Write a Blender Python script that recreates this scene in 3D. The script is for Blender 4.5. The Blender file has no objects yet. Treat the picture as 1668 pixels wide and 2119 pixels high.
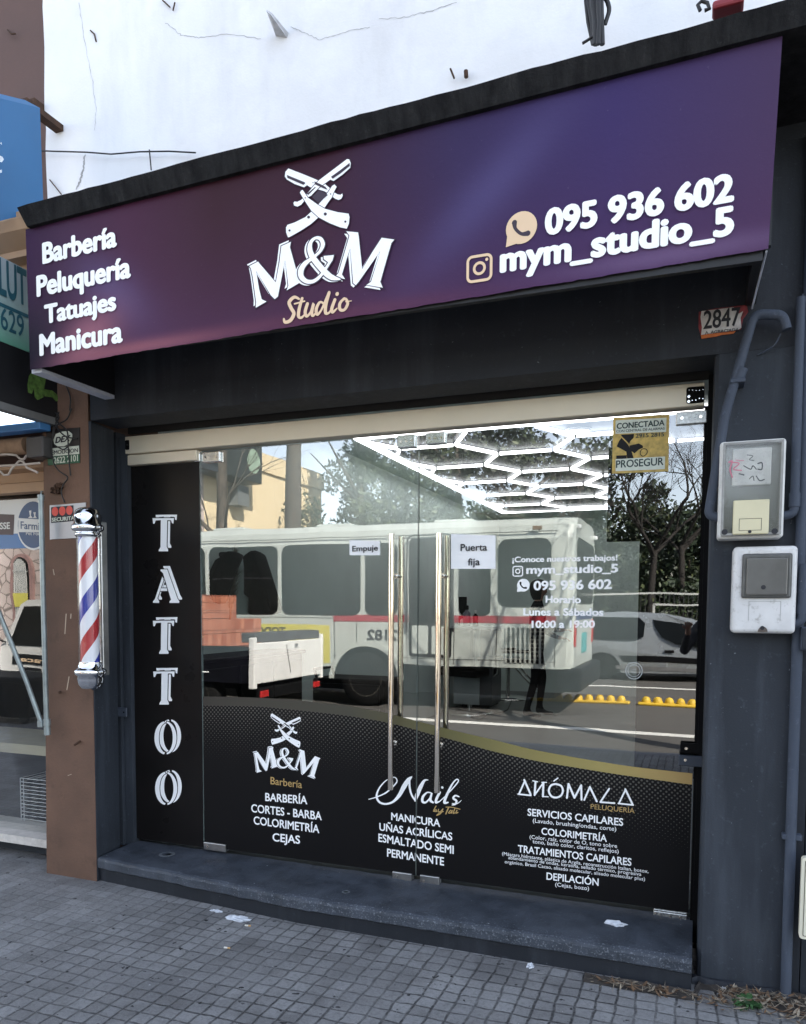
import bpy, bmesh, math, random
from mathutils import Vector, Matrix
R = math.radians
random.seed(7)
scene = bpy.context.scene
COL = scene.collection
# ------------------------------------------------------------------ camera, sky, sun, exposure
W, H = 1668.0, 2119.0
FPX, PPX, PPY = 1600.244, 819.887, 1361.153
def _rot(yaw, pitch, roll):
    cy, sy = math.cos(yaw), math.sin(yaw)
    r = Vector((cy, sy, 0)); f = Vector((-sy, cy, 0)); u = Vector((0, 0, 1))
    cp, sp = math.cos(pitch), math.sin(pitch)
    f, u = f*cp + u*sp, u*cp - f*sp
    cr, sr = math.cos(roll), math.sin(roll)
    return r*cr + u*sr, f, u*cr - r*sr
CR, CF, CU = _rot(R(21.21676), R(-3.58391), R(0.28559))
CAM = Vector((0, -3.5, 1.31))
cam = bpy.data.cameras.new('camera')
cam.sensor_fit = 'VERTICAL'; cam.sensor_height = 36.0
cam.lens = 36.0*FPX/H
cam.shift_x = -(PPX - W/2)/H
cam.shift_y = (PPY - H/2)/H
cam.clip_start = 0.02; cam.clip_end = 4000
camo = bpy.data.objects.new('camera', cam); COL.objects.link(camo)
camo.matrix_world = Matrix(((CR.x, CU.x, -CF.x, CAM.x), (CR.y, CU.y, -CF.y, CAM.y), (CR.z, CU.z, -CF.z, CAM.z), (0, 0, 0, 1)))
scene.camera = camo

SUN_DIR = Vector((0.75, 0.60, 0.80)).normalized()      # towards the sun: behind the shop, to the right
world = bpy.data.worlds.new('World'); scene.world = world
world.use_nodes = True
wn = world.node_tree.nodes; wl = world.node_tree.links
sky = wn.new('ShaderNodeTexSky'); sky.sky_type = 'NISHITA'; sky.sun_disc = False
sky.sun_elevation = math.asin(SUN_DIR.z); sky.sun_rotation = math.atan2(SUN_DIR.x, SUN_DIR.y)
sky.air_density = 1.0; sky.dust_density = 0.3; sky.ozone_density = 1.6
hs_ = wn.new('ShaderNodeHueSaturation'); hs_.inputs['Saturation'].default_value = .52; wl.new(sky.outputs[0], hs_.inputs['Color']); wl.new(hs_.outputs[0], wn['Background'].inputs[0]); wn['Background'].inputs[1].default_value = 0.13
sl = bpy.data.lights.new('sun', 'SUN'); sl.energy = 4.6; sl.angle = R(0.5); sl.color = (1, 0.95, 0.86)
so = bpy.data.objects.new('sun', sl); COL.objects.link(so)
so.rotation_euler = (-SUN_DIR).to_track_quat('-Z', 'Y').to_euler()
vs = scene.view_settings
vs.view_transform = 'Standard'; vs.look = 'None'; vs.gamma = 1; vs.use_curve_mapping = False
vs.exposure = 2.25
LED = 1.4
scene.cycles.max_bounces = 10; scene.cycles.transparent_max_bounces = 24; scene.cycles.glossy_bounces = 6
scene.cycles.use_denoising = True

# ------------------------------------------------------------------ measuring: a photo pixel on a plane of the place
def ray(u, v): return CF + CR*((u - PPX)/FPX) - CU*((v - PPY)/FPX)
def P(u, v, Y=0.0):
    d = ray(u, v); return CAM + d*((Y - CAM.y)/d.y)
def PX(u, v, X):
    d = ray(u, v); return CAM + d*((X - CAM.x)/d.x)
def PZ(u, v, Z):
    d = ray(u, v); return CAM + d*((Z - CAM.z)/d.z)
def M(u, v, Y):                       # what the door glass mirrors: the real thing stands at -Y
    p = P(u, v, Y); return Vector((p.x, -Y, p.z))

# ------------------------------------------------------------------ mesh helper
class MB:
    def __init__(s): s.v = []; s.f = []; s.m = []; s.uv = {}; s.sm = []
    def add(s, verts, faces, mi=0, smooth=False):
        o = len(s.v); s.v += [tuple(p) for p in verts]
        for f in faces:
            s.f.append(tuple(i + o for i in f)); s.m.append(mi); s.sm.append(smooth)
        return s
    def box(s, x0, x1, y0, y1, z0, z1, mi=0):
        v = [(x, y, z) for x in (x0, x1) for y in (y0, y1) for z in (z0, z1)]
        return s.add(v, [(0, 1, 3, 2), (4, 6, 7, 5), (0, 4, 5, 1), (2, 3, 7, 6), (0, 2, 6, 4), (1, 5, 7, 3)], mi)
    def hexa(s, p, mi=0):              # 8 points: bottom 4, top 4
        return s.add(p, [(3, 2, 1, 0), (4, 5, 6, 7), (0, 1, 5, 4), (1, 2, 6, 5), (2, 3, 7, 6), (3, 0, 4, 7)], mi)
    def rbox(s, x0, x1, y0, y1, z0, z1, r=0.01, seg=2, mi=0, only=None):
        bm = bmesh.new()
        vs_ = [bm.verts.new((x, y, z)) for x in (x0, x1) for y in (y0, y1) for z in (z0, z1)]
        for f in [(0, 1, 3, 2), (4, 6, 7, 5), (0, 4, 5, 1), (2, 3, 7, 6), (0, 2, 6, 4), (1, 5, 7, 3)]: bm.faces.new([vs_[i] for i in f])
        ed = list(bm.edges)
        if only == 'y': ed = [e for e in ed if abs((e.verts[0].co - e.verts[1].co).normalized().y) > .9]
        bmesh.ops.bevel(bm, geom=ed, offset=r, segments=seg, affect='EDGES', profile=0.5)
        bm.verts.index_update()
        s.add([v.co.copy() for v in bm.verts], [[v.index for v in f.verts] for f in bm.faces], mi); bm.free(); return s
    def prism(s, poly, y0, y1, mi=0, axis='y'):   # polygon of (a,b) pushed along an axis
        n = len(poly)
        def mk(a, b, c): return {'y': (a, c, b), 'x': (c, a, b), 'z': (a, b, c)}[axis]
        v = [mk(a, b, y0) for a, b in poly] + [mk(a, b, y1) for a, b in poly]
        f = [tuple(range(n)), tuple(range(2*n - 1, n - 1, -1))]
        f += [(i, i + n, (i + 1) % n + n, (i + 1) % n) for i in range(n)]
        return s.add(v, f, mi)
    def flat(s, poly, y, mi=0):
        return s.add([(a, y, b) for a, b in poly], [tuple(range(len(poly)))], mi)
    def tube(s, pts, r, n=10, mi=0, caps=True, smooth=True):
        pts = [Vector(p) for p in pts]; k = len(pts)
        rs = r if isinstance(r, (list, tuple)) else [r]*k
        v = []; up = None
        for i, p in enumerate(pts):
            t = (pts[min(i + 1, k - 1)] - pts[max(i - 1, 0)])
            t = t.normalized() if t.length > 1e-9 else Vector((0, 0, 1))
            if up is None:
                up = Vector((0, 0, 1)) if abs(t.z) < .9 else Vector((0, 1, 0))
            a = t.cross(up)
            if a.length < 1e-4: a = t.cross(Vector((1, 0, 0)))
            a.normalize(); b = a.cross(t).normalized(); up = b
            v += [p + (a*math.cos(2*math.pi*j/n) + b*math.sin(2*math.pi*j/n))*rs[i] for j in range(n)]
        f = [(i*n + j, i*n + (j + 1) % n, (i + 1)*n + (j + 1) % n, (i + 1)*n + j) for i in range(k - 1) for j in range(n)]
        s.add(v, f, mi, smooth)
        if caps: s.add(v[:n], [tuple(range(n - 1, -1, -1))], mi); s.add(v[-n:], [tuple(range(n))], mi)
        return s
    def lathe(s, prof, c, n=28, mi=0, axis='z', smooth=True):   # prof: (r, h)
        v = []
        for r, h in prof:
            for j in range(n):
                a = 2*math.pi*j/n
                q = (r*math.cos(a), r*math.sin(a), h)
                if axis == 'y': q = (q[0], q[2], q[1])
                if axis == 'x': q = (q[2], q[0], q[1])
                v.append((c[0] + q[0], c[1] + q[1], c[2] + q[2]))
        k = len(prof)
        f = [(i*n + j, i*n + (j + 1) % n, (i + 1)*n + (j + 1) % n, (i + 1)*n + j) for i in range(k - 1) for j in range(n)]
        s.add(v, f, mi, smooth)
        s.add(v[:n], [tuple(range(n - 1, -1, -1))], mi); s.add(v[-n:], [tuple(range(n))], mi)
        return s
    def build(s, name, mats, parent=None, uv=None):
        me = bpy.data.meshes.new(name); me.from_pydata(s.v, [], s.f)
        if not isinstance(mats, (list, tuple)): mats = [mats]
        for m in mats: me.materials.append(m)
        me.polygons.foreach_set('material_index', s.m); me.polygons.foreach_set('use_smooth', s.sm)
        if uv is not None:
            l = me.uv_layers.new(name='UVMap')
            for lp in me.loops: l.data[lp.index].uv = uv(s.v[lp.vertex_index])
        bm = bmesh.new(); bm.from_mesh(me)
        bmesh.ops.recalc_face_normals(bm, faces=bm.faces) if len(s.f) < 60000 else None
        bm.to_mesh(me); bm.free(); me.update()
        o = bpy.data.objects.new(name, me); COL.objects.link(o)
        if parent is not None: o.parent = parent
        return o
def tag(o, label=None, cat=None, group=None, kind=None):
    if label: o['label'] = label
    if cat: o['category'] = cat
    if group: o['group'] = group
    if kind: o['kind'] = kind
    return o
def empty(name, loc, label, cat, group=None):
    o = bpy.data.objects.new(name, None); o.empty_display_size = .1; COL.objects.link(o)
    o.location = loc
    PARENT_OFF[o.name] = Vector(loc)
    return tag(o, label, cat, group)
PARENT_OFF = {}
def part(mb, name, mats, parent, uv=None, label=None):
    """links a part whose mesh is given in world coordinates under an empty (or under a part of it)"""
    o = mb.build(name, mats, None, uv)
    root = parent
    o.parent = parent
    while root.parent is not None: root = root.parent
    if parent is root and root.type == 'EMPTY':
        o.location = -Vector(root.location)
    if label: o['label'] = label
    return o

# ------------------------------------------------------------------ materials
def srgb(r, g, b):
    f = lambda c: (c/255/12.92) if c/255 <= .04045 else ((c/255 + .055)/1.055)**2.4
    return (f(r), f(g), f(b), 1)
class NT:
    def __init__(s, name):
        s.m = bpy.data.materials.new(name); s.m.use_nodes = True
        s.n = s.m.node_tree.nodes; s.l = s.m.node_tree.links
        s.b = s.n['Principled BSDF']; s.out = s.n['Material Output']
        s.obj = None
    def new(s, t, **kw):
        n = s.n.new(t)
        for k, v in kw.items(): setattr(n, k, v)
        return n
    def coords(s):
        if s.obj is None: s.obj = s.new('ShaderNodeNewGeometry')
        return s.obj.outputs['Position']
    def set(s, sock, v):
        if hasattr(v, 'is_linked') or isinstance(v, bpy.types.NodeSocket): s.l.new(v, sock)
        else: sock.default_value = v
    def math(s, op, a, b=0.0, c=0.0):
        n = s.new('ShaderNodeMath', operation=op); s.set(n.inputs[0], a); s.set(n.inputs[1], b); s.set(n.inputs[2], c); return n.outputs[0]
    def noise(s, scale, detail=4, rough=.55, vec=None, stretch=None):
        n = s.new('ShaderNodeTexNoise'); n.inputs['Scale'].default_value = scale; n.inputs['Detail'].default_value = detail; n.inputs['Roughness'].default_value = rough
        v = vec if vec is not None else s.coords()
        if stretch:
            mp = s.new('ShaderNodeMapping'); mp.inputs['Scale'].default_value = stretch; s.l.new(v, mp.inputs[0]); v = mp.outputs[0]
        s.l.new(v, n.inputs['Vector']); return n.outputs[0]
    def ramp(s, fac, stops, interp='LINEAR'):
        n = s.new('ShaderNodeValToRGB'); n.color_ramp.interpolation = interp
        e = n.color_ramp.elements
        while len(e) < len(stops): e.new(.5)
        for i, (p, c) in enumerate(stops):
            e[i].position = p; e[i].color = c if len(c) == 4 else (*c, 1)
        s.set(n.inputs[0], fac); return n.outputs[0]
    def mix(s, fac, a, b, bt='MIX'):
        n = s.new('ShaderNodeMix', data_type='RGBA', blend_type=bt); s.set(n.inputs[0], fac); s.set(n.inputs[6], a); s.set(n.inputs[7], b); return n.outputs[2]
    def step(s, x, lo, hi):
        n = s.new('ShaderNodeMapRange'); n.inputs[1].default_value = lo; n.inputs[2].default_value = hi
        n.clamp = True; s.set(n.inputs[0], x); return n.outputs[0]
    def bump(s, h, strength=.3, dist=.005):
        n = s.new('ShaderNodeBump'); n.inputs['Strength'].default_value = strength; n.inputs['Distance'].default_value = dist
        s.l.new(h, n.inputs['Height']); s.l.new(n.outputs[0], s.b.inputs['Normal'])
    def color(s, v): s.set(s.b.inputs['Base Color'], v)
    def xyz(s, v=None):
        n = s.new('ShaderNodeSeparateXYZ'); s.l.new(v if v is not None else s.coords(), n.inputs[0]); return n.outputs
def mat(name, col, rough=.6, metal=0., var=.12, scale=6, bump=0., bscale=60, spec=.5, dirt=0., coat=0.):
    """plain surface with soft tone variation, optional grime and fine relief"""
    t = NT(name); c = col if len(col) == 4 else (*col, 1)
    n1 = t.noise(scale, 5)
    lo = tuple(x*(1 - var*1.6) for x in c[:3]) + (1,); hi = tuple(min(1, x*(1 + var)) for x in c[:3]) + (1,)
    k = t.ramp(n1, [(.28, lo), (.72, hi)])
    if dirt:
        d = t.step(t.noise(scale*3.1, 8, .7), .55, .75)
        k = t.mix(t.math('MULTIPLY', d, dirt), k, (c[0]*.3 + .01, c[1]*.28 + .01, c[2]*.25 + .008, 1))
    t.color(k)
    t.b.inputs['Roughness'].default_value = rough; t.b.inputs['Metallic'].default_value = metal
    t.b.inputs['Specular IOR Level'].default_value = spec
    if var: t.set(t.b.inputs['Roughness'], t.math('MULTIPLY_ADD', n1, .25, rough - .12))
    if coat: t.b.inputs['Coat Weight'].default_value = coat; t.b.inputs['Coat Roughness'].default_value = .04
    if bump: t.bump(t.noise(bscale, 6, .65), bump)
    return t.m
def emit(name, col, st):
    t = NT(name); e = t.new('ShaderNodeEmission'); e.inputs[0].default_value = col; e.inputs[1].default_value = st
    t.l.new(e.outputs[0], t.out.inputs[0]); return t.m
def glass(name, refl=.2, tint=(.93, .96, .95, 1), rough=0., fk=.7, wave=0.):
    t = NT(name)
    tr = t.new('ShaderNodeBsdfTransparent'); tr.inputs[0].default_value = tint
    gl = t.new('ShaderNodeBsdfGlossy'); gl.inputs['Roughness'].default_value = rough; gl.inputs[0].default_value = (1, 1, 1, 1)
    fr = t.new('ShaderNodeLayerWeight'); fr.inputs[0].default_value = .25
    if wave:
        bn = t.new('ShaderNodeBump'); bn.inputs['Strength'].default_value = wave; bn.inputs['Distance'].default_value = .01; t.l.new(t.noise(1.6, 2), bn.inputs['Height']); t.l.new(bn.outputs[0], gl.inputs['Normal'])
    fac = t.math('MULTIPLY_ADD', fr.outputs['Fresnel'], fk, refl)
    mx = t.new('ShaderNodeMixShader'); t.set(mx.inputs[0], t.math('MINIMUM', fac, .95)); t.l.new(tr.outputs[0], mx.inputs[1]); t.l.new(gl.outputs[0], mx.inputs[2])
    t.l.new(mx.outputs[0], t.out.inputs[0]); return t.m

# ------------------------------------------------------------------ lettering
_glyph = {}
def glyphs(body, bold=0., shear=0., space=1.0):
    key = (body, bold, shear, space)
    if key in _glyph: return _glyph[key]
    c = bpy.data.curves.new('t', 'FONT'); c.body = body; c.shear = shear; c.space_character = space; c.resolution_u = 4
    o = bpy.data.objects.new('t', c); COL.objects.link(o)
    me = bpy.data.meshes.new_from_object(o.evaluated_get(bpy.context.evaluated_depsgraph_get()))
    v = [(p.co.x, p.co.y) for p in me.vertices]; f = [tuple(p.vertices) for p in me.polygons]
    bpy.data.objects.remove(o); bpy.data.curves.remove(c); bpy.data.meshes.remove(me)
    offs = [(0, 0)]
    if bold: offs = [(0, 0)] + [(bold*math.cos(a), bold*math.sin(a)*.8) for a in [i*math.pi/4 for i in range(8)]]
    _glyph[key] = (v, f, offs); return _glyph[key]
CAP = None
def capheight():
    global CAP
    if CAP is None:
        v, f, o = glyphs('H'); CAP = max(p[1] for p in v)
    return CAP
def text_into(mb, body, A, B, up, nrm, bold=0., shear=0., space=1.0, mi=0, cap=None):
    """string from A to B along its baseline; up = cap height vector; nrm = towards the reader"""
    v, f, offs = glyphs(body, bold, shear, space)
    x0 = min(p[0] for p in v) - bold; x1 = max(p[0] for p in v) + bold
    A = Vector(A); ax = (Vector(B) - A)/(x1 - x0); ay = Vector(up)/capheight(); nrm = Vector(nrm)
    for i, (dx, dy) in enumerate(offs):
        mb.add([A + ax*(p[0] + dx - x0) + ay*(p[1] + dy) + nrm*(.00012*i) for p in v], f, mi)
def text_px(mb, body, a, b, cap, Y, bold=0., shear=0., space=1.0, mi=0):
    A = P(*a, Y); B = P(*b, Y); Hh = P(a[0], a[1] - cap, Y)
    text_into(mb, body, A, B, (0, 0, (Hh - A).z), (0, -1, 0), bold, shear, space, mi)
def stroke2(pts, w, closed=False):
    """ribbon of varying width along a smooth 2-D path -> verts, faces (z ramps so crossings never share a plane)"""
    if not isinstance(w, (list, tuple)): w = [w]*len(pts)
    n = len(pts); out = []; ww = []
    if n > 2:
        for i in range(n - 1):
            p0, p1, p2, p3 = pts[max(i - 1, 0)], pts[i], pts[i + 1], pts[min(i + 2, n - 1)]
            for k in range(6):
                t = k/6
                out.append(tuple(.5*((2*p1[d]) + (-p0[d] + p2[d])*t + (2*p0[d] - 5*p1[d] + 4*p2[d] - p3[d])*t*t + (-p0[d] + 3*p1[d] - 3*p2[d] + p3[d])*t**3) for d in (0, 1)))
                ww.append(w[i]*(1 - t) + w[i + 1]*t)
        out.append(tuple(pts[-1])); ww.append(w[-1])
    else: out = [tuple(p) for p in pts]; ww = list(w)
    v = []; m = len(out)
    for i, p in enumerate(out):
        q0, q1 = out[max(i - 1, 0)], out[min(i + 1, m - 1)]
        dx, dy = q1[0] - q0[0], q1[1] - q0[1]; L = math.hypot(dx, dy) or 1
        nx, ny = -dy/L*ww[i]/2, dx/L*ww[i]/2
        v += [(p[0] + nx, p[1] + ny, i/m), (p[0] - nx, p[1] - ny, i/m)]
    f = [(2*i, 2*i + 1, 2*i + 3, 2*i + 2) for i in range(m - 1)]
    # round ends
    for e in (0, m - 1):
        o = len(v); r = ww[e]/2; v += [(out[e][0] + r*math.cos(a*math.pi/5), out[e][1] + r*math.sin(a*math.pi/5), e/m + (.02 if e else -.02)) for a in range(10)]
        f.append(tuple(range(o, o + 10)))
    return v, f
# ================================================================== THE SHOP BUILDING
YF = -0.30          # face of the facade; the door glass is the plane y = 0
GZ = -0.15          # pavement
def paint_mat(name, col, edge=0.):
    """weathered dark facade paint: dust, drips, scuffs and brush relief"""
    t = NT(name)
    big = t.noise(1.3, 5); fine = t.noise(38, 8, .7); drip = t.noise(9, 6, .6, stretch=(1, 1, .12))
    c = t.ramp(big, [(.3, tuple(x*.78 for x in col)), (.7, tuple(x*1.22 for x in col))])
    c = t.mix(t.math('MULTIPLY', t.step(drip, .52, .72), .5), c, tuple(x*1.9 + .01 for x in col) + (1,))
    c = t.mix(t.math('MULTIPLY', t.step(fine, .58, .70), .30), c, tuple(x*2.6 + .02 for x in col) + (1,))
    c = t.mix(t.step(t.noise(85, 3, .5), .74, .77), c, (.17, .18, .20, 1))
    t.color(c); t.b.inputs['Roughness'].default_value = .62; t.b.inputs['Specular IOR Level'].default_value = .22
    t.set(t.b.inputs['Roughness'], t.math('MULTIPLY_ADD', fine, .3, .48))
    t.bump(t.math('ADD', t.math('MULTIPLY', fine, .6), t.noise(140, 3)), .25, .004)
    return t.m
m_dark = paint_mat('charcoal_wall_paint', (.027, .030, .037))
m_blue = paint_mat('blue_grey_wall_paint', (.033, .0385, .048))
m_black = mat('flat_black', (.004, .004, .0045), .6, spec=.1)
m_gasket = mat('black_rubber', (.012, .012, .013), .55)
def white_wall():
    t = NT('white_render')
    n = t.noise(2.2, 6, .6); st = t.noise(3.4, 7, .62, stretch=(1, 1, .25))
    c = t.ramp(n, [(.25, (.74, .75, .78, 1)), (.7, (.84, .85, .88, 1))])
    c = t.mix(t.math('MULTIPLY', t.step(t.noise(.9, 7, .7), .52, .62), .22), c, (.58, .57, .58, 1))
    c = t.mix(t.math('MULTIPLY', t.step(st, .52, .8), .5), c, (.55, .55, .57, 1))
    t.color(c); t.b.inputs['Roughness'].default_value = .85
    t.bump(t.math('ADD', t.noise(7, 5), t.math('MULTIPLY', t.noise(90, 4), .3)), .22, .012)
    return t.m
m_white = white_wall()
def canopy_mat():
    t = NT('sooty_canopy_render')
    d = t.noise(16, 7, .7, stretch=(1, 1, .10)); n = t.noise(30, 7, .7)
    c = t.ramp(d, [(.35, (.008, .008, .009, 1)), (.6, (.022, .022, .023, 1)), (.8, (.055, .054, .052, 1))])
    c = t.mix(t.math('MULTIPLY', t.step(n, .6, .75), .4), c, (.06, .06, .058, 1))
    t.color(c); t.b.inputs['Roughness'].default_value = .9; t.b.inputs['Specular IOR Level'].default_value = .15
    t.bump(t.math('ADD', n, d), .7, .012)
    return t.m
m_canopy = canopy_mat()
m_slot = mat('shutter_slot_dark', (.012, .011, .011), .7)
m_alu = mat('brushed_beige_aluminium', (.80, .72, .58), .42, .35, .05, 3, .04, 200)
m_chrome = mat('polished_steel', (.78, .76, .72), .16, 1., .05, 8)
m_steel = mat('satin_steel', (.50, .50, .50), .34, 1., .12, 20, .05, 120)
m_interior = mat('pale_interior_paint', (.72, .80, .77), .8, 0, .05, 2)
m_ceiling = mat('dark_ceiling_panel', (.02, .018, .03), .5)
m_floor = mat('grey_salon_floor', (.16, .17, .165), .35, 0, .12, 3)

shop = empty('shop_building', (-1.4, YF, GZ), 'charcoal painted single storey shop with white rendered upper wall and glass doors', 'shop')
X0, X1 = -2.935, 0.40
# fascia wall over the opening (face at YF), soffit, jambs
ZL = 2.272
mb = MB(); mb.box(X0, X1, YF, -0.10, ZL, 3.0); mb.box(X0, .57, YF + .001, -.10, 3.001, 3.064); mb.box(X1 + .001, .57, YF + .001, -.10, ZL, 3.0); part(mb, 'fascia_wall', m_dark, shop)
mb = MB(); mb.box(X0, 0.32, -0.095, 0.14, ZL + .035, 3.0); mb.box(X0, .02, -.02, .0, 2.262, 2.300); part(mb, 'shutter_box', m_slot, shop)
# left jamb: splayed reveal, dark gap and the channel beside the fixed panel
mb = MB(); mb.hexa([(-2.95, YF + .002, GZ), (-3.02, YF + .002, GZ), (-3.02, -.08, GZ), (-2.986, -.08, GZ),
                    (-2.935, YF + .002, ZL - .002), (-3.02, YF + .002, ZL - .002), (-3.02, -.08, ZL - .002), (-2.98, -.08, ZL - .002)])
part(mb, 'jamb', m_blue, shop)
mb = MB(); mb.box(-3.03, -2.988, -.05, .02, -.03, 2.27); mb.box(-2.985, -2.936, -.028, .02, -.03, 2.25); part(mb, 'shutter_channel', m_blue, shop)
mb = MB(); mb.box(.018, .046, -.045, .03, -.1, 2.27); mb.box(.006, .018, -.012, .02, -.03, 2.15); part(mb, 'shutter_channel', m_black, shop)
# right pillar: sound plaster face with rounded arris and a chipped foot
mb = MB()
pl = [(.052, YF), (.040, YF + .012), (.036, YF + .03), (.036, .14), (.345, .14), (.345, YF)]
mb.prism(pl, GZ - .05, ZL - .001, axis='z'); part(mb, 'pillar', m_blue, shop)
mb = MB()
random.seed(3)
pts = [(.02, -.335)] + [(.04 + i*.03, YF - .02 - random.random()*.03) for i in range(11)] + [(.36, YF + .01), (.02, YF + .02)]
v0 = [(x, y, GZ - .02) for x, y in pts]; v1 = [(x, y + (.012 if y < YF else 0), GZ + .012 + random.random()*.02) for x, y in pts]
n = len(pts); mb.add(v0 + v1, [tuple(range(n, 2*n))] + [(i, (i + 1) % n, (i + 1) % n + n, i + n) for i in range(n)]); part(mb, 'pillar_foot', m_dark, shop)
# the recess to the right with the down pipe, and the neighbour's return
mb = MB(); mb.box(.346, .40, -.27, .14, GZ - .05, ZL - .002); part(mb, 'pillar_return', m_dark, shop)
# canopy slab and white upper wall
mb = MB()
nx = 60; random.seed(11)
top = []; bot = []
for i in range(nx + 1):
    x = -2.83 + (3.40)*i/nx
    zt = 3.062 + .019*(x + 2.83) + .0022*math.sin(x*9) + random.uniform(-.0016, .0016); zb = 2.985 + .0215*(x + 2.83)
    top.append((x, -.835 + random.uniform(-.002, .002), zt)); bot.append((x + (.03 if i == 0 else 0), -.812, zb))
v = top + bot + [(p[0], YF + .0, p[2]) for p in top] + [(p[0], YF + .0, p[2]) for p in bot]; k = nx + 1
f = []
for i in range(nx):
    f += [(i, i + 1, k + i + 1, k + i), (i, 2*k + i, 2*k + i + 1, i + 1), (k + i, k + i + 1, 3*k + i + 1, 3*k + i)]
f += [(0, k, 3*k, 2*k), (nx, 2*k + nx, 3*k + nx, k + nx)]
mb.add(v, f); part(mb, 'canopy', m_canopy, shop)
mb = MB()
for r in range(1):
    ed = [(-3.19 + random.uniform(-.006, .006), z*.1 + 3.065) for z in range(0, 32)]
    poly = [(.57, 3.065)] + [(.57, 6.2), (-3.19, 6.2)] + ed[::-1]
    mb.prism(poly, YF - .0, .0)
part(mb, 'upper_wall', m_white, shop)
# cracks, bulge and old fixings of the white wall
m_crack = mat('hairline_crack', (.46, .46, .47), .9)
m_rust = mat('rusty_iron', (.07, .035, .02), .85, .2, .3, 30)
def crack(pts, w0, jit, seed):
    mb = MB(); random.seed(seed); out = []
    for a, b in zip(pts, pts[1:]):
        for i in range(10):
            t = i/10; out.append((a[0] + (b[0] - a[0])*t + random.uniform(-jit, jit), a[1] + (b[1] - a[1])*t + random.uniform(-jit, jit)))
    out.append(pts[-1]); w = [(P(p[0], p[1], YF - .0012), w0*random.uniform(.5, 1.5)) for p in out]
    for (p, wa), (q, wb) in zip(w, w[1:]):
        d = (q - p); d.normalize(); nrm = Vector((-d.z, 0, d.x))
        mb.add([p + nrm*wa, p - nrm*wa, q - nrm*wb, q + nrm*wb], [(0, 1, 2, 3)])
    part(mb, 'crack', m_crack, shop)
crack([(343, 47), (375, 73), (410, 78), (470, 70), (540, 80)], .0014, 1.6, 1)
crack([(600, 55), (635, 70), (660, 82), (720, 64), (765, 56)], .0014, 1.6, 2)
crack([(785, 40), (840, 35), (900, 20), (945, 5)], .0013, 1.8, 4)
crack([(163, 5), (176, 90), (192, 170), (199, 230), (196, 270)], .0012, 1.0, 5)
crack([(176, 320), (172, 350), (165, 375), (158, 392)], .0045, 2.0, 6)
def wire(pts, Y, r=.003):
    mb = MB(); mb.tube([P(u, v, Y) for u, v in pts], r, 6); part(mb, 'old_fixing', m_rust, shop)
wire([(187, 63), (195, 70), (199, 86)], YF - .004, .0035); wire([(336, 0), (352, 15)], YF - .01, .0035); wire([(362, 5), (358, 22)], YF - .01, .0035)
wire([(932, 142), (940, 162)], YF - .02, .004); wire([(964, 146), (965, 160)], YF - .02, .009)
wire([(103, 372), (127, 402)], YF - .01, .003)
mb = MB(); mb.hexa([P(571, 75, YF), P(594, 78, YF), P(597, 68, YF), P(585, 66, YF), P(552, 24, YF - .12), P(560, 30, YF - .12), P(562, 26, YF - .11), P(551, 20, YF - .11)])
part(mb, 'concrete_stub', mat('painted_stub', (.50, .50, .52), .85, 0, .2, 20), shop)
# interior room
mb = MB(); mb.box(-3.2, -3.06, .15, 9.2, -.1, 2.75); part(mb, 'interior_wall', m_interior, shop)
mb = MB(); mb.box(-3.06, .35, 9.0, 9.2, -.1, 2.75); part(mb, 'interior_wall', m_interior, shop)
mb = MB(); mb.box(.35, .45, .15, 9.2, -.1, 2.75); part(mb, 'interior_wall', m_black, shop)
mb = MB(); mb.box(-3.2, .45, .14, 9.2, -.12, -.02); part(mb, 'interior_floor', m_floor, shop)
mb = MB(); mb.box(-3.2, .45, .14, 9.2, 2.75, 2.85); part(mb, 'ceiling', m_interior, shop)
mb = MB(); mb.box(-2.62, .34, 2.45, 7.6, 2.735, 2.749); part(mb, 'ceiling_panel', m_ceiling, shop)
# stepped black partition that hides the right of the room
xa, xb = P(1258, 1000, 3).x, P(1322, 1200, 3).x
za, zb = P(1258, 928, 3).z, P(1280, 1120, 3).z
mb = MB(); mb.prism([(xb, -.02), (xb, zb), (xa, zb), (xa, za), (.35, za + .02), (.35, -.02)], 3.0, 3.06)
part(mb, 'partition', m_black, shop, label='black stepped partition behind the right door')
mb = MB(); mb.box(-3.2, .57, .15, 9.3, 2.86, 3.0); mb.box(-3.2, .57, 9.2, 9.3, -.1, 6.2); mb.box(.46, .57, .15, 9.2, -.1, 2.86); part(mb, 'roof', m_canopy, shop)

# ------------------------------------------------------------------ doorstep
def step_mat():
    t = NT('worn_step_paint')
    n = t.noise(7, 7, .65); f = t.noise(130, 4, .6); p = t.xyz()
    c = t.ramp(n, [(.3, (.030, .036, .046, 1)), (.7, (.072, .083, .104, 1))])
    # worn speckle: denser at the nosing, where feet rub
    edge = t.step(p[1], -.27, -.40)
    thr = t.math('MULTIPLY_ADD', edge, -.10, .67)
    c = t.mix(t.math('MULTIPLY', t.step(t.math('SUBTRACT', f, thr), 0, .05), .6), c, (.22, .24, .27, 1))
    c = t.mix(t.math('MULTIPLY', t.step(t.noise(24, 6, .7), .58, .7), .5), c, (.018, .02, .024, 1))
    c = t.mix(t.step(t.noise(45, 2, .5), .755, .78), c, (.5, .52, .54, 1))
    t.color(c); t.set(t.b.inputs['Roughness'], t.math('MULTIPLY_ADD', n, .35, .4))
    t.b.inputs['Specular IOR Level'].default_value = .3; t.bump(t.math('ADD', f, t.noise(20, 6)), .4, .006); return t.m
m_step = step_mat()
m_riser = paint_mat('dirty_riser_paint', (.022, .025, .031))
stp = empty('doorstep', (-1.4, -.3, GZ), 'dark painted concrete doorstep with worn speckled edge under the glass doors', 'doorstep')
mb = MB()
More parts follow.
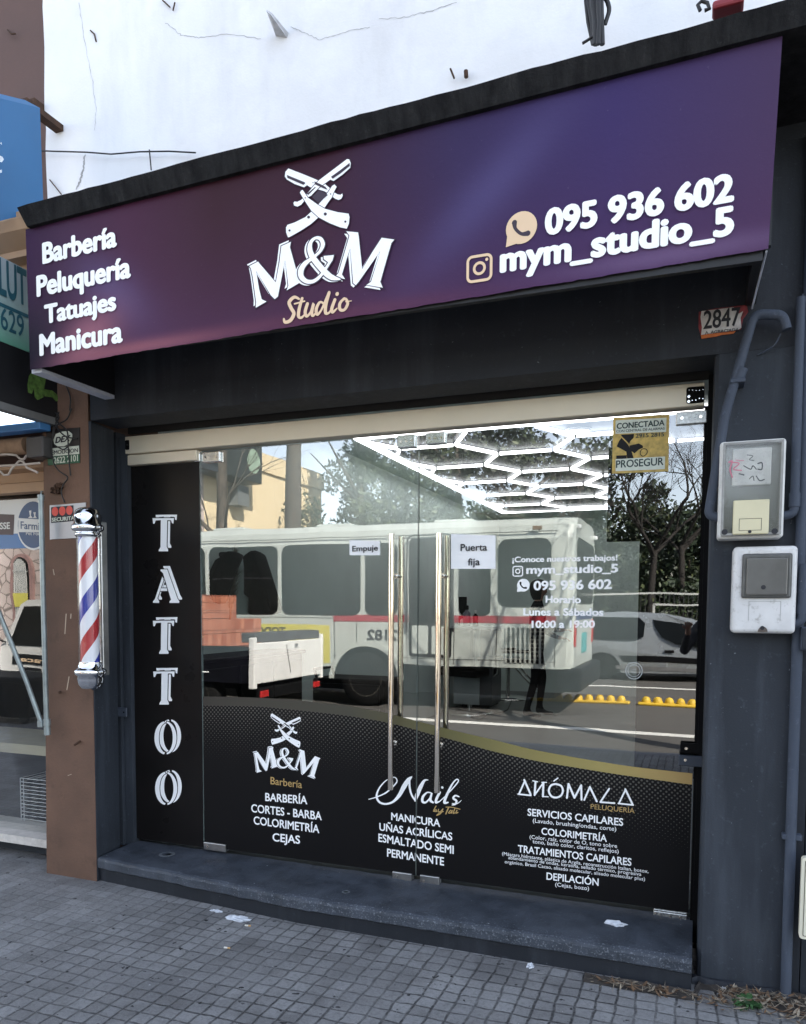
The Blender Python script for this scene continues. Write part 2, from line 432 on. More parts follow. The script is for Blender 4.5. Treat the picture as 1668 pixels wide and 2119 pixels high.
random.seed(5)
xs = [-2.947 + i*(2.965/70) for i in range(71)]
def fy(x):
    t = (x + 2.947)/2.965
    return -.30 - .105*min(1, t/.42)
prof = []
for x in xs:
    y = fy(x) + random.uniform(-.004, .004)
    zt = -.020 - .010*max(0, (x + 2.0)/2)*0 + random.uniform(-.0015, .0015)
    prof.append([(x, .02, zt + .004), (x, y + .018, zt), (x, y + .004, zt - .006 + random.uniform(-.002, .002)), (x, y, zt - .018), (x, y + .002, zt - .055), (x, y + .012, zt - .062)])
v = [p for r in prof for p in r]; k = 6
mb.add(v, [(i*k + j, i*k + j + 1, (i + 1)*k + j + 1, (i + 1)*k + j) for i in range(70) for j in range(k - 1)], 0, False)
mb.add([prof[0][j] for j in range(k)] + [(xs[0], .02, -.09)], [tuple(range(k + 1))])
mb.add([prof[-1][j] for j in range(k)] + [(xs[-1], .02, -.09)], [tuple(range(k + 1))])
part(mb, 'tread', m_step, stp)
mb = MB()
v = [(x, fy(x) + .016, -.081) for x in xs] + [(x, fy(x) + .022, GZ - .03) for x in xs]
mb.add(v, [(i, i + 1, 72 + i, 71 + i) for i in range(70)]); mb.add([(xs[0], fy(xs[0]) + .016, -.081), (xs[0], .02, -.081), (xs[0], .02, GZ - .03), (xs[0], fy(xs[0]) + .02, GZ - .03)], [(0, 1, 2, 3)])
part(mb, 'riser', m_riser, stp)
mb = MB()
for u, v_, r in [(716, 1846, .02), (345, 1768, .045)]:
    c = PZ(u, v_, -.0185); mb.lathe([(r*.55, .001), (r*.7, .0035), (r, .001)], (c.x, c.y, -.0185), 18)
part(mb, 'floor_socket', mat('rubbed_metal_ring', (.20, .22, .24), .5, .4), stp)

# ------------------------------------------------------------------ head beam (door closers' rail)
rail = empty('header_beam', (-1.46, -.02, 2.15), 'long beige aluminium beam with black end plates above the glass doors', 'beam')
mb = MB(); mb.rbox(-2.935, .004, -.045, .03, 2.149, 2.242, .004, 2); part(mb, 'beam', m_alu, rail)
mb = MB(); mb.rbox(-2.934, -2.482, -.030, .02, 2.090, 2.145, .003, 1); part(mb, 'lower_beam', m_alu, rail)
mb = MB(); mb.rbox(-.066, .003, -.0485, -.0452, 2.160, 2.226, .008, 2, only='y'); o1 = part(mb, 'end_plate', m_black, rail)
mb = MB()
random.seed(8)
for i in range(5):
    for z in (2.174, 2.212): mb.lathe([(.0022, 0), (.0022, .0012)], (-.056 + i*.0135, -.0498, z + random.uniform(-.003, .003)), 8, axis='y')
for z in (2.188, 2.168): mb.lathe([(.0055, 0), (.0055, .0012)], (-.056, -.0500, z), 10, axis='y')
mb.build('screw', m_chrome, o1)
mb = MB(); mb.rbox(-2.93, -2.905, -.0485, -.0452, 2.170, 2.222, .005, 2, only='y'); o2 = part(mb, 'end_plate', m_black, rail)
mb = MB(); mb.lathe([(.005, 0), (.005, .0012)], (-2.917, -.0500, 2.196), 10, axis='y'); mb.build('screw', m_chrome, o2)
mb = MB(); mb.box(-.32, -.004, .0, .01, 2.2425, 2.268); part(mb, 'transom_glass', mat('grey_glazing', (.28, .32, .34), .12, 0, .05), rail)
# ================================================================== GLASS DOORS, FILM AND LETTERING
m_glass = glass('door_glass', .20, (.90, .95, .94, 1), wave=.05)
m_clear = NT('clear_inner'); 
_t = m_clear.new('ShaderNodeBsdfTransparent'); _t.inputs[0].default_value = (.97, .99, .985, 1); m_clear.l.new(_t.outputs[0], m_clear.out.inputs[0]); m_clear = m_clear.m
m_edge = mat('glass_edge', (.35, .42, .40), .2)
m_wletter = mat('white_vinyl', (.97, .97, .97), .45, 0, .02)
m_gold = mat('gold_vinyl', (.56, .38, .15), .4, .2, .05)
m_film = mat('black_gloss_film', (.0095, .0085, .0085), .30, 0, .15, 3, spec=.16)
def dots_mat():
    t = NT('black_halftone_film'); t.b.inputs['Specular IOR Level'].default_value = .14
    uv = t.new('ShaderNodeUVMap'); s = t.xyz(uv.outputs[0])   # u = metres along, v = metres below the gold band
    p = .0162
    a = t.math('DIVIDE', t.math('ADD', s[0], s[1]), p*1.414); b = t.math('DIVIDE', t.math('SUBTRACT', s[0], s[1]), p*1.414)
    fa = t.math('SUBTRACT', t.math('FRACT', t.math('ADD', a, 200)), .5); fb = t.math('SUBTRACT', t.math('FRACT', t.math('ADD', b, 200)), .5)
    d = t.math('SQRT', t.math('ADD', t.math('MULTIPLY', fa, fa), t.math('MULTIPLY', fb, fb)))
    rad = t.math('MULTIPLY_ADD', t.step(s[1], 0, .36), -.33, .31)
    k = t.step(t.math('SUBTRACT', rad, d), -.03, .04)
    k = t.math('MULTIPLY', k, t.math('MULTIPLY_ADD', t.noise(2.5, 3), .8, .3))
    t.color(t.mix(k, (.0095, .009, .0095, 1), (.155, .147, .128, 1)))
    t.b.inputs['Roughness'].default_value = .3; return t.m
m_dots = dots_mat()
def band_mat():
    t = NT('gold_gradient_band'); x = t.xyz()[0]
    t.color(t.ramp(t.step(x, -2.48, 0), [(0, (.040, .037, .031, 1)), (.35, (.055, .052, .038, 1)), (.6, (.15, .135, .05, 1)), (.85, (.36, .29, .10, 1)), (1, (.48, .32, .12, 1))]))
    t.b.inputs['Roughness'].default_value = .35; return t.m
m_band = band_mat()
XL, XM0, XM1, XR = -2.479, -1.2515, -1.2465, .004
def pane(x0, x1, z0, z1, name, root):
    mb = MB()
    mb.add([(x0, 0, z0), (x1, 0, z0), (x1, 0, z1), (x0, 0, z1)], [(0, 1, 2, 3)], 0)
    mb.add([(x0, .01, z0), (x1, .01, z0), (x1, .01, z1), (x0, .01, z1)], [(0, 3, 2, 1)], 1)
    o = len(mb.v)
    for a, b in (((x0, z0), (x0, z1)), ((x1, z0), (x1, z1)), ((x0, z1), (x1, z1))):
        mb.add([(a[0], 0, a[1]), (b[0], 0, b[1]), (b[0], .01, b[1]), (a[0], .01, a[1])], [(0, 1, 2, 3)], 2)
    return part(mb, name, [m_glass, m_clear, m_edge], root)
side = empty('fixed_glass_panel', (-2.71, 0, 0), 'narrow fixed panel with black film reading TATTOO downwards', 'glass panel')
ldoor = empty('glass_door', (-1.87, 0, 0), 'left glass door leaf with the barber list and the paper reading Empuje', 'door', 'pair of glass doors')
rdoor = empty('glass_door', (-.62, 0, 0), 'right glass door leaf with yellow alarm sticker and opening hours', 'door', 'pair of glass doors')
pane(-2.934, -2.484, .002, 2.088, 'pane', side)
pane(XL, XM0, .008, 2.137, 'pane', ldoor)
pane(XM1, XR, .008, 2.137, 'pane', rdoor)
mb = MB(); mb.box(-2.933, -2.485, -.0016, -.0004, .004, 2.087); part(mb, 'black_film', m_film, side)
# gold band and halftone film, one piece per leaf
btop = [(419.5, 1441), (535, 1443.5), (610, 1448), (715, 1460), (800, 1475), (862, 1492), (910, 1504), (957, 1516), (1036, 1534), (1091, 1549), (1193, 1568), (1303, 1586), (1437, 1601)]
bbot = [(419.5, 1460), (535, 1461.5), (640, 1472), (720, 1481), (800, 1494), (862, 1510), (893, 1520), (957, 1536), (1000, 1550), (1110, 1575), (1276, 1602), (1436, 1624.5)]
def curve_fn(pts):
    q = [(P(u, v, 0).x, P(u, v, 0).z) for u, v in pts]
    def f(x):
        if x <= q[0][0]: return q[0][1]
        for (xa_, za_), (xb_, zb_) in zip(q, q[1:]):
            if x <= xb_:
                t = (x - xa_)/(xb_ - xa_); return za_ + (zb_ - za_)*t
        return q[-1][1]
    return lambda x: sum(f(x + d) for d in (-.06, -.03, 0, .03, .06))/5
zt_, zb_ = curve_fn(btop), curve_fn(bbot)
for root, xa_, xb_ in ((ldoor, XL + .001, XM0 - .001), (rdoor, XM1 + .001, XR - .004)):
    n = 40; xs = [xa_ + (xb_ - xa_)*i/n for i in range(n + 1)]
    mb = MB(); mb.add([(x, -.0014, zt_(x)) for x in xs] + [(x, -.0014, zb_(x)) for x in xs], [(i, n + 1 + i, n + 2 + i, i + 1) for i in range(n)])
    part(mb, 'gold_band', m_band, root)
    mb = MB(); mb.add([(x, -.0014, zb_(x)) for x in xs] + [(x, -.0014, .010) for x in xs], [(i, n + 1 + i, n + 2 + i, i + 1) for i in range(n)])
    uvf = lambda p: (p[0], zb_(p[0]) - p[2])
    part(mb, 'halftone_film', m_dots, root, uv=uvf)
    # opaque back of the film, seen from the salon
    mb = MB(); mb.add([(x, -.0007, zt_(x)) for x in xs] + [(x, -.0007, .010) for x in xs], [(i, i + 1, n + 2 + i, n + 1 + i) for i in range(n)])
    part(mb, 'film_backing', m_black, root)
# lettering: a builder in the photo's measure, cut at the gap between the leaves
def leaf_split(mb, name, m):
    """one mesh of lettering laid across both leaves -> one part on each leaf"""
    for root, keep in ((ldoor, -1), (rdoor, 1)):
        o = mb.build(name, m); me = o.data
        bm = bmesh.new(); bm.from_mesh(me)
        bmesh.ops.bisect_plane(bm, geom=bm.verts[:] + bm.edges[:] + bm.faces[:], plane_co=((XM0 - .0005) if keep < 0 else (XM1 + .0005), 0, 0), plane_no=(1, 0, 0), clear_outer=keep < 0, clear_inner=keep > 0)
        if not bm.faces:
            bm.free(); bpy.data.objects.remove(o); continue
        bm.to_mesh(me); bm.free(); o.parent = root; o.location = -Vector(root.location)
YL = -.0030
def zoompx(zx, zy, s, ox, oy): return (ox + zx/s, oy + zy/s)
def spath(mb, pts, w, s=1., ox=0, oy=0, Y=YL, mi=0, depth=.0004):
    """a brush stroke given in an enlarged view (scale s, corner ox, oy) laid on the plane Y"""
    v, f = stroke2(pts, w)
    mb.add([P(ox + x/s, oy + y/s, Y) + Vector((0, -depth*z, 0)) for x, y, z in v], f, mi)
def ppoly(mb, pts, s=1., ox=0, oy=0, Y=YL, mi=0):
    mb.add([P(ox + x/s, oy + y/s, Y) for x, y in pts], [tuple(range(len(pts)))], mi)
# --- TATTOO
mb = MB(); mbk = MB()
S8 = (2.79, 250, 1000)
Tm = [(183, 202), (307, 201), (304, 233), (296, 231), (290, 214), (268, 213), (265, 366), (274, 384), (273, 393), (219, 393), (219, 385), (229, 368), (231, 213), (202, 215), (194, 234), (186, 233)]
Aleg = [(230, 497), (244, 497), (268, 497), (327, 664), (338, 682), (337, 691), (281, 691), (281, 682), (290, 672), (244, 520), (229, 505)]
Aleft = [(240, 538), (247, 561), (212, 664), (222, 682), (221, 691), (186, 690), (186, 682), (197, 668)]
Abar = [(233, 606), (266, 606), (269, 622), (228, 622)]
def shifted(poly, dx, dy): return [(x + dx, y + dy) for x, y in poly]
def grow(poly, r):     # outline moved outwards by r (screen order)
    n = len(poly); ar = sum(poly[i][0]*poly[(i + 1) % n][1] - poly[(i + 1) % n][0]*poly[i][1] for i in range(n)); sg = 1 if ar > 0 else -1
    out = []
    for i in range(n):
        a, b, c = poly[i - 1], poly[i], poly[(i + 1) % n]
        d1 = (b[0] - a[0], b[1] - a[1]); d2 = (c[0] - b[0], c[1] - b[1])
        l1 = math.hypot(*d1) or 1; l2 = math.hypot(*d2) or 1
        n1 = (d1[1]/l1*sg, -d1[0]/l1*sg); n2 = (d2[1]/l2*sg, -d2[0]/l2*sg)
        m_ = (n1[0] + n2[0], n1[1] + n2[1]); L = max(.5, (m_[0]**2 + m_[1]**2)/2)
        out.append((b[0] + m_[0]*r/L, b[1] + m_[1]*r/L))
    return out
def shadowed(mbw, mbd, polys, sh, gap, s, ox, oy, Y, f=lambda p: p):
    """inline lettering: a raised white face, a dark gap round it, a white drop letter behind"""
    for i, p in enumerate(polys):
        p = [f(q) for q in p]
        ppoly(mbw, shifted(p, *sh), s, ox, oy, Y + .0006 - i*.00006)
        ppoly(mbd, grow(p, gap), s, ox, oy, Y + .0003 - i*.00006)
        ppoly(mbw, p, s, ox, oy, Y - i*.00006)
for dx, dy in ((0, 0), (2, 592), (4, 885)):
    shadowed(mb, mbk, [shifted(Tm, dx, dy)], (18, -20), 5, *S8, YL)
shadowed(mb, mbk, [Aleg, Aleft, Abar], (16, -19), 4, *S8, YL)
def ring(cx, cy, side):
    ro, ri = [], []
    for i in range(25):
        a = R(97 + 166*i/24) if side < 0 else R(-83 + 166*i/24)
        rx, ry, ix, iy, ox_ = (64, 96, 40, 86, 2)
        ro.append((cx + rx*math.cos(a), cy + ry*math.sin(a))); ri.append((cx + ox_ + ix*math.cos(a), cy + iy*math.sin(a)))
    return ro + ri[::-1]
for cx, cy in ((258, 1470), (262, 1762)):
    shadowed(mb, mbk, [ring(cx, cy, -1), ring(cx, cy, 1)], (26, -11), 4, *S8, YL)
part(mbk, 'letter_shadow', m_film, side)
part(mb, 'lettering', m_wletter, side)
# --- the crossed razors and M&M, drawn once in the big sign's enlarged view (scale 3.626, corner 440,300)
RZ_W = [[(572, 180), (690, 226), (780, 263), (842, 292), (880, 325), (908, 355), (940, 374), (962, 378), (976, 368), (980, 384), (968, 408), (948, 416), (925, 408), (903, 392), (880, 372), (840, 350), (790, 335), (735, 320), (712, 305), (690, 321), (620, 297), (560, 262), (545, 240), (550, 205)],
        [(1012, 110), (1028, 112), (1040, 140), (1036, 175), (980, 225), (912, 274), (886, 264), (850, 290), (800, 325), (770, 355), (742, 385), (708, 400), (690, 425), (668, 452), (640, 466), (616, 458), (610, 440), (618, 428), (640, 430), (668, 416), (690, 392), (720, 362), (760, 312), (800, 270), (850, 232), (930, 172)],
        [(918, 300), (934, 318), (912, 360), (900, 395), (860, 450), (800, 545), (740, 598), (660, 650), (582, 694), (570, 697), (556, 660), (555, 622), (566, 603), (620, 585), (700, 545), (760, 490), (830, 415), (872, 355), (900, 312)],
        [(680, 342), (696, 365), (720, 400), (790, 450), (850, 484), (940, 508), (1024, 520), (1031, 545), (1026, 595), (1010, 632), (960, 622), (880, 590), (800, 548), (745, 498), (700, 430), (675, 390), (660, 362), (668, 346)]]
RZ_D = [[(562, 230), (694, 284), (700, 292), (686, 304), (566, 252)], [(768, 278), (812, 298), (850, 318), (868, 342), (832, 328), (772, 300)],
        [(1032, 140), (1034, 162), (962, 220), (906, 258), (892, 244), (960, 195)], [(712, 372), (770, 322), (780, 322), (722, 380)],
        [(772, 408), (800, 345), (812, 350), (870, 380), (800, 440)], [(800, 345), (840, 362), (868, 378), (796, 440), (750, 395)]]
RZ_DOT = [(850, 523, 12), (725, 546, 11), (582, 646, 8), (1000, 580, 8), (700, 402, 5), (890, 373, 5), (758, 288, 4)]
M1 = [(279, 912), (345, 878), (362, 900), (478, 1034), (506, 880), (520, 762), (592, 730), (584, 770), (645, 990), (668, 1030), (560, 1094), (572, 1058), (548, 868), (494, 1140), (470, 1160), (440, 1130), (332, 950), (352, 1080), (372, 1160), (408, 1178), (328, 1224), (330, 1180), (306, 1000), (292, 930)]
M2 = [(1008, 652), (1095, 660), (1100, 690), (1126, 935), (1200, 810), (1272, 700), (1366, 714), (1345, 740), (1310, 860), (1262, 1030), (1280, 1074), (1158, 1054), (1192, 1030), (1262, 800), (1100, 1030), (1078, 1056), (1058, 1040), (1036, 780), (1006, 870), (974, 975), (998, 1010), (922, 994), (948, 965), (1000, 790), (1030, 685)]
AMP = ([(905, 842), (885, 880), (858, 925), (815, 985), (765, 1025), (712, 1028), (672, 995), (668, 945), (700, 893), (765, 845), (812, 800), (832, 748), (812, 708), (775, 704), (742, 735), (734, 785), (752, 840), (800, 905), (860, 970), (905, 1000), (962, 1012)],
       [16, 18, 20, 22, 26, 32, 40, 42, 34, 20, 22, 32, 30, 20, 26, 38, 44, 46, 46, 40, 10])
AMPSERIF = [(838, 838), (915, 830), (905, 870), (882, 905), (866, 880), (840, 862)]
def logo(mbw, mbd, tf, Y, fine=True):
    """tf maps enlarged-view points to world x,z ; built on plane Y towards the street"""
    def put(mb, pts, y): mb.add([(tf(p)[0], y, tf(p)[1]) for p in pts], [tuple(range(len(pts)))])
    for i, p in enumerate(RZ_W):
        put(mbd, grow(p, 5), Y + .0006 - i*.00025); put(mbw, p, Y + .0005 - i*.00025)
    for i, p in enumerate(RZ_D): put(mbd, p, Y - .0007 - i*.00005)
    for x, y, r in RZ_DOT: put(mbd, [(x + r*math.cos(a*math.pi/6), y + r*math.sin(a*math.pi/6)) for a in range(12)], Y - .0011)
    def stack(polyl, shs, gap, lift):
        for sh in shs: put(mbw, shifted(polyl, *sh), Y + .0004 - lift)
        put(mbd, grow(polyl, gap), Y + .0002 - lift); put(mbw, polyl, Y - lift)
    stack(M1, [(-17, -12)], 7, 0)
    stack(M2, [(-17, 17)], 7, .0003)
    def amp(mb, dx, dy, dw, y):
        v, f = stroke2([(a + dx, b + dy) for a, b in AMP[0]], [w + dw for w in AMP[1]])
        mb.add([(tf((a, b))[0], y - .0003*z, tf((a, b))[1]) for a, b, z in v], f)
        put(mb, shifted(grow(AMPSERIF, dw/2), dx, dy), y - .0004)
    amp(mbw, -20, 10, 4, Y + .0000); amp(mbd, 0, 0, 16, Y - .0006); amp(mbw, 0, 0, 0, Y - .0012)
YS = -.790
def tf_sign(p):
    q = P(440 + p[0]/3.626, 300 + p[1]/3.626, YS); return (q.x, q.z)
_c = [tf_sign(p) for p in ((255, 1225), (1366, 715), (790, 110), (790, 1235))]
LX0, LX1 = _c[0][0], _c[1][0]; LZ0 = _c[0][1]
_k = (P(664, 1590, 0).x - P(522, 1565, 0).x)/(LX1 - LX0)
_cx = (P(664, 1590, 0).x + P(522, 1565, 0).x)/2; _zb = P(534, 1598, 0).z
def tf_door(p):
    q = tf_sign(p); return (_cx + (q[0] - (LX0 + LX1)/2)*_k, _zb + (q[1] - LZ0)*_k*1.0)
mbw, mbd = MB(), MB(); logo(mbw, mbd, tf_door, YL)
part(mbd, 'logo_shadow', m_film, ldoor); part(mbw, 'logo', m_wletter, ldoor)
# --- lists on the film
mb = MB()
for body, a, b, cap in (('BARBERÍA', (549, 1657), (636, 1664), 16), ('CORTES - BARBA', (520, 1680), (666, 1697), 16), ('COLORIMETRÍA', (525, 1705), (661, 1724), 16), ('CEJAS', (564, 1740), (621, 1746), 16)):
    text_px(mb, body, a, b, cap, YL, .022)
part(mb, 'lettering', m_wletter, ldoor)
mb = MB(); text_px(mb, 'Barbería', (560, 1622.5), (625, 1631), 15, YL, .006); part(mb, 'lettering', m_gold, ldoor)
mb = MB()
for body, a, b, cap in (('MANICURA', (809.5, 1696.5), (911, 1711), 15), ('UÑAS ACRÍLICAS', (785, 1718), (936, 1739), 15), ('ESMALTADO SEMI', (783, 1741), (939, 1767), 16), ('PERMANENTE', (801, 1772), (919, 1791), 16)):
    text_px(mb, body, a, b, cap, YL, .022)
z2 = (4.633, 720, 1450)
for pts, w in (([(200, 945), (270, 925), (360, 885), (430, 825), (470, 775), (455, 737), (415, 735)], [6, 10, 14, 14, 12, 10, 8]),
               ([(420, 738), (360, 770), (300, 840), (275, 915), (300, 970), (360, 990), (430, 970), (490, 910), (540, 820), (580, 760), (612, 730)], [8, 10, 14, 20, 20, 18, 20, 34, 46, 40, 12]),
               ([(590, 760), (592, 830), (610, 900), (645, 955), (660, 940)], [18, 20, 18, 14, 8]), ([(645, 958), (665, 900), (700, 820), (735, 765), (770, 760)], [20, 40, 38, 22, 6]),
               ([(800, 885), (760, 880), (720, 920), (715, 965), (745, 975), (785, 935), (805, 885), (790, 950), (815, 975)], [10, 14, 24, 24, 18, 14, 14, 26, 20]),
               ([(880, 880), (850, 940), (845, 975), (880, 965)], [24, 26, 24, 10]), ([(880, 965), (960, 890), (1040, 800), (1060, 765), (1040, 755), (1000, 800), (950, 900), (925, 975), (960, 975)], [10, 10, 12, 12, 12, 16, 26, 26, 14]),
               ([(1065, 920), (1030, 910), (1010, 935), (1040, 960), (1030, 990), (1000, 1000)], [12, 18, 20, 22, 20, 10]), ([(1000, 985), (1050, 985), (1088, 955)], [8, 10, 5])):
    spath(mb, pts, w, *z2)
c = P(720 + 905/4.633, 1450 + 832/4.633, YL); mb.add([c + Vector((.0065*math.cos(a*.6283), 0, .0065*math.sin(a*.6283))) for a in range(10)], [tuple(range(10))])
leaf_split(mb, 'lettering', m_wletter)
mb = MB()
for pts, w in (([(845, 1010), (820, 1060), (845, 1045), (850, 1062), (825, 1060)], 9), ([(870, 1040), (865, 1065), (890, 1060), (912, 1035), (890, 1080), (850, 1100), (880, 1075), (915, 1062)], 8), ([(940, 1020), (1000, 1022), (1075, 1040)], 8), ([(965, 1025), (945, 1070), (940, 1085)], 12), ([(985, 1050), (965, 1075), (985, 1075), (1000, 1050), (995, 1078)], 9), ([(1025, 1035), (1010, 1078), (1025, 1075)], 10), ([(1045, 1050), (1035, 1078), (1055, 1070)], 10)):
    spath(mb, pts, w, *z2)
part(mb, 'lettering', m_gold, rdoor)
# --- ANOMALA and its price list
mb = MB(); z3 = (3.626, 1000, 1550)
for pts, w in (([(268, 338), (312, 240)], 13), ([(308, 232), (356, 340)], 15), ([(262, 338), (358, 348)], 12), ([(372, 238), (408, 246)], 9), ([(392, 245), (386, 345)], 15), ([(386, 345), (450, 255)], 12), ([(452, 252), (448, 355)], 15), ([(440, 250), (475, 250)], 8), ([(445, 356), (488, 358)], 8),
               ([(545, 262), (510, 272), (492, 312), (510, 352), (545, 364), (582, 350), (598, 314), (584, 276), (545, 262)], 15), ([(530, 240), (560, 218)], 10),
               ([(628, 366), (640, 262)], 15), ([(640, 262), (685, 365)], 16), ([(685, 365), (735, 272)], 15), ([(735, 272), (738, 380)], 15), ([(758, 382), (800, 284)], 14), ([(800, 284), (852, 392)], 15), ([(945, 298), (880, 396)], 14), ([(878, 398), (985, 406)], 13), ([(1018, 408), (1068, 305)], 13), ([(1066, 302), (1122, 418)], 15), ([(1014, 408), (1126, 420)], 12)):
    v, f = stroke2(pts, w); i0 = len(mb.v)
    mb.add([P(1000 + x/3.626, 1550 + y/3.626, YL) + Vector((0, -.0006*z - .00001*(i0 % 40), 0)) for x, y, z in v], f)
def l3(zx, zy): return (1000 + zx/3.626, 1550 + zy/3.626)
for body, a, b, cap, bo in (('SERVICIOS CAPILARES', (332, 498), (1050, 576), 52, .022), ('(Lavado, brushing/ondas, corte)', (372, 550), (998, 615), 30, .004), ('COLORIMETRÍA', (436, 640), (928, 696), 50, .022),
                        ('(Color, raíz, color de O, tono sobre', (348, 672), (1004, 742), 28, .003), ('tono, baño color, claritos, reflejos)', (370, 706), (1016, 782), 28, .003), ('TRATAMIENTOS CAPILARES', (260, 772), (1112, 876), 52, .022),
                        ('(Máscara hidratante, plástica de Argila, reconstrucción Italian, botox,', (142, 795), (1240, 930), 24, .002), ('ablandamiento de ondas, keratina, sellado térmico, progresiva', (188, 825), (1186, 952), 24, .002), ('orgánico, Brasil Cacao, alisado molecular, alisado molecular plus)', (162, 856), (1214, 988), 24, .002),
                        ('DEPILACIÓN', (474, 978), (866, 1026), 52, .022), ('(Cejas, bozo)', (540, 1028), (794, 1060), 28, .004)):
    text_px(mb, body, l3(*a), l3(*b), cap/3.626, YL, bo)
part(mb, 'lettering', m_wletter, rdoor)
mb = MB(); text_px(mb, 'PELUQUERÍA', l3(806, 448), l3(1136, 482), 36/3.626, YL, .002); part(mb, 'lettering', m_gold, rdoor)
# --- contact details and hours in white on the clear glass
def whatsapp(mb, mi_bg, mi_fg, cx, cz, r, y, up=(0, 1)):
    n = 28; pts = [(cx + r*math.cos(2*math.pi*i/n), cz + r*math.sin(2*math.pi*i/n)) for i in range(n)]
    pts = [p for p in pts if not (p[0] < cx - r*.55 and p[1] < cz - r*.55)]
    k = min(range(len(pts)), key=lambda i: abs(math.atan2(pts[i][1] - cz, pts[i][0] - cx) + R(120)))
    pts.insert(k, (cx - r*.98, cz - r*1.08)) if False else None
    mb.flat([(cx + r*math.cos(2*math.pi*i/n), cz + r*math.sin(2*math.pi*i/n)) for i in range(n)], y, mi_bg)
    mb.flat([(cx - r*.99, cz - r*1.05), (cx - r*.25, cz - r*.93), (cx - r*.9, cz - r*.3)], y + .00008, mi_bg)
    v, f = stroke2([(cx - r*.45, cz + r*.38), (cx - r*.38, cz), (cx, cz - r*.38), (cx + r*.42, cz - r*.42)], [r*.34, r*.2, r*.2, r*.34])
    mb.add([(a, y - .0003 - .0002*z, b) for a, b, z in v], f, mi_fg)
def insta(mb, cx, cz, r, y, w, mi=0):
    def rr(k, n=6):
        q = []
        for sx, sz, a0 in ((1, 1, 0), (-1, 1, 90), (-1, -1, 180), (1, -1, 270)):
            for i in range(n + 1):
                a = R(a0 + 90*i/n); c_ = r*.55; rad = (r - c_)*1.0 - (r - k)
                q.append((cx + sx*c_ + rad*math.cos(a), cz + sz*c_ + rad*math.sin(a)))
        return q
    o, i_ = rr(r), rr(r - w); n = len(o)
    mb.add([(a, y, b) for a, b in o + i_], [(j, (j + 1) % n, n + (j + 1) % n, n + j) for j in range(n)], mi)
    m_ = 24
    o = [(cx + r*.5*math.cos(2*math.pi*j/m_), cz + r*.5*math.sin(2*math.pi*j/m_)) for j in range(m_)]; i_ = [(cx + (r*.5 - w)*math.cos(2*math.pi*j/m_), cz + (r*.5 - w)*math.sin(2*math.pi*j/m_)) for j in range(m_)]
    mb.add([(a, y, b) for a, b in o + i_], [(j, (j + 1) % m_, m_ + (j + 1) % m_, m_ + j) for j in range(m_)], mi)
    mb.flat([(cx + r*.56 + w*.6*math.cos(j*.7854), cz + r*.56 + w*.6*math.sin(j*.7854)) for j in range(8)], y - .0001, mi)
mb = MB()
for body, a, b, cap, bo in (('¡Conoce nuestros trabajos!', (1060, 1163.5), (1278, 1159.5), 11, .034), ('mym_studio_5', (1089, 1187), (1279, 1184), 16, .036), ('095 936 602', (1104, 1221), (1266, 1218), 18, .036), ('Horario', (1129, 1247), (1202, 1248), 14, .036), ('Lunes a Sábados', (1083, 1273), (1249, 1274), 14, .036), ('10:00 a 19:00', (1100, 1299), (1231, 1298.5), 14, .036)):
    text_px(mb, body, a, b, cap, YL, bo)
c = P(1071.5, 1182, YL); insta(mb, c.x, c.z, .0245, YL, .005)
c = P(1083, 1211, YL); whatsapp(mb, 0, 1, c.x, c.z, .029, YL)
part(mb, 'lettering', [m_wletter, m_film], rdoor)
# --- round emblem sticker low on the clear glass
mb = MB(); c = P(1312, 1388, YL); n = 32
for ra, rb in ((.036, .0325), (.026, .0235)):
    mb.add([(c.x + r*math.cos(2*math.pi*i/n), YL, c.z + r*1.05*math.sin(2*math.pi*i/n)) for r in (ra, rb) for i in range(n)], [(i, (i + 1) % n, n + (i + 1) % n, n + i) for i in range(n)])
text_px(mb, 'CC', (1307, 1393), (1317, 1393), 8, YL, .02)
part(mb, 'emblem', mat('grey_vinyl', (.45, .47, .46), .5), rdoor)
# --- papers taped to the glass
m_paper = mat('printed_paper', (.93, .93, .94), .8, 0, .03, 5)
m_ink = mat('black_ink', (.02, .02, .025), .7)
def paper(u0, v0, u1, v1, lines, label, fold=None):
    a, b, c, d = P(u0, v0, -.004), P(u1, v0 + (1 if fold is None else 3), -.004), P(u1, v1, -.004), P(u0, v1, -.004)
    mb = MB(); n = 8; g = []
    for j in range(n + 1):
        for i in range(n + 1):
            p = (a*(1 - i/n) + b*(i/n))*(1 - j/n) + (d*(1 - i/n) + c*(i/n))*(j/n)
            yy = -.0035 - .004*(abs(i/n - .5)*2)**3 - (.0035*math.exp(-((j/n - .66)/.05)**2) if fold else 0)
            g.append((p.x, yy, p.z))
    mb.add(g, [(j*(n + 1) + i, j*(n + 1) + i + 1, (j + 1)*(n + 1) + i + 1, (j + 1)*(n + 1) + i) for j in range(n) for i in range(n)], 0, True)
    for body, p, q, cap in lines: text_px(mb, body, p, q, cap, -.0085, .014, mi=1)
    o = mb.build('paper_notice', [m_paper, m_ink]); return tag(o, label, 'notice', 'paper notices taped to the door glass')
paper(724, 1118, 787, 1149, [('Empuje', (729, 1141), (782, 1139), 11)], 'small white paper reading Empuje taped to the left door')
paper(934, 1105, 1026, 1177, [('Puerta', (953, 1140), (1008, 1139), 14), ('fija', (968, 1170), (993, 1169), 14)], 'larger white paper reading Puerta fija taped to the right door', True)
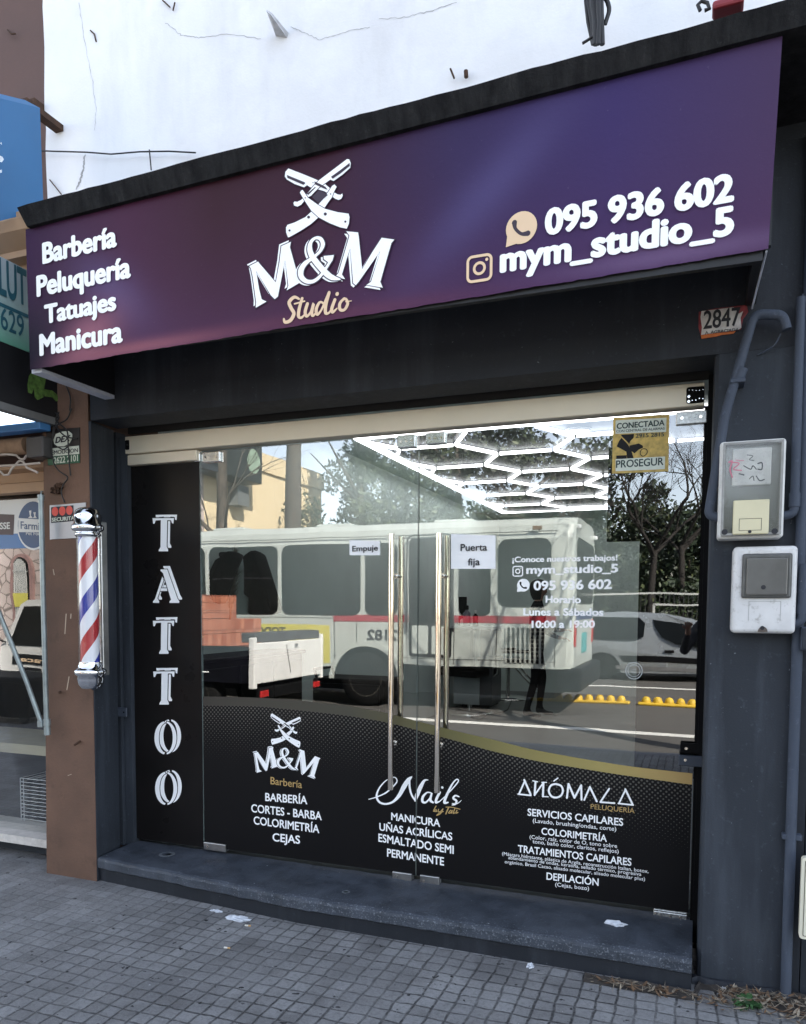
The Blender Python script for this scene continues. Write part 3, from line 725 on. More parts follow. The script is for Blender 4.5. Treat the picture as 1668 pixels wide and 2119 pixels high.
# --- alarm sticker
m_yel = mat('faded_yellow_sticker', (.62, .44, .12), .5, 0, .25, 40, dirt=.35)
m_pale = mat('sticker_white', (.72, .78, .70), .5, 0, .06, 30)
m_dkg = mat('dark_green_ink', (.02, .05, .05), .6)
st = empty('alarm_sticker', P(1327, 920, -.003), 'yellow bordered alarm company sticker high on the right door', 'sticker')
z5 = (5.56, 1180, 780)
def l5(x, y): return (1180 + x/5.56, 780 + y/5.56)
mb = MB(); ppoly(mb, [(497, 468), (1140, 432), (1128, 1085), (480, 1112)], *z5, Y=-.0030); part(mb, 'sticker_sheet', m_yel, st)
mb = MB(); ppoly(mb, [(522, 500), (1108, 468), (1104, 632), (520, 655)], *z5, Y=-.0036); ppoly(mb, [(522, 945), (1092, 915), (1088, 1060), (522, 1085)], *z5, Y=-.0036); part(mb, 'white_panel', m_pale, st)
mb = MB()
for body, a, b, cap, bo in (('CONECTADA', (534, 598), (1086, 556), 62, .03), ('CON CENTRAL DE ALARMAS', (530, 640), (1086, 606), 28, .012), ('2915 2815', (752, 700), (1080, 682), 44, .02), ('PROSEGUR', (526, 1046), (1074, 1012), 82, .02)):
    text_px(mb, body, l5(*a), l5(*b), cap/5.56, -.0042, bo)
part(mb, 'lettering', m_dkg, st)
mb = MB()
ppoly(mb, [(580, 665), (735, 655), (730, 700), (690, 740), (680, 770), (600, 690)], *z5, Y=-.0038)
ppoly(mb, [(590, 700), (650, 760), (700, 830), (730, 935), (655, 938), (645, 860), (535, 800), (560, 740)], *z5, Y=-.0037)
ppoly(mb, [(680, 790), (790, 765), (835, 790), (838, 815), (790, 835), (740, 880), (700, 850)], *z5, Y=-.0039)
ppoly(mb, [(530, 905), (650, 900), (650, 940), (530, 945)], *z5, Y=-.0036)
for i in range(1): spath(mb, [(805, 860), (830, 830), (870, 830), (888, 860), (870, 895), (835, 912), (808, 890), (806, 860)], 9, *z5, Y=-.0040)
part(mb, 'picture', m_film, st)
# --- pull bars (outside and inside), patch fittings, floor hinges
def bar(root, u0, v0, u1, v1, Y=-.062):
    a, b = P(u0, v0, Y), P(u1, v1, Y); x = (a.x + b.x)/2
    mb = MB(); mb.tube([(x, Y, b.z), (x, Y, a.z)], .0135, 20); mb.tube([(x, -Y + .01, b.z), (x, -Y + .01, a.z)], .0135, 20)
    h = part(mb, 'pull_handle', m_bar, root)
    mb = MB()
    for f in (.18, .84): z = b.z + (a.z - b.z)*f; mb.tube([(x, Y + .008, z), (x, -Y + .002, z)], .0075, 12); mb.lathe([(.013, 0), (.013, .006)], (x, -.007, z), 16, axis='y')
    mb.build('stand_off', m_chrome, h)
m_bar = mat('champagne_steel', (.92, .82, .70), .09, 1., .03, 30)
bar(ldoor, 812, 1105, 806, 1634); bar(rdoor, 910, 1103, 903, 1640)
def patch(root, u0, v0, u1, v1, m, screws=2, label=None):
    a, b = P(u0, v0, -.012), P(u1, v1, -.012)
    mb = MB(); mb.rbox(a.x, b.x, -.014, -.0005, b.z, a.z, .004, 2); mb.rbox(a.x, b.x, .0105, .024, b.z, a.z, .004, 2)
    o = part(mb, 'patch_fitting', m, root)
    mb = MB()
    for i in range(screws): mb.lathe([(.006, 0), (.005, .002)], (a.x + (b.x - a.x)*(.2 + .6*i/max(1, screws - 1)), -.0162, (a.z + b.z)/2), 10, axis='y')
    mb.build('screw', m_bar, o)
patch(side, 401, 938, 414, 955, m_chrome, 1); patch(ldoor, 418.5, 936, 455, 955, m_chrome)
patch(ldoor, 822, 901, 859, 925, m_chrome, 3); patch(rdoor, 881, 896, 921, 917, m_chrome, 3)
m_wornsteel = mat('worn_patch_steel', (.62, .62, .60), .3, .9, .3, 60, .2, 90, dirt=.6)
patch(rdoor, 1399, 853, 1463, 875, m_wornsteel, 2)
patch(ldoor, 421, 1742, 467, 1764, m_steel, 1)
m_acr = glass('clear_plastic_corner', .06, (.75, .78, .78, 1)); 
patch(ldoor, 812, 1803, 852, 1826, m_steel, 1); patch(rdoor, 869, 1810, 909, 1840, m_steel, 1)
patch(rdoor, 1352, 1884, 1422, 1908, m_wornsteel, 3)
for u0, v0, u1, v1 in ((838, 925, 846, 960), (868, 925, 884, 962)):
    a, b = P(u0, v0, .03), P(u1, v1, .03)
# lever stops on the jambs
m_brk = mat('painted_bracket', (.045, .055, .075), .5, .2)
hb = empty('shutter_bracket', P(250, 1473, -.06), 'small painted steel bracket with a hole on the left jamb', 'bracket', 'steel brackets on the door jambs')
mb = MB(); a, b = P(238, 1463, -.075), P(263, 1484, -.075); mb.rbox(a.x, b.x, -.08, -.07, b.z, a.z, .003, 1); part(mb, 'plate', m_brk, hb)
mb = MB(); c = P(256, 1474, -.0815); mb.lathe([(.005, 0), (.005, .001)], (c.x, -.0815, c.z), 10, axis='y'); part(mb, 'hole', m_black, hb)
hb = empty('shutter_bracket', P(1430, 1575, -.06), 'double painted steel bracket with screws on the right jamb', 'bracket', 'steel brackets on the door jambs')
mb = MB(); a, b = P(1405, 1562, -.06), P(1457, 1588, -.06); mb.rbox(a.x, b.x, -.065, -.05, b.z, a.z, .003, 1); part(mb, 'plate', m_brk, hb)
mb = MB(); a, b = P(1408, 1537, -.03), P(1446, 1561, -.03); mb.rbox(a.x, b.x, -.035, -.02, b.z, a.z, .003, 1); part(mb, 'backing_plate', m_black, hb)
mb = MB()
for u, v, Y in ((1420, 1549, -.0355), (1418, 1573, -.0655)): c = P(u, v, Y); mb.lathe([(.006, -.001), (.005, .001)], (c.x, Y, c.z), 10, axis='y')
part(mb, 'screw', m_chrome, hb)
# ================================================================== THE PROJECTING SIGN
def sign_mat():
    t = NT('printed_sign_banner'); p = t.xyz()
    x = t.step(p[0], -2.83, .19); z = t.step(p[2], 2.38, 3.06)
    c = t.ramp(x, [(0, srgb(56, 32, 62)), (.18, srgb(68, 33, 58)), (.33, srgb(54, 26, 36)), (.50, srgb(57, 31, 46)), (.66, srgb(53, 42, 78)), (.84, srgb(58, 46, 92)), (1, srgb(68, 51, 82))])
    # printed light streaks, the way the artwork was drawn
    def streak(x0, z0, ang, wid, length):
        dx = t.math('SUBTRACT', p[0], x0); dz = t.math('SUBTRACT', p[2], z0); ca, sa = math.cos(R(ang)), math.sin(R(ang))
        a = t.math('ADD', t.math('MULTIPLY', dx, ca), t.math('MULTIPLY', dz, sa)); b = t.math('SUBTRACT', t.math('MULTIPLY', dz, ca), t.math('MULTIPLY', dx, sa))
        return t.math('MULTIPLY', t.math('EXPONENT', t.math('MULTIPLY', t.math('MULTIPLY', a, a), -1/length**2)), t.math('EXPONENT', t.math('MULTIPLY', t.math('MULTIPLY', b, b), -1/wid**2)))
    low = t.math('SUBTRACT', 1.0, z)
    c = t.mix(t.math('MULTIPLY', t.math('MULTIPLY', low, low), .75), c, srgb(77, 45, 77))
    c = t.mix(t.math('MULTIPLY', streak(-.72, 2.76, 42, .085, .34), .42), c, srgb(90, 83, 131))
    c = t.mix(t.math('MULTIPLY', streak(-2.36, 2.66, -38, .10, .22), .55), c, srgb(93, 81, 123))
    c = t.mix(t.math('MULTIPLY', streak(-2.50, 2.47, 25, .10, .17), .95), c, srgb(148, 95, 111))
    c = t.mix(t.math('MULTIPLY', streak(-2.25, 2.405, 1, .028, .45), .8), c, srgb(141, 85, 96))
    c = t.mix(t.math('MULTIPLY', streak(-2.83, 2.44, 70, .17, .26), .95), c, srgb(31, 28, 41))
    c = t.mix(t.math('MULTIPLY', streak(-1.25, 2.42, 0, .03, .5), .5), c, srgb(99, 54, 72))
    c = t.mix(t.math('MULTIPLY', streak(-.1, 2.455, 1, .035, .35), .6), c, srgb(113, 91, 126))
    n = t.noise(60, 6, .7); c = t.mix(t.math('MULTIPLY', t.step(n, .66, .76), .25), c, srgb(120, 111, 127))
    t.color(c); t.b.inputs['Roughness'].default_value = .42; t.b.inputs['Specular IOR Level'].default_value = .12
    t.bump(t.math('ADD', t.noise(2.2, 3), t.math('MULTIPLY', n, .1)), .28, .03); return t.m
sign = empty('shop_sign', (-1.32, YS, 2.4), 'long purple projecting sign with crossed razors and phone number over the shop', 'sign')
m_sign = sign_mat()
nx, nz = 120, 14; random.seed(21)
c00, c10, c01, c11 = P(62, 765, YS), P(1590, 515, YS), P(53, 475, YS), P(1620, 65, YS)
g = []
for j in range(nz + 1):
    for i in range(nx + 1):
        a, b = i/nx, j/nz
        p = (c00*(1 - a) + c10*a)*(1 - b) + (c01*(1 - a) + c11*a)*b
        y = YS + .0012*math.sin(a*23 + b*3)*(1 - b) + .0006*math.sin(a*57)
        z = p.z + (random.uniform(-.0016, .0016) if j == 0 else (random.uniform(-.0006, .0006) if j == nz else 0))
        if j <= 1: y += random.uniform(-.0012, .0012)
        g.append((p.x, y, z))
k = nx + 1
mb = MB(); mb.add(g, [(j*k + i, j*k + i + 1, (j + 1)*k + i + 1, (j + 1)*k + i) for j in range(nz) for i in range(nx)], 0, True)
part(mb, 'banner', m_sign, sign)
YT = YS - .0042
mbw, mbd, mbg = MB(), MB(), MB()
for body, a, b, cap, bo in (('Barbería', (88, 545), (242, 508), 40, .048), ('Peluquería', (76, 613), (271, 572), 40, .048), ('Tatuajes', (92, 669), (241, 640), 36, .048), ('Manicura', (82, 735), (254, 706), 41, .048), ('095 936 602', (1127, 486), (1519, 414), 50, .050), ('mym_studio_5', (1034, 563), (1519, 483), 50, .050)):
    text_px(mbw, body, a, b, cap, YT, bo)
logo(mbw, mbd, tf_sign, YT)
z4 = (3.626, 440, 300)
for pts, w in (([(648, 1155), (612, 1142), (575, 1180), (590, 1225), (610, 1265), (585, 1315), (545, 1330), (535, 1305)], [16, 24, 26, 26, 26, 26, 24, 14]), ([(672, 1150), (650, 1230), (645, 1285), (668, 1295), (700, 1260)], [20, 24, 24, 18, 8]), ([(615, 1192), (690, 1172)], 12),
               ([(712, 1190), (695, 1250), (705, 1285), (735, 1255), (758, 1190), (745, 1250), (752, 1282), (785, 1250)], [22, 24, 22, 14, 22, 24, 20, 8]), ([(835, 1190), (805, 1180), (778, 1230), (785, 1272), (815, 1240), (850, 1165), (875, 1105)], [14, 18, 24, 22, 14, 20, 20]), ([(875, 1110), (850, 1200), (848, 1260), (872, 1260), (890, 1235)], [20, 24, 24, 16, 8]),
               ([(918, 1160), (895, 1225), (900, 1255), (935, 1225)], [22, 24, 22, 8]), ([(988, 1150), (955, 1190), (958, 1235), (990, 1235), (1014, 1190), (1000, 1155), (985, 1160)], [16, 22, 24, 20, 22, 18, 14]), ([(1000, 1175), (1042, 1170)], [10, 6])):
    spath(mbg, pts, w, *z4, Y=YT)
c = P(440 + 935/3.626, 300 + 1118/3.626, YT); mbg.flat([(c.x + .0075*math.cos(a*.6283), c.z + .0075*math.sin(a*.6283)) for a in range(10)], YT - .0001)
c = P(992, 555, YT); insta(mbg, c.x, c.z, .047, YT, .0095)
c = P(1079, 471, YT); whatsapp(mbg, 0, 1, c.x, c.z, .054, YT)
m_peach = mat('peach_vinyl', (.78, .56, .36), .45, 0, .02)
m_signdark = mat('aubergine_vinyl', (.032, .016, .034), .5)
part(mbd, 'logo_shadow', m_signdark, sign); part(mbw, 'lettering', m_wletter, sign); part(mbg, 'lettering', [m_peach, m_signdark], sign)
# frame: side boxes, tubes and the back
m_frame = mat('black_box_section', (.010, .010, .012), .5)
m_whitebar = mat('white_coated_tube', (.62, .64, .72), .4)
mb = MB()
mb.box(-2.815, -2.775, YS + .012, YF - .002, 2.385, 2.985); mb.box(.135, .170, YS + .012, YF - .002, 2.435, 3.055)
mb.box(-2.80, .16, YS + .012, YS + .035, 2.40, 2.43); mb.box(-2.80, .16, YS + .012, YS + .035, 2.95, 2.98)
mb.box(.172, .182, YS + .006, YS + .03, 2.44, 3.06)
part(mb, 'frame', m_frame, sign)
mb = MB(); mb.box(-2.835, -2.775, YS + .02, YF - .004, 2.366, 2.383); part(mb, 'white_bar', m_whitebar, sign)
mb = MB(); mb.tube([P(1586, 520, YS + .03), P(1556, 638, YF - .01)], .0035, 8); part(mb, 'stay_rod', m_whitebar, sign)
# ================================================================== PAVEMENT, ROAD, GROUND
def pave_mat():
    t = NT('worn_pavement_tiles'); p = t.xyz()
    c_ = .0695
    wob = t.math('MULTIPLY_ADD', t.noise(7, 4), .030, -.015)
    ux = t.math('DIVIDE', t.math('ADD', t.math('ADD', p[0], wob), 60.012), c_); uy = t.math('DIVIDE', t.math('ADD', t.math('ADD', p[1], wob), 60.03), c_)
    def joint(u, w):
        f = t.math('FRACT', u); d = t.math('MINIMUM', f, t.math('SUBTRACT', 1.0, f)); return t.math('SUBTRACT', 1.0, t.step(d, w*.35, w))
    wear = t.noise(1.5, 5, .6)
    jw = t.step(wear, .36, .56)
    x_left = t.step(p[0], -3.1, -1.4)
    vis = t.math('MULTIPLY', t.math('MULTIPLY_ADD', jw, .6, .4), t.math('MULTIPLY_ADD', x_left, .6, .4))
    jx, jy = joint(ux, .085), joint(uy, .085)
    big = t.math('MAXIMUM', joint(t.math('DIVIDE', ux, 3), .024), joint(t.math('DIVIDE', uy, 3), .024))
    grit = t.step(t.noise(48, 5, .7), .30, .62)
    j = t.math('MULTIPLY', t.math('MULTIPLY', t.math('MAXIMUM', t.math('MAXIMUM', jx, t.math('MULTIPLY', jy, .75)), big), vis), t.math('MULTIPLY_ADD', grit, .75, .25))
    cb = t.new('ShaderNodeCombineXYZ'); t.l.new(t.math('FLOOR', ux), cb.inputs[0]); t.l.new(t.math('FLOOR', uy), cb.inputs[1])
    wn_ = t.new('ShaderNodeTexWhiteNoise', noise_dimensions='2D'); t.l.new(cb.outputs[0], wn_.inputs[0])
    cb2 = t.new('ShaderNodeCombineXYZ'); t.l.new(t.math('FLOOR', t.math('DIVIDE', ux, 3)), cb2.inputs[0]); t.l.new(t.math('FLOOR', t.math('DIVIDE', uy, 3)), cb2.inputs[1])
    wn2 = t.new('ShaderNodeTexWhiteNoise', noise_dimensions='2D'); t.l.new(cb2.outputs[0], wn2.inputs[0])
    n = t.noise(5, 7, .65); f = t.noise(160, 4, .6)
    c = t.ramp(n, [(.28, (.135, .134, .134, 1)), (.5, (.222, .220, .220, 1)), (.74, (.32, .318, .316, 1))])
    c = t.mix(t.math('MULTIPLY', wn_.outputs[0], .42), c, (.36, .365, .37, 1))
    c = t.mix(t.math('MULTIPLY', wn2.outputs[0], .42), c, (.085, .083, .085, 1))
    c = t.mix(t.math('MULTIPLY', t.step(f, .5, .75), .35), c, (.36, .35, .345, 1))
    c = t.mix(t.math('MULTIPLY', t.step(t.noise(90, 6, .75), .47, .70), .55), c, (.070, .068, .068, 1))
    c = t.mix(t.math('MULTIPLY', j, .92), c, (.022, .022, .024, 1))
    c = t.mix(t.step(t.noise(30, 3, .45), .70, .72), c, (.022, .022, .024, 1))      # old chewing gum
    c = t.mix(t.step(t.noise(61, 2, .4), .765, .78), c, (.42, .43, .44, 1))
    c = t.mix(t.math('MULTIPLY', t.step(t.noise(1.9, 6, .65), .56, .72), .45), c, (.065, .062, .060, 1))
    t.color(c); t.b.inputs['Specular IOR Level'].default_value = .25; t.set(t.b.inputs['Roughness'], t.math('MULTIPLY_ADD', n, .3, .55))
    h = t.math('ADD', t.math('MULTIPLY', j, -1.0), t.math('ADD', t.math('MULTIPLY', f, .25), t.math('MULTIPLY', wn_.outputs[0], .25)))
    t.bump(h, .9, .010); return t.m
m_pave = pave_mat()
def asphalt():
    t = NT('asphalt'); n = t.noise(.7, 6, .6); f = t.noise(150, 3, .6)
    c = t.ramp(n, [(.3, (.058, .054, .049, 1)), (.7, (.088, .082, .074, 1))]); c = t.mix(t.math('MULTIPLY', t.step(f, .5, .7), .4), c, (.13, .125, .115, 1))
    t.color(c); t.b.inputs['Roughness'].default_value = .85; t.bump(f, .4, .006); return t.m
m_asph = asphalt()
m_kerb = mat('granite_kerb', (.22, .22, .23), .8, 0, .15, 20, .2)
m_roadwhite = mat('road_paint_white', (.72, .71, .66), .7, 0, .1, 12, dirt=.2)
RZ = -0.29
KY = -4.7
def struct(mb, name, m):
    o = mb.build(name, m); return tag(o, kind='structure')
mb = MB(); mb.box(-40, 30, KY, .02, GZ - .3, GZ); struct(mb, 'pavement', m_pave)
mb = MB(); mb.rbox(-40, 30, KY - .16, KY - .001, RZ - .2, GZ + .004, .02, 2); struct(mb, 'kerb', m_kerb)
mb = MB(); mb.add([(-600, KY - .16, RZ), (600, KY - .16, RZ), (600, -18.0, RZ), (-600, -18.0, RZ)], [(0, 1, 2, 3)]); struct(mb, 'road', m_asph)
m_earth = mat('park_earth', (.10, .085, .055), .95, 0, .3, 3, .3, 30)
mb = MB(); mb.add([(-900, -900, RZ - .02), (900, -900, RZ - .02), (900, 900, RZ - .02), (-900, 900, RZ - .02)], [(0, 1, 2, 3)]); struct(mb, 'ground', m_earth)
mb = MB(); mb.box(-40, 30, -20.4, -18.0, RZ - .1, RZ + .13); struct(mb, 'far_pavement', m_pave)
mb = MB()
for y, w in ((-7.05, .12), (-13.2, .11)): mb.add([(-60, y - w, RZ + .004), (60, y - w, RZ + .004), (60, y + w, RZ + .004), (-60, y + w, RZ + .004)], [(0, 1, 2, 3)])
struct(mb, 'road_marking', m_roadwhite)

# ------------------------------------------------------------------ litter on the pavement
random.seed(31)
def crumple(c, r, seed, flat_=.35):
    random.seed(seed); bm = bmesh.new(); bmesh.ops.create_icosphere(bm, subdivisions=3, radius=1)
    for v in bm.verts:
        k = 1 + random.uniform(-.38, .38) + .35*math.sin(v.co.x*5 + seed)*math.cos(v.co.y*4)
        v.co = Vector((v.co.x*k*r[0], v.co.y*k*r[1], max(v.co.z*k, -.25)*r[2]))
    bm.verts.index_update(); vv = [v.co + Vector(c) for v in bm.verts]; ff = [[v.index for v in f.verts] for f in bm.faces]; bm.free(); return vv, ff
m_tissue = mat('crumpled_tissue', (.62, .65, .70), .8, 0, .12, 60)
for (u, v, r, sd, lb, zz) in ((490, 1902, (.055, .022, .010), 3, 'flattened crumpled white tissue on the tiles below the doorstep', GZ), (448, 1886, (.030, .010, .006), 4, 'thin pale paper scrap against the step riser on the tiles', GZ), (1277, 1915, (.040, .018, .012), 5, 'torn white paper scrap lying on the right of the doorstep', -.02), (1096, 2001, (.012, .014, .012), 9, 'tiny bluish paper ball on the tiles near the weed', GZ), (1553, 2074, (.014, .010, .016), 12, 'small white and pink wrapper beside the weed at the pillar foot', GZ), (1498, 2048, (.010, .008, .008), 13, 'small white scrap in the leaf litter left of the wrapper', GZ)):
    c = PZ(u, v, zz); vv, ff = crumple((c.x, c.y, zz + r[2]*.25), r, sd)
    mb = MB(); mb.add(vv, ff); tag(mb.build('paper_scrap', m_tissue), lb, 'litter')
m_butt = mat('cigarette_paper', (.70, .68, .62), .8, 0, .05); m_filter = mat('cigarette_filter', (.55, .33, .14), .8, 0, .1)
for i, (u, v, a, lb) in enumerate(((512, 1917, .2, 'white cigarette end just below the flattened tissue'), (469, 1963, .1, 'white cigarette end farther out on the tiles below the tissue'))):
    c = PZ(u, v, GZ); d = Vector((math.cos(a), math.sin(a), 0))*.012
    mb = MB(); q = c + Vector((0, 0, .004)); mb.tube([q - d, q + d*.4], .0038, 8, 0); mb.tube([q + d*.4, q + d*1.3], .0039, 8, 1)
    tag(mb.build('cigarette_end', [m_butt, m_filter]), lb, 'litter')
# dry leaves and dirt gathered at the pillar's foot
m_leafdry = mat('dry_leaf', (.17, .10, .055), .85, 0, .5, 40); m_leafpale = mat('dry_straw', (.36, .30, .22), .85, 0, .3, 40); m_soil = mat('street_dust', (.05, .042, .036), .95, 0, .4, 20, .4, 40)
random.seed(77)
mb = MB()
def leaf(c, L, w, ang, tilt, mi):
    ax = Vector((math.cos(ang), math.sin(ang), 0)); ay = Vector((-math.sin(ang), math.cos(ang), 0)); n = Vector((0, 0, 1))
    curl = random.uniform(.1, .5)
    pts = []
    for t in (-1, -.4, .3, 1):
        ww = w*(1 - t*t*.92)
        for s_ in (-1, 1): pts.append(c + ax*(L*t) + ay*(ww*s_) + n*(tilt*L*t + curl*w + .002 + .3*L*t*t*curl))
    mb.add(pts, [(0, 1, 3, 2), (2, 3, 5, 4), (4, 5, 7, 6)], mi)
for i in range(620):
    if i < 430: x = random.uniform(.12, .62) ; y = -.34 - abs(random.gauss(0, .10))*(.5 + x*1.7)
    else: x = random.uniform(-.35, .2); y = -.42 - abs(random.gauss(0, .035))
    z = GZ + random.uniform(.0, .012 if x < .15 else .03)
    if random.random() < .55: leaf(Vector((x, y, z)), random.uniform(.008, .028), random.uniform(.002, .007), random.uniform(0, 6.28), random.uniform(-.4, .4), random.choice((0, 0, 1)))
    else: leaf(Vector((x, y, z)), random.uniform(.012, .045), .0013, random.uniform(0, 6.28), random.uniform(-.3, .3), 1)
v, f = [], []
for i in range(40):
    for j in range(10):
        x = -.38 + i*.027; r = (.035 + (.18*max(0, (x - .1)) if x > .1 else 0))
        v.append((x, -.30 - (.11 if x < .05 else 0) - j/9*r*1.8 - random.uniform(0, .008), GZ + .002 + (1 - j/9)**2*(.012 + .02*max(0, x))*random.uniform(.6, 1.2)))
mb.add(v, [(i*10 + j, i*10 + j + 1, i*10 + j + 11, i*10 + j + 10) for i in range(39) for j in range(9)], 2)
tag(mb.build('leaf_litter', [m_leafdry, m_leafpale, m_soil]), 'brown dry leaves and straw gathered at the foot of the right pillar', 'leaf litter', kind='stuff')
m_weed = mat('weed_green', (.035, .10, .028), .6, 0, .35, 40)
def weed(u, v, n, L, lb, sd):
    random.seed(sd); c = PZ(u, v, GZ); mb = MB()
    for i in range(n):
        a = random.uniform(0, 6.28); d = Vector((math.cos(a), math.sin(a), 0)); s_ = Vector((-d.y, d.x, 0)); l = L*random.uniform(.5, 1.2); w = l*random.uniform(.10, .2); e = random.uniform(.3, 1.1)
        q = [c + d*(l*t) + Vector((0, 0, .004 + e*l*(t - .75*t*t)*1.4)) for t in (0.05, .35, .7, 1)]
        ws = (w*.3, w, w*.8, w*.05); p = []
        for a_, b_ in zip(q, ws): p += [a_ + s_*b_, a_ - s_*b_]
        mb.add(p, [(0, 1, 3, 2), (2, 3, 5, 4), (4, 5, 7, 6)])
    tag(mb.build('weed', m_weed), lb, 'weed')
weed(1545, 2085, 40, .055, 'larger green weed tuft growing beside the wrapper at the pillar foot', 5); weed(1172, 1992, 20, .035, 'small green weed sprouting under the right end of the doorstep', 6)

# ================================================================== RIGHT PILLAR: plate, pipes, meters
m_pipe = paint_mat('grey_blue_pipe_paint', (.058, .070, .095))
def bent(pts, r=.05, n=7):
    """polyline with rounded elbows"""
    pts = [Vector(p) for p in pts]; out = [pts[0]]
    for a, b, c in zip(pts, pts[1:], pts[2:]):
        d1 = (a - b).normalized(); d2 = (c - b).normalized(); k = min(r, (a - b).length*.45, (c - b).length*.45)
        p, q = b + d1*k, b + d2*k
        for i in range(n + 1): t = i/n; out.append(p*(1 - t)**2 + b*2*t*(1 - t) + q*t*t)
    return out + [pts[-1]]
np_ = empty('house_number', P(1495, 665, YF), 'chipped enamel house number plate reading 2847 over the opening', 'house number')
m_enam = mat('chipped_enamel', (.62, .58, .55), .35, 0, .12, 30, dirt=.35); m_red = mat('red_enamel', (.22, .03, .035), .5, 0, .4, 60); m_orange = mat('orange_rust_edge', (.50, .13, .03), .7, 0, .2, 30)
mb = MB(); A = [P(1446, 648, YF - .004), P(1548, 629, YF - .004), P(1534, 692, YF - .004), P(1452, 700, YF - .004)]
def zsc(fx, fy): return 1380 + fx/5.576, 520 + fy/5.576
def zpoly(mb, pts, Y, mi=0):
    mb.add([P(*zsc(*p), Y) for p in pts], [tuple(range(len(pts)))], mi)
mb = MB(); q = [(368, 700), (560, 660), (920, 618), (940, 700), (880, 780), (858, 900), (400, 1012), (366, 880)]
mb.prism([(P(*zsc(*p), YF - .003).x, P(*zsc(*p), YF - .003).z) for p in q], YF - .0035, YF + .001); pl_ = part(mb, 'plate', m_red, np_)
mb = MB(); zpoly(mb, [(400, 690), (560, 672), (770, 645), (830, 720), (880, 690), (850, 770), (860, 880), (830, 905), (395, 965), (405, 880), (388, 760)], YF - .0040); part(mb, 'enamel_face', m_enam, np_)
mb = MB(); zpoly(mb, [(390, 968), (800, 918), (770, 950), (640, 965), (560, 985), (402, 1010)], YF - .0046); part(mb, 'rust_edge', m_orange, np_)
mb = MB()
A_, B_, C_ = zsc(420, 895), zsc(845, 850), 0
text_px(mb, '2847', A_, B_, 200/5.576, YF - .0050, .02); text_px(mb, 'A. AGRACIADA', zsc(440, 958), zsc(830, 918), 34/5.576, YF - .0052, .01)
part(mb, 'lettering', m_ink, np_)
pp = empty('conduit_pipe', P(1560, 860, -.36), 'bent painted conduit slanting from a swan neck down to the upper meter box', 'pipe')
mb = MB(); yy = -.365
path = bent([P(1628, 682, yy), P(1620, 652, yy), P(1560, 650, yy), P(1500, 860, yy), P(1466, 1068, yy), P(1500, 1072, yy)], .035)
mb.tube(path, .0175, 16); a = P(1526, 790, yy); b = P(1536, 762, yy); mb.tube([a, b], .0205, 16)
part(mb, 'pipe', m_pipe, pp)
mb = MB(); mb.tube(bent([P(1616, 690, yy + .02), P(1604, 715, yy + .03), P(1568, 735, YF - .004)], .05), .003, 8); part(mb, 'wire', m_pipe, pp)
mb = MB(); a, b = P(1510, 795, yy + .01), P(1542, 783, yy + .01); mb.rbox(a.x, b.x, yy - .022, YF, a.z - .004, a.z + .012, .003, 1); part(mb, 'clip', m_pipe, pp)
dp = empty('down_pipe', P(1640, 1500, -.36), 'tall vertical painted pipe with clips at the right edge of the pillar', 'pipe')
mb = MB()
xa_ = lambda v: 1668 - (v - 300)*.0275 + 6
mb.tube([Vector((.338, -.325, 3.0)), Vector((.344, -.325, 1.6)), Vector((.350, -.325, GZ))], .019, 16)
part(mb, 'pipe', m_pipe, dp)
mb = MB()
for z in (2.42, 1.72, 1.27, .46): mb.rbox(.318, .385, -.335, YF, z, z + .022, .003, 1)
part(mb, 'clip', m_pipe, dp)
p2 = empty('branch_pipe', P(1630, 1000, -.36), 'short elbow pipe entering the upper meter box from the right', 'pipe')
mb = MB(); mb.tube(bent([Vector((.312, -.36, 2.42)), Vector((.316, -.36, 1.66)), Vector((.262, -.36, 1.652))], .04), .0155, 14); part(mb, 'pipe', m_pipe, p2); mb = MB(); mb.tube([(.3155, -.36, 1.685), (.3155, -.36, 1.735)], .019, 14); part(mb, 'collar', m_pipe, p2)
p3 = empty('branch_pipe', P(1645, 1290, -.36), 'short elbow pipe entering the lower meter box from the right', 'pipe')
mb = MB(); mb.tube(bent([Vector((.352, -.37, 1.48)), Vector((.352, -.37, 1.268)), Vector((.30, -.36, 1.262))], .035), .0155, 14); part(mb, 'pipe', m_pipe, p3); mb = MB(); mb.tube([(.352, -.37, 1.30), (.352, -.37, 1.335)], .019, 14); part(mb, 'collar', m_pipe, p3)
# upper electricity meter: white tray, clear cover, dial plate and cream fuse door
m_boxw = mat('aged_white_plastic', (.70, .69, .66), .45, 0, .08, 12, dirt=.35); m_grey = mat('grey_meter_back', (.22, .218, .20), .35, 0, .1, 6); m_cream = mat('cream_fuse_door', (.66, .60, .40), .45, 0, .04, 10)
m_cover = glass('scratched_clear_cover', .07, (.86, .86, .84, 1), .12); m_label = mat('dial_label', (.72, .71, .69), .5, 0, .12, 30, dirt=.5); m_pink = mat('pink_marker', (.60, .18, .25), .6)
def zb2(x, y): return 1440 + x/4.238, 860 + y/4.238
m1_ = empty('electricity_meter', P(1555, 1010, YF), 'upper meter box with clear cover over a dial label and cream fuse door', 'meter box', 'meter boxes on the right pillar')
Yb = -.40
def rq(x0, y0, x1, y1, Y): a, b = P(*zb2(x0, y0), Y), P(*zb2(x1, y1), Y); return a.x, b.x, b.z, a.z
x0, x1, z0, z1 = rq(212, 230, 766, 1070, Yb)
mb = MB(); mb.rbox(x0, x1, Yb, YF - .002, z0, z1, .012, 3); part(mb, 'tray', m_boxw, m1_)
a0, a1, b0, b1 = rq(240, 255, 740, 1045, Yb - .004)
mb = MB(); mb.rbox(a0, a1, Yb - .003, Yb + .004, b0, b1, .006, 2); part(mb, 'backplate', m_grey, m1_)
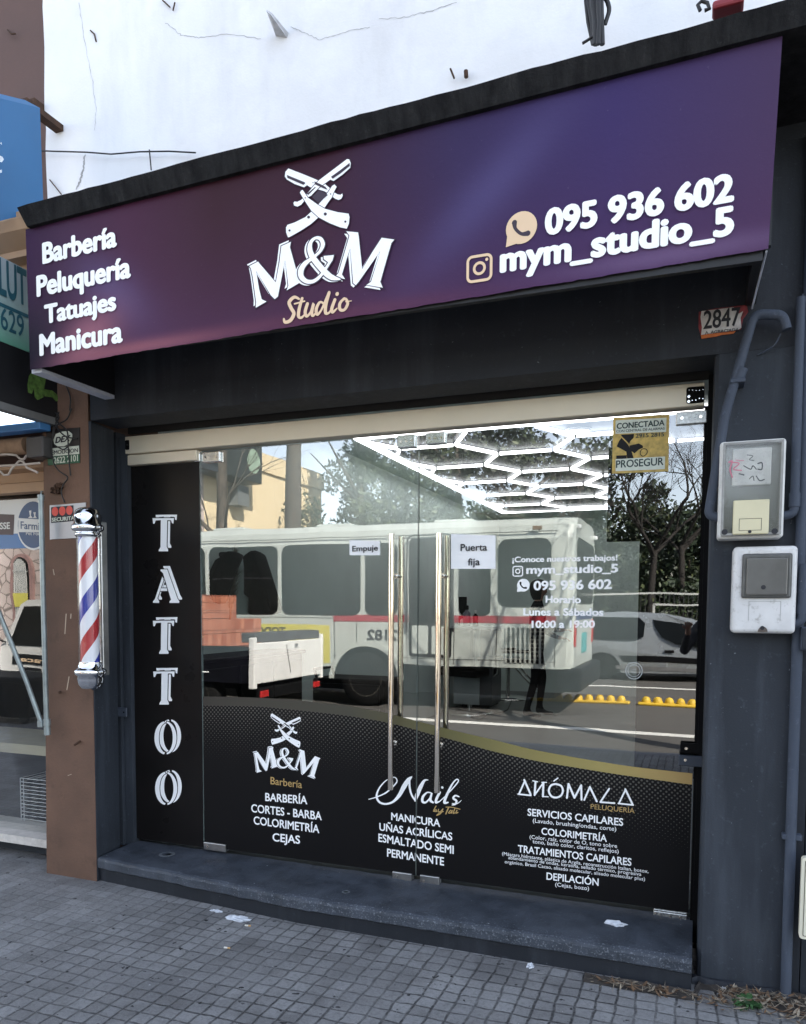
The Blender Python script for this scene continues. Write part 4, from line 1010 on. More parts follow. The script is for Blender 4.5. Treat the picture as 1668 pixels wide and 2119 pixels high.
mb = MB(); mb.rbox(a0, a1, Yb - .030, Yb - .0034, b0, b1, .010, 3); cv = part(mb, 'clear_cover', m_cover, m1_)
m_rim = mat('cover_rim', (.30, .295, .28), .4, 0, .15, 30)
mb = MB(); t_ = .008
for q in ((a0, a0 + t_, b0, b1), (a1 - t_, a1, b0, b1), (a0 + t_, a1 - t_, b0, b0 + t_), (a0 + t_, a1 - t_, b1 - t_, b1)): mb.box(q[0], q[1], Yb - .0335, Yb - .0305, q[2], q[3])
mb.build('cover_rim', m_rim, cv)
c0, c1, d0, d1 = rq(325, 298, 655, 606, Yb - .006); mb = MB(); mb.rbox(c0, c1, Yb - .012, Yb - .0032, d0, d1, .003, 1); lb_ = part(mb, 'dial_label', m_label, m1_)
mb = MB(); random.seed(4)
for pts, w in (([(420, 440), (480, 470), (500, 440), (530, 470)], 10), ([(545, 420), (580, 415), (578, 470), (545, 470)], 12), ([(450, 345), (500, 355), (470, 385), (510, 395)], 7), ([(530, 530), (560, 570), (600, 560)], 10), ([(380, 510), (420, 520)], 12), ([(470, 555), (500, 530), (510, 570)], 8)):
    spath(mb, pts, w, 4.238, 1440, 860, Y=Yb - .0125)
mb.build('printing', m_ink, lb_)
mb = MB()
for pts, w in (([(290, 410), (320, 400), (300, 470), (320, 540)], 12), ([(320, 410), (380, 420), (330, 470), (400, 480)], 10), ([(350, 390), (420, 395)], 6)):
    spath(mb, pts, w, 4.238, 1440, 860, Y=Yb - .0345)
mb.build('marker_scrawl', m_pink, cv)
c0, c1, d0, d1 = rq(328, 748, 636, 1038, Yb - .03); mb = MB(); mb.rbox(c0, c1, Yb - .040, Yb - .0342, d0, d1, .004, 2); fd = part(mb, 'fuse_door', m_cream, m1_)
mb = MB(); e0, e1, f0, f1 = rq(380, 905, 575, 1005, Yb - .04)
for q in ((e0, e1, f1 - .0015, f1), (e0, e0 + .0015, f0, f1), (e1 - .0015, e1, f0, f1), (e0, e1, f0, f0 + .0015)): mb.box(q[0], q[1], Yb - .0407, Yb - .0401, q[2], q[3])
c = P(*zb2(473, 1018), Yb - .04); mb.lathe([(.006, -.0005), (.005, .001)], (c.x, Yb - .0412, c.z), 10, axis='y'); mb.build('latch', m_ink, fd)
mb = MB()
for x, y in ((252, 1022), (690, 1015)): c = P(*zb2(x, y), Yb - .031); mb.lathe([(.0105, -.001), (.0095, .002)], (c.x, Yb - .0345, c.z), 14, axis='y')
mb.build('screw', m_ink, cv)
m2_ = empty('electricity_meter', P(1580, 1225, YF), 'lower scuffed white meter box with square grey window', 'meter box', 'meter boxes on the right pillar')
x0, x1, z0, z1 = rq(328, 1150, 872, 1915, Yb)
mb = MB(); mb.rbox(x0, x1, Yb, YF - .002, z0, z1, .016, 4); part(mb, 'body', mat('scuffed_white_plastic', (.66, .65, .64), .45, 0, .06, 14, dirt=.7), m2_)
c0, c1, d0, d1 = rq(410, 1215, 832, 1600, Yb); mb = MB(); mb.rbox(c0, c1, Yb - .010, Yb - .001, d0, d1, .007, 2); wf = part(mb, 'window_frame', mat('smoked_frame', (.10, .10, .095), .35, 0, .2, 20), m2_)
c0, c1, d0, d1 = rq(442, 1250, 800, 1575, Yb); mb = MB(); mb.rbox(c0, c1, Yb - .016, Yb - .0102, d0, d1, .005, 2); mb.build('window', mat('smoked_window', (.135, .13, .12), .22, 0, .12, 8), wf)
mb = MB(); c = P(*zb2(592, 1505), Yb - .016); mb.lathe([(.008, -.0005), (.006, .0015)], (c.x, Yb - .0175, c.z), 12, axis='y'); mb.build('reset_hole', m_ink, wf)
mb = MB(); e0, e1, f0, f1 = rq(465, 1628, 740, 1800, Yb)
for q in ((e0, e1, f1 - .001, f1), (e0, e0 + .001, f0, f1), (e1 - .001, e1, f0, f1)): mb.box(q[0], q[1], Yb - .0008, Yb - .0002, q[2], q[3])
part(mb, 'embossed_panel', m_rim, m2_)
mb = MB(); c = P(*zb2(585, 1915), Yb); r_ = .0165; mb.flat([(c.x + r_*math.cos(R(i*15)), z0 + .005 + r_*1.25*math.sin(R(i*15))) for i in range(13)], Yb - .0012); part(mb, 'lock_recess', mat('lock_brown', (.14, .11, .09), .6, 0, .3, 40), m2_)
mb = MB(); c = P(*zb2(582, 1862), Yb); mb.lathe([(.0075, -.0005), (.006, .002)], (c.x, Yb - .0035, c.z), 12, axis='y'); part(mb, 'lock', m_ink, m2_)
# junction box and boards of the neighbour at the far right
jb = empty('junction_box', P(1660, 1330, -.33), 'small blue grey junction box on the pipe at the right edge', 'junction box')
mb = MB(); a, b = P(1657, 1297, -.35), P(1690, 1346, -.35); mb.rbox(a.x, b.x, -.37, YF, b.z, a.z, .004, 2); part(mb, 'case', m_pipe, jb)
mb = MB(); mb.rbox(a.x + .004, b.x - .004, -.374, -.3702, b.z + .004, a.z - .004, .002, 1); part(mb, 'lid', m_blue, jb)
bd = empty('sign_board', P(1664, 1850, -.34), 'cream edged board leaning at the neighbour front at the right edge', 'board')
mb = MB(); a, b = P(1659, 1772, -.42), P(1668, 1942, -.42); mb.rbox(a.x, a.x + .7, -.43, -.405, b.z, a.z, .012, 3, only='y'); part(mb, 'board', mat('cream_board', (.72, .68, .54), .5, 0, .05), bd)
mb = MB(); mb.rbox(a.x + .011, a.x + .69, -.4312, -.4302, b.z + .011, a.z - .011, .004, 2, only='y'); part(mb, 'border_line', mat('olive_line', (.12, .11, .07), .6), bd)
mb = MB(); mb.rbox(a.x + .0135, a.x + .6875, -.4322, -.4313, b.z + .0135, a.z - .0135, .004, 2, only='y'); part(mb, 'face', mat('cream_face', (.74, .70, .57), .5, 0, .05), bd)
# neighbour on the right
nb = empty('neighbour_building', (4, 0, GZ), 'dark brown plain building adjoining the right pillar of the shop', 'building')
mb = MB(); mb.box(.60, 14, -.26, 5, GZ - .1, 6.4); part(mb, 'front_wall', mat('dark_brown_render', (.06, .05, .05), .8, 0, .15, 4, .2), nb)
mb = MB(); mb.box(.405, .598, YF + .04, .14, GZ - .1, 3.0); part(mb, 'side_pier', m_blue, nb)
# cables and the things on the canopy
m_cable = mat('black_cable', (.012, .011, .012), .5)
cb_ = empty('cable_bundle', P(1234, 80, -.6), 'thick bundle of black cables rising from the canopy top', 'cables')
mb = MB(); random.seed(2)
for i in range(7):
    du = (i - 3)*4.2; Y = -.5 + random.uniform(-.05, .05)
    mb = MB(); mb.tube([P(1234 + du*.8 + random.uniform(-3, 3), 92, Y), P(1232 + du + random.uniform(-3, 3), 45, Y), P(1228 + du*1.25, 5, Y), P(1226 + du*1.4, -60, Y)], random.uniform(.006, .012), 8); part(mb, 'cable', m_cable, cb_)
mb = MB(); mb.tube(bent([P(1252, 50, -.5), P(1262, 20, -.5), P(1256, 0, -.5), P(1246, -10, -.5)], .06), .008, 8)
mb.tube([P(1205, 90, -.5), P(1215, 84, -.5), P(1228, 75, -.5)], .005, 8)
part(mb, 'cable', m_cable, cb_)
mb = MB(); mb.tube([P(u, v, -.33) for u, v in ((-40, 309), (60, 311), (110, 313), (180, 315), (230, 319), (290, 314), (350, 313), (405, 316))], .0035, 6); tag(mb.build('slack_wire', m_cable), 'thin dark wire sagging across the foot of the white wall', 'wire')
mb = MB(); mb.tube([P(309, 310, -.335), P(311, 330, -.335), P(313, 352, -.335)], .0035, 6); tag(mb.build('wire_stay', m_cable), 'short upright wire holding the slack wire over the canopy', 'wire')
mb = MB(); v_ = [P(u, v, -.7) for u, v in ((1449, 22), (1444, 10), (1452, 2), (1464, 6), (1468, 18), (1458, 22))]; mb.tube(v_, .006, 8); tag(mb.build('cable_loop', m_cable), 'small loop of black cable on the canopy edge at top right', 'cables')
mb = MB(); a = P(1474, 14, -.7); b = P(1540, -4, -.7); mb.rbox(a.x, b.x, -.72, -.66, a.z - .02, a.z + .006, .008, 2); tag(mb.build('red_bundle', mat('red_plastic', (.22, .02, .03), .5, 0, .2)), 'small red plastic bundle lying on the canopy beside the cable loop', 'bundle')
# ================================================================== BARBER POLE
YB = -.40
bp = empty('barber_pole', P(183, 1240, YB), 'wall mounted barber pole with chrome caps and spiral red white blue stripes', 'barber pole')
c0 = P(183, 1110, YB); c1 = P(186, 1371, YB); cx = (c0.x + c1.x)/2; zt, zb = c0.z, c1.z
def stripes():
    t = NT('barber_stripes'); p = t.xyz()
    a = t.math('DIVIDE', t.math('ARCTAN2', t.math('SUBTRACT', p[0], cx), t.math('SUBTRACT', YB, p[1])), 2*math.pi)
    h = t.math('DIVIDE', t.math('SUBTRACT', p[2], zb), .395)
    s = t.math('FRACT', t.math('ADD', t.math('SUBTRACT', h, t.math('MULTIPLY', a, 1.0)), 20.17))
    t.color(t.ramp(s, [(0, (.80, .81, .84, 1)), (.25, (.42, .012, .022, 1)), (.5, (.80, .81, .84, 1)), (.75, (.018, .035, .32, 1))], 'CONSTANT'))
    t.b.inputs['Roughness'].default_value = .3; t.b.inputs['Coat Weight'].default_value = .6; t.b.inputs['Coat Roughness'].default_value = .03
    return t.m
mb = MB(); mb.lathe([(.047, zb - .01), (.047, zt + .01)], (cx, YB, 0), 48); part(mb, 'striped_cylinder', stripes(), bp)
m_tube = glass('clear_tube', .012, (.96, .96, .97, 1), 0., .35)
mb = MB(); mb.lathe([(.0565, zb - .004), (.0565, zt + .004)], (cx, YB, 0), 48); mb.f = mb.f[:-2]; mb.m = mb.m[:-2]; mb.sm = mb.sm[:-2]; part(mb, 'clear_tube', m_tube, bp)
m_mir = mat('mirror_chrome', (.82, .82, .84), .06, 1., .02, 10)
mb = MB()
mb.lathe([(.056, zt - .004), (.058, zt), (.064, zt + .004), (.064, zt + .012), (.060, zt + .016), (.060, zt + .022), (.074, zt + .028), (.078, zt + .036), (.078, zt + .05), (.073, zt + .058), (.066, zt + .062), (.066, zt + .10), (.064, zt + .112), (.056, zt + .128), (.042, zt + .139), (.022, zt + .145), (.002, zt + .147)], (cx, YB, 0), 48)
part(mb, 'top_cap', m_mir, bp)
mb = MB()
mb.lathe([(.002, zb - .142), (.030, zb - .139), (.050, zb - .128), (.061, zb - .108), (.065, zb - .085), (.066, zb - .066), (.074, zb - .062), (.078, zb - .054), (.078, zb - .040), (.072, zb - .032), (.060, zb - .026), (.060, zb - .014), (.056, zb - .008), (.056, zb + .004)], (cx, YB, 0), 48)
part(mb, 'bottom_cap', m_mir, bp)
a, b = P(206, 1080, -.33), P(232, 1398, -.33)
mb = MB(); mb.rbox(-2.90, -2.84, -.345, YF - .001, b.z, a.z, .003, 1); part(mb, 'backplate', m_steel, bp)
mb = MB()
for z in (zt + .044, zb - .047): mb.box(cx - .02, -2.85, YB, -.33, z - .009, z + .009)
part(mb, 'arm', m_mir, bp)
mb = MB()
for z in (1.58, 1.15): mb.lathe([(.005, -.001), (.004, .002)], (-2.85, -.3465, z), 10, axis='y')
part(mb, 'screw', m_chrome, bp)

# ================================================================== LEFT NEIGHBOUR
m_brown = mat('brown_wall_paint', (.140, .077, .050), .8, 0, .20, 3.5, .45, 70, dirt=.5)
m_brown2 = mat('dusky_brown_wall', (.115, .068, .060), .8, 0, .10, 3, .2, 40)
m_beige = mat('beige_moulding', (.40, .25, .15), .7, 0, .08, 6, .1, 40)
nbl = empty('neighbour_building', (-4.2, YF, GZ), 'brown painted neighbouring pet shop front with pillar and moulded beige cornice', 'building')
mb = MB()
pts = [(-3.300, YF + .0), (-3.300, .35), (-2.955, .35), (-2.955, YF + .004)]
mb.hexa([(-3.303, YF, GZ - .08), (-2.953, YF, GZ - .08), (-2.956, -.285, GZ - .08), (-3.303, -.285, GZ - .08), (-3.246, YF, 2.6), (-2.95, YF, 2.6), (-2.953, -.285, 2.6), (-3.246, -.285, 2.6)]); mb.box(-3.22, -3.025, -.284, .35, GZ - .08, 2.6)
part(mb, 'pillar', m_brown, nbl)
mb = MB(); mb.box(-9, -3.192, YF + .004, .35, 3.0, 6.2); part(mb, 'upper_wall', m_brown2, nbl)
mb = MB(); mb.box(-9, -2.96, YF + .05, .35, 2.6, 2.999); part(mb, 'fascia', m_brown, nbl)
# cornice moulding at the level of the canopy, stepped
prof = [(-.30, 2.93), (-.36, 2.93), (-.36, 2.99), (-.42, 3.0), (-.42, 3.03), (-.50, 3.08), (-.52, 3.12), (-.52, 3.15), (-.30, 3.15)]
mb = MB(); mb.prism([(y - .12, z + .02) for y, z in prof], -9, -2.87, axis='x'); part(mb, 'cornice', m_beige, nbl)
mb = MB(); mb.box(-9, -2.97, -.40, -.30, 2.72, 2.92); part(mb, 'fascia_moulding', m_beige, nbl)
m_shopglass = glass('neighbour_glass', .10, (.85, .87, .86, 1), 0., .22, .15)
GY = -.10
mb = MB(); mb.add([(-9, GY, -.02), (-3.30, GY, -.02), (-3.27, GY, 2.0), (-9, GY, 2.0)], [(0, 1, 2, 3)]); part(mb, 'window_pane', m_shopglass, nbl)
mb = MB(); mb.box(-9, -3.31, -.05, .3, GZ - .05, -.055); part(mb, 'plinth', m_blue, nbl)
mb = MB(); mb.box(-9, -3.30, -.20, .10, -.052, -.005); part(mb, 'sill', mat('white_stone_sill', (.62, .58, .53), .6, 0, .12, 20, dirt=.4), nbl)
mb = MB(); mb.box(-9, -3.30, .30, 2.5, -.06, -.02); mb.box(-9, -3.3, 2.4, 2.5, 0, 2.6); mb.box(-9.1, -9.0, -.1, 2.5, -.06, 2.6); mb.box(-3.29, -3.23, .351, 2.5, -.06, 2.6); mb.box(-9.1, -3.23, .351, 2.5, 2.61, 2.7); part(mb, 'interior', mat('dark_interior', (.03, .03, .032), .7, 0, .2), nbl)
prof = [(-.13, 1.95), (-.20, 1.95), (-.20, 2.0), (-.17, 2.01), (-.17, 2.06), (-.22, 2.075), (-.22, 2.10), (-.13, 2.10)]
mb = MB(); mb.prism(prof, -9, -3.27, axis='x'); part(mb, 'window_head', m_beige, nbl)
mb = MB(); mb.box(-9, -3.24, -.13, .30, 2.101, 2.6); part(mb, 'lintel', m_brown2, nbl)
# window decal
m_decw = mat('decal_white', (.66, .65, .62), .5, 0, .04); m_decb = mat('decal_blue', (.07, .17, .36), .45, 0, .05); m_decn = mat('decal_navy', (.03, .07, .16), .45); m_decbr = mat('decal_brown', (.07, .04, .04), .5)
dc = empty('window_decal', P(40, 1060, GY), 'white and blue pet food decal reading Farmina across the neighbour window', 'decal')
YD = GY - .003
mb = MB(); ppoly(mb, [(-200, 980), (88, 1030), (90, 1135), (-200, 1095)], Y=YD) if False else None
zT, zM, zB = P(60, 1032, YD).z, P(60, 1103, YD).z, P(60, 1134, YD).z
mb.add([(-5.5, YD, zM), (-3.29, YD, zM), (-3.275, YD, zT), (-5.5, YD, zT)], [(0, 1, 2, 3)], 0)
mb.add([(-5.5, YD, zB), (-3.29, YD, zB), (-3.29, YD, zM), (-5.5, YD, zM)], [(0, 1, 2, 3)], 1)
part(mb, 'banner', [m_decw, m_decb], dc)
mb = MB(); ppoly(mb, [(-40, 1062), (30, 1065), (28, 1107), (-40, 1106)], Y=YD - .0006); part(mb, 'brown_label', m_decbr, dc)
mb = MB(); text_px(mb, 'SSE', (0, 1095), (21, 1094), 13, YD - .0012, .03); part(mb, 'lettering', m_decw, dc)
mb = MB(); c = P(69, 1086, YD); 
for (r, y, mi) in ((.128, -.0006, 0), (.118, -.0009, 1)): mb.flat([(c.x + r*.98*math.cos(i*.1963), c.z + r*1.12*math.sin(i*.1963)) for i in range(32)], YD + y, mi)
ppoly(mb, [(38, 1072), (98, 1076), (98, 1102), (38, 1101)], Y=YD - .0012, mi=0)
ppoly(mb, [(60, 1057), (62, 1068), (58, 1072), (68, 1072), (64, 1067), (65, 1056)], Y=YD - .0013, mi=0); ppoly(mb, [(69, 1060), (71, 1068), (68, 1072), (76, 1072), (73, 1067), (74, 1060)], Y=YD - .0013, mi=0)
part(mb, 'emblem', [m_decw, m_decn], dc)
mb = MB(); text_px(mb, 'Farmina', (43, 1094), (99, 1098), 15, YD - .0018, .012); part(mb, 'lettering', m_decn, dc)
mb = MB(); text_px(mb, 'Pet Foods', (54, 1107), (93, 1108), 7, YD - .0018, .012); part(mb, 'lettering', m_decw, dc)
# awning supports: galvanised tubes
m_galv = mat('galvanised_tube', (.30, .34, .34), .45, .6, .15, 14, dirt=.3)
aw = empty('awning_arm', P(95, 1510, -.36), 'galvanised upright tube and slanting arm of a folded awning', 'awning arm')
mb = MB(); mb.tube([P(85, 1035, -.36), P(90, 1250, -.36), P(97, 1515, -.36)], .0135, 14); part(mb, 'upright', m_galv, aw)
mb = MB(); mb.tube([P(-30, 1200, -.52), P(20, 1322, -.46), P(55, 1410, -.40), P(86, 1498, -.37)], .0125, 14); part(mb, 'slanting_arm', m_galv, aw)
mb = MB(); a = P(97, 1488, -.36); mb.tube([a, a - Vector((0, 0, .035))], .019, 14); mb.tube([a - Vector((0, 0, .040)), a - Vector((-.002, 0, .085))], .017, 14); b = P(84, 1497, -.37); mb.rbox(b.x - .012, b.x + .02, -.385, -.355, b.z - .02, b.z + .018, .004, 1)
part(mb, 'clamp', m_galv, aw)
mb = MB(); a = P(85, 1036, -.36); mb.tube([a, a + Vector((0, 0, .03))], .017, 12); mb.tube([a + Vector((0, 0, .03)), a + Vector((.004, 0, .05)), a + Vector((.01, 0, .045))], .004, 8); part(mb, 'eyelet', m_galv, aw)
# rolled awning with its bracket and lattice
ro = empty('rolled_awning', P(30, 925, -.3), 'rolled beige awning tube with grey square bracket below the lit sign', 'awning')
mb = MB(); a = P(52, 922, -.30); mb.tube([(-6, -.30, a.z - .02), (a.x + .02, -.30, a.z)], .045, 18); part(mb, 'roll', mat('beige_canvas', (.30, .19, .12), .8, 0, .25, 14), ro)
mb = MB(); a, b = P(56, 905, -.36), P(92, 945, -.36); mb.rbox(a.x, b.x, -.37, -.25, b.z, a.z, .008, 2); part(mb, 'bracket', mat('dark_grey_bracket', (.07, .065, .065), .5, .2, .15), ro)
mb = MB()
for pts in ([(-20, 942), (15, 940), (34, 942), (42, 950), (50, 950), (55, 942)], [(-20, 965), (0, 975), (8, 983), (18, 982), (24, 970), (40, 954), (48, 955), (56, 968), (70, 974), (78, 978)], [(-20, 965), (40, 962), (82, 958)]):
    mb.tube([P(u, v, -.34) for u, v in pts], .006, 8)
part(mb, 'lattice', mat('off_white_rod', (.52, .45, .40), .6, 0, .1), ro)
# projecting marquee of the neighbour: black box seen from its end, pale green end panel
mq = empty('marquee_box', (-3.6, -.7, 2.26), 'black projecting marquee box with pale green end panel reading 629', 'marquee')
XQ = -3.15
zq0, zq1, zq2, zq3 = 2.262, 2.300, 2.585, 2.985
mb = MB(); mb.box(XQ - .04, XQ, -1.15, YF - .002, zq1, zq2 - .002); mb.box(-6.2, XQ - .041, -1.15, -1.11, zq1, zq2 - .002); mb.box(-6.2, XQ - .041, -1.109, YF - .002, zq2 - .04, zq2 - .002); part(mb, 'body', mat('black_marquee', (.010, .010, .012), .6, 0, .2), mq)
mb = MB(); mb.box(XQ - .045, XQ + .003, -1.152, YF - .001, zq0, zq1 - .002); mb.box(-6.2, XQ - .046, -1.152, -1.105, zq0, zq1 - .002); part(mb, 'rim', mat('grey_metal_rim', (.20, .20, .20), .5, .3, .15), mq)
def endpanel():
    t = NT('pale_green_panel'); p = t.xyz(); t.color(t.ramp(t.step(p[2], zq2, zq3), [(0, (.16, .42, .30, 1)), (.35, (.36, .52, .50, 1)), (1, (.42, .50, .55, 1))])); t.b.inputs['Roughness'].default_value = .4; return t.m
mb = MB(); mb.box(-6.2, XQ - .002, -1.15, -.44, zq2, zq3); part(mb, 'end_panel', endpanel(), mq)
m_teal = mat('teal_vinyl', (.03, .14, .19), .5)
def text_end(body, y0, y1, z, cap, bold=.03):
    mb = MB(); text_into(mb, body, (XQ - .0005, y0, z), (XQ - .0005, y1, z), (0, 0, cap), (1, 0, 0), bold); return mb
def onx(u, v): return PX(u, v, XQ)
a, b = onx(0, 607), onx(55, 632)
mb = text_end('ABSOLUT', a.y - (b.y - a.y)*1.55, b.y + .004, (a.z + b.z)/2, .165); 
a2, b2 = onx(4, 682), onx(50, 699); t2 = text_end('0629', a2.y - (b2.y - a2.y)*.42, b2.y, (a2.z + b2.z)/2 + .004, .10, .01); mb.add(t2.v, t2.f)
a3, b3 = onx(0, 628), onx(58, 657); mb.add([(XQ + .0004, -1.1, a3.z - .012), (XQ + .0004, -.45, a3.z - .012), (XQ + .0004, -.45, a3.z + .006), (XQ + .0004, -1.1, a3.z + .006)], [(0, 1, 2, 3)])
part(mb, 'lettering', m_teal, mq)
m_green = mat('green_spray_paint', (.13, .24, .05), .6, 0, .35, 40)
mb = MB(); GSP = [[(66, 770), (78, 767), (90, 772), (95, 785), (92, 800), (90, 822), (78, 828), (72, 822), (70, 805), (66, 815), (58, 812), (57, 795), (60, 778)], [(90, 805), (108, 808), (118, 816), (122, 828), (116, 831), (108, 822), (92, 820)]]
for g_ in GSP: mb.add([PX(u, v, XQ + .0015) for u, v in g_], [tuple(range(len(g_)))])
part(mb, 'paint_splotch', m_green, mq)
# lit sign under the marquee and the blue board high up
ls = empty('light_box', P(20, 850, -.36), 'white light box sign with blue border under the marquee', 'light box')
mb = MB(); a, b = P(88, 860, -.38), P(0, 893, -.38); mb.rbox(-6.0, a.x, -.40, -.325, b.z - .012, 2.50, .006, 2); part(mb, 'case', mat('blue_case', (.06, .20, .45), .4, 0, .06), ls)
mb = MB(); mb.box(-6.0, P(75, 860, -.4).x, -.4025, -.4005, P(40, 876, -.4).z, 2.48); part(mb, 'lit_face', emit('lit_white_face', (.80, .93, 1, 1), 1.1), ls)
bb = empty('blue_sign', P(30, 320, -.5), 'blue sign board high on the brown neighbour wall', 'sign')
A = [P(52, 207, -.55), P(60, 421, -.55), P(-140, 470, -1.05), P(-160, 155, -1.05)]
mb = MB(); d = Vector((.02, .07, 0)); mb.hexa([A[1], A[2], A[2] + d, A[1] + d, A[0], A[3], A[3] + d, A[0] + d]); part(mb, 'board', mat('blue_sign_face', (.03, .135, .30), .4, 0, .05, 3), bb)
mb = MB(); ov = Vector((0, -.004, 0))
for pts in ([(0, 296), (3, 294), (4, 300)], [(0, 322), (5, 324), (8, 330), (4, 336), (0, 335)], [(0, 352), (4, 351), (4, 357), (0, 358)]):
    mb.add([P(u, v, -.755) for u, v in pts], [tuple(range(len(pts)))])
part(mb, 'lettering', m_wletter, bb)
mb = MB(); a = P(50, 214, -.5); mb.box(a.x, a.x + .05, -.53, -.30, a.z - .03, a.z); b = P(78, 208, -.33); mb.box(b.x - .10, b.x + .01, -.36, YF + .004, b.z - .04, b.z - .005); part(mb, 'bracket', m_rust, bb)
mb = MB(); mb.tube([P(16, 62, YF), P(24, 70, YF - .02), P(32, 70, YF - .02)], .004, 6); tag(mb.build('wall_hook', m_rust), 'small bent rusty hook on the brown wall at top left', 'hook')
# plates on the pillar
dx = empty('advert_plate', P(128, 925, YF), 'black and green tin plate reading DEX on the brown pillar', 'plate')
def zl(x, y): return x/5.885, 740 + y/5.885
def lpoly(mb, pts, Y, mi=0): mb.add([P(*zl(*p), Y) for p in pts], [tuple(range(len(pts)))], mi)
mb = MB(); mb.prism([(P(*zl(*p), YF - .004).x, P(*zl(*p), YF - .004).z) for p in ((560, 880), (970, 850), (972, 1280), (585, 1312))], YF - .0045, YF + .002); part(mb, 'plate', mat('black_tin', (.014, .012, .012), .4, 0, .2), dx)
m_tinw = mat('tin_white', (.58, .60, .50), .5, 0, .1, 30); m_ting = mat('tin_green', (.02, .09, .045), .5)
mb = MB(); lpoly(mb, [(568, 1112), (962, 1072), (966, 1172), (572, 1208)], YF - .0050); lpoly(mb, [(650, 1000), (680, 930), (760, 900), (840, 895), (880, 930), (880, 980), (850, 1040), (780, 1080), (700, 1080), (660, 1050)], YF - .0050); part(mb, 'white_field', m_tinw, dx)
mb = MB(); lpoly(mb, [(574, 1212), (968, 1175), (972, 1280), (585, 1312)], YF - .0050); part(mb, 'green_field', m_ting, dx)
mb = MB(); text_px(mb, 'DEX', zl(672, 1042), zl(862, 1012), 68/5.885, YF - .0056, .05, .25); text_px(mb, 'DEMOLICION', zl(585, 1186), zl(950, 1150), 46/5.885, YF - .0056, .02); part(mb, 'lettering', m_ink, dx)
mb = MB(); text_px(mb, '2622 2101', zl(655, 1292), zl(950, 1258), 74/5.885, YF - .0056, .02); part(mb, 'lettering', m_tinw, dx)
sc = empty('security_plate', P(135, 1080, YF), 'grey alarm plate with three red dots behind the barber pole cap', 'plate')
mb = MB(); mb.prism([(P(*zl(*p), YF - .004).x, P(*zl(*p), YF - .004).z) for p in ((605, 1800), (1045, 1765), (1050, 2190), (608, 2215))], YF - .0045, YF + .002); part(mb, 'plate', mat('silver_plate', (.36, .37, .39), .4, .5, .1), sc)
mb = MB(); lpoly(mb, [(622, 1822), (895, 1798), (900, 1990), (622, 2014)], YF - .0050); part(mb, 'black_field', m_ink, sc)
mb = MB()
for x, y in ((670, 1875), (758, 1868), (845, 1860)): lpoly(mb, [(x + 40*math.cos(i*.3927), y + 56*math.sin(i*.3927)) for i in range(16)], YF - .0055)
part(mb, 'red_dot', mat('red_dot', (.62, .06, .04), .5), sc)
mb = MB(); text_px(mb, 'SECURITAS', zl(632, 1998), zl(935, 1972), 44/5.885, YF - .0056, .03); part(mb, 'lettering', m_tinw, sc)
# loose cables over the pillar
mb = MB()
for pts in ([(148, 845), (140, 868), (116, 880), (108, 905), (106, 935), (112, 962), (122, 975), (143, 988), (130, 1003), (126, 1020), (134, 1040)], [(122, 852), (114, 870), (124, 878), (140, 890), (141, 920), (143, 955), (146, 984)], [(132, 788), (140, 805), (147, 825), (144, 850)], [(114, 878), (125, 895), (138, 905), (160, 908)], [(112, 852), (124, 862), (112, 880), (108, 900)], [(120, 925), (132, 932), (144, 920)]):
    mb.tube(bent([P(u, v, YF - .02) for u, v in pts], .03), .0035, 6)
tag(mb.build('loose_cable', m_cable), 'tangle of thin black cables hanging over the brown pillar and its tin plate', 'cables')
mb = MB()
for u, v in ((124, 1008), (116, 1012), (120, 1020), (112, 1018)): c = P(u, v, YF - .01); vv, ff = crumple(c, (.018, .018, .02), int(u)); mb.add(vv, ff)
tag(mb.build('cable_clamp', m_rust), 'rusty cable clamp on the pillar under the black tin plate', 'clamp')
for u, v, lb in ((168, 1533, 'bent rusty peg low on the brown pillar below the barber pole'), (124, 1432, 'short rusty nail on the brown pillar left of the pole cap')):
    mb = MB(); mb.tube([P(u, v, YF + .01), P(u - 8, v + 5, YF - .03), P(u - 14, v + 9, YF - .035)] if u > 150 else [P(u, v, YF + .01), P(u - 1, v + 1, YF - .03)], .0065, 8)
    tag(mb.build('wall_peg', m_rust), lb, 'peg')
mb = MB()
for pts in ([(137, 1270), (134, 1312)], [(147, 1270), (146, 1280)], [(143, 1400), (138, 1428)], [(110, 1178), (112, 1190)], [(140, 1605), (148, 1602)]):
    a, b = P(*pts[0], YF - .0006), P(*pts[1], YF - .0006); mb.add([a + Vector((-.003, 0, 0)), a + Vector((.003, 0, 0)), b + Vector((.004, 0, 0)), b + Vector((-.002, 0, 0))], [(0, 1, 2, 3)])
part(mb, 'scratch', mat('scratched_plaster', (.50, .40, .30), .9, 0, .1), nbl)
# things behind the neighbour's glass
mb = MB(); a, b = P(-40, 1525, .12), P(92, 1556, .12); mb.box(-5, -3.33, .02, .5, b.z, a.z); tag(mb.build('display_shelf', mat('beige_board', (.50, .44, .31), .7, 0, .06)), 'beige display shelf inside the neighbour window', 'shelf')
cg = empty('wire_cage', P(70, 1650, .1), 'white wire pet cage standing inside the neighbour window', 'cage')
x0c, x1c = P(43, 1650, .06).x, -3.33; z0c, z1c = P(60, 1703, .06).z, P(60, 1612, .06).z
mb = MB(); n = 13
for i in range(n):
    z = z0c + (z1c - z0c)*i/(n - 1); mb.tube([(x0c, .45, z), (x0c, .06, z), (x1c + .2, .06, z)], .0025, 6)
for x in [x0c, x0c + .025]: mb.tube([(x, .06, z0c), (x, .06, z1c)], .003, 6)
for i in range(9): x = x0c + i*.05; mb.tube([(x, .06, z1c), (x, .45, z1c)], .0025, 6)
part(mb, 'wire_grid', mat('white_wire', (.66, .66, .66), .4, 0, .05), cg)
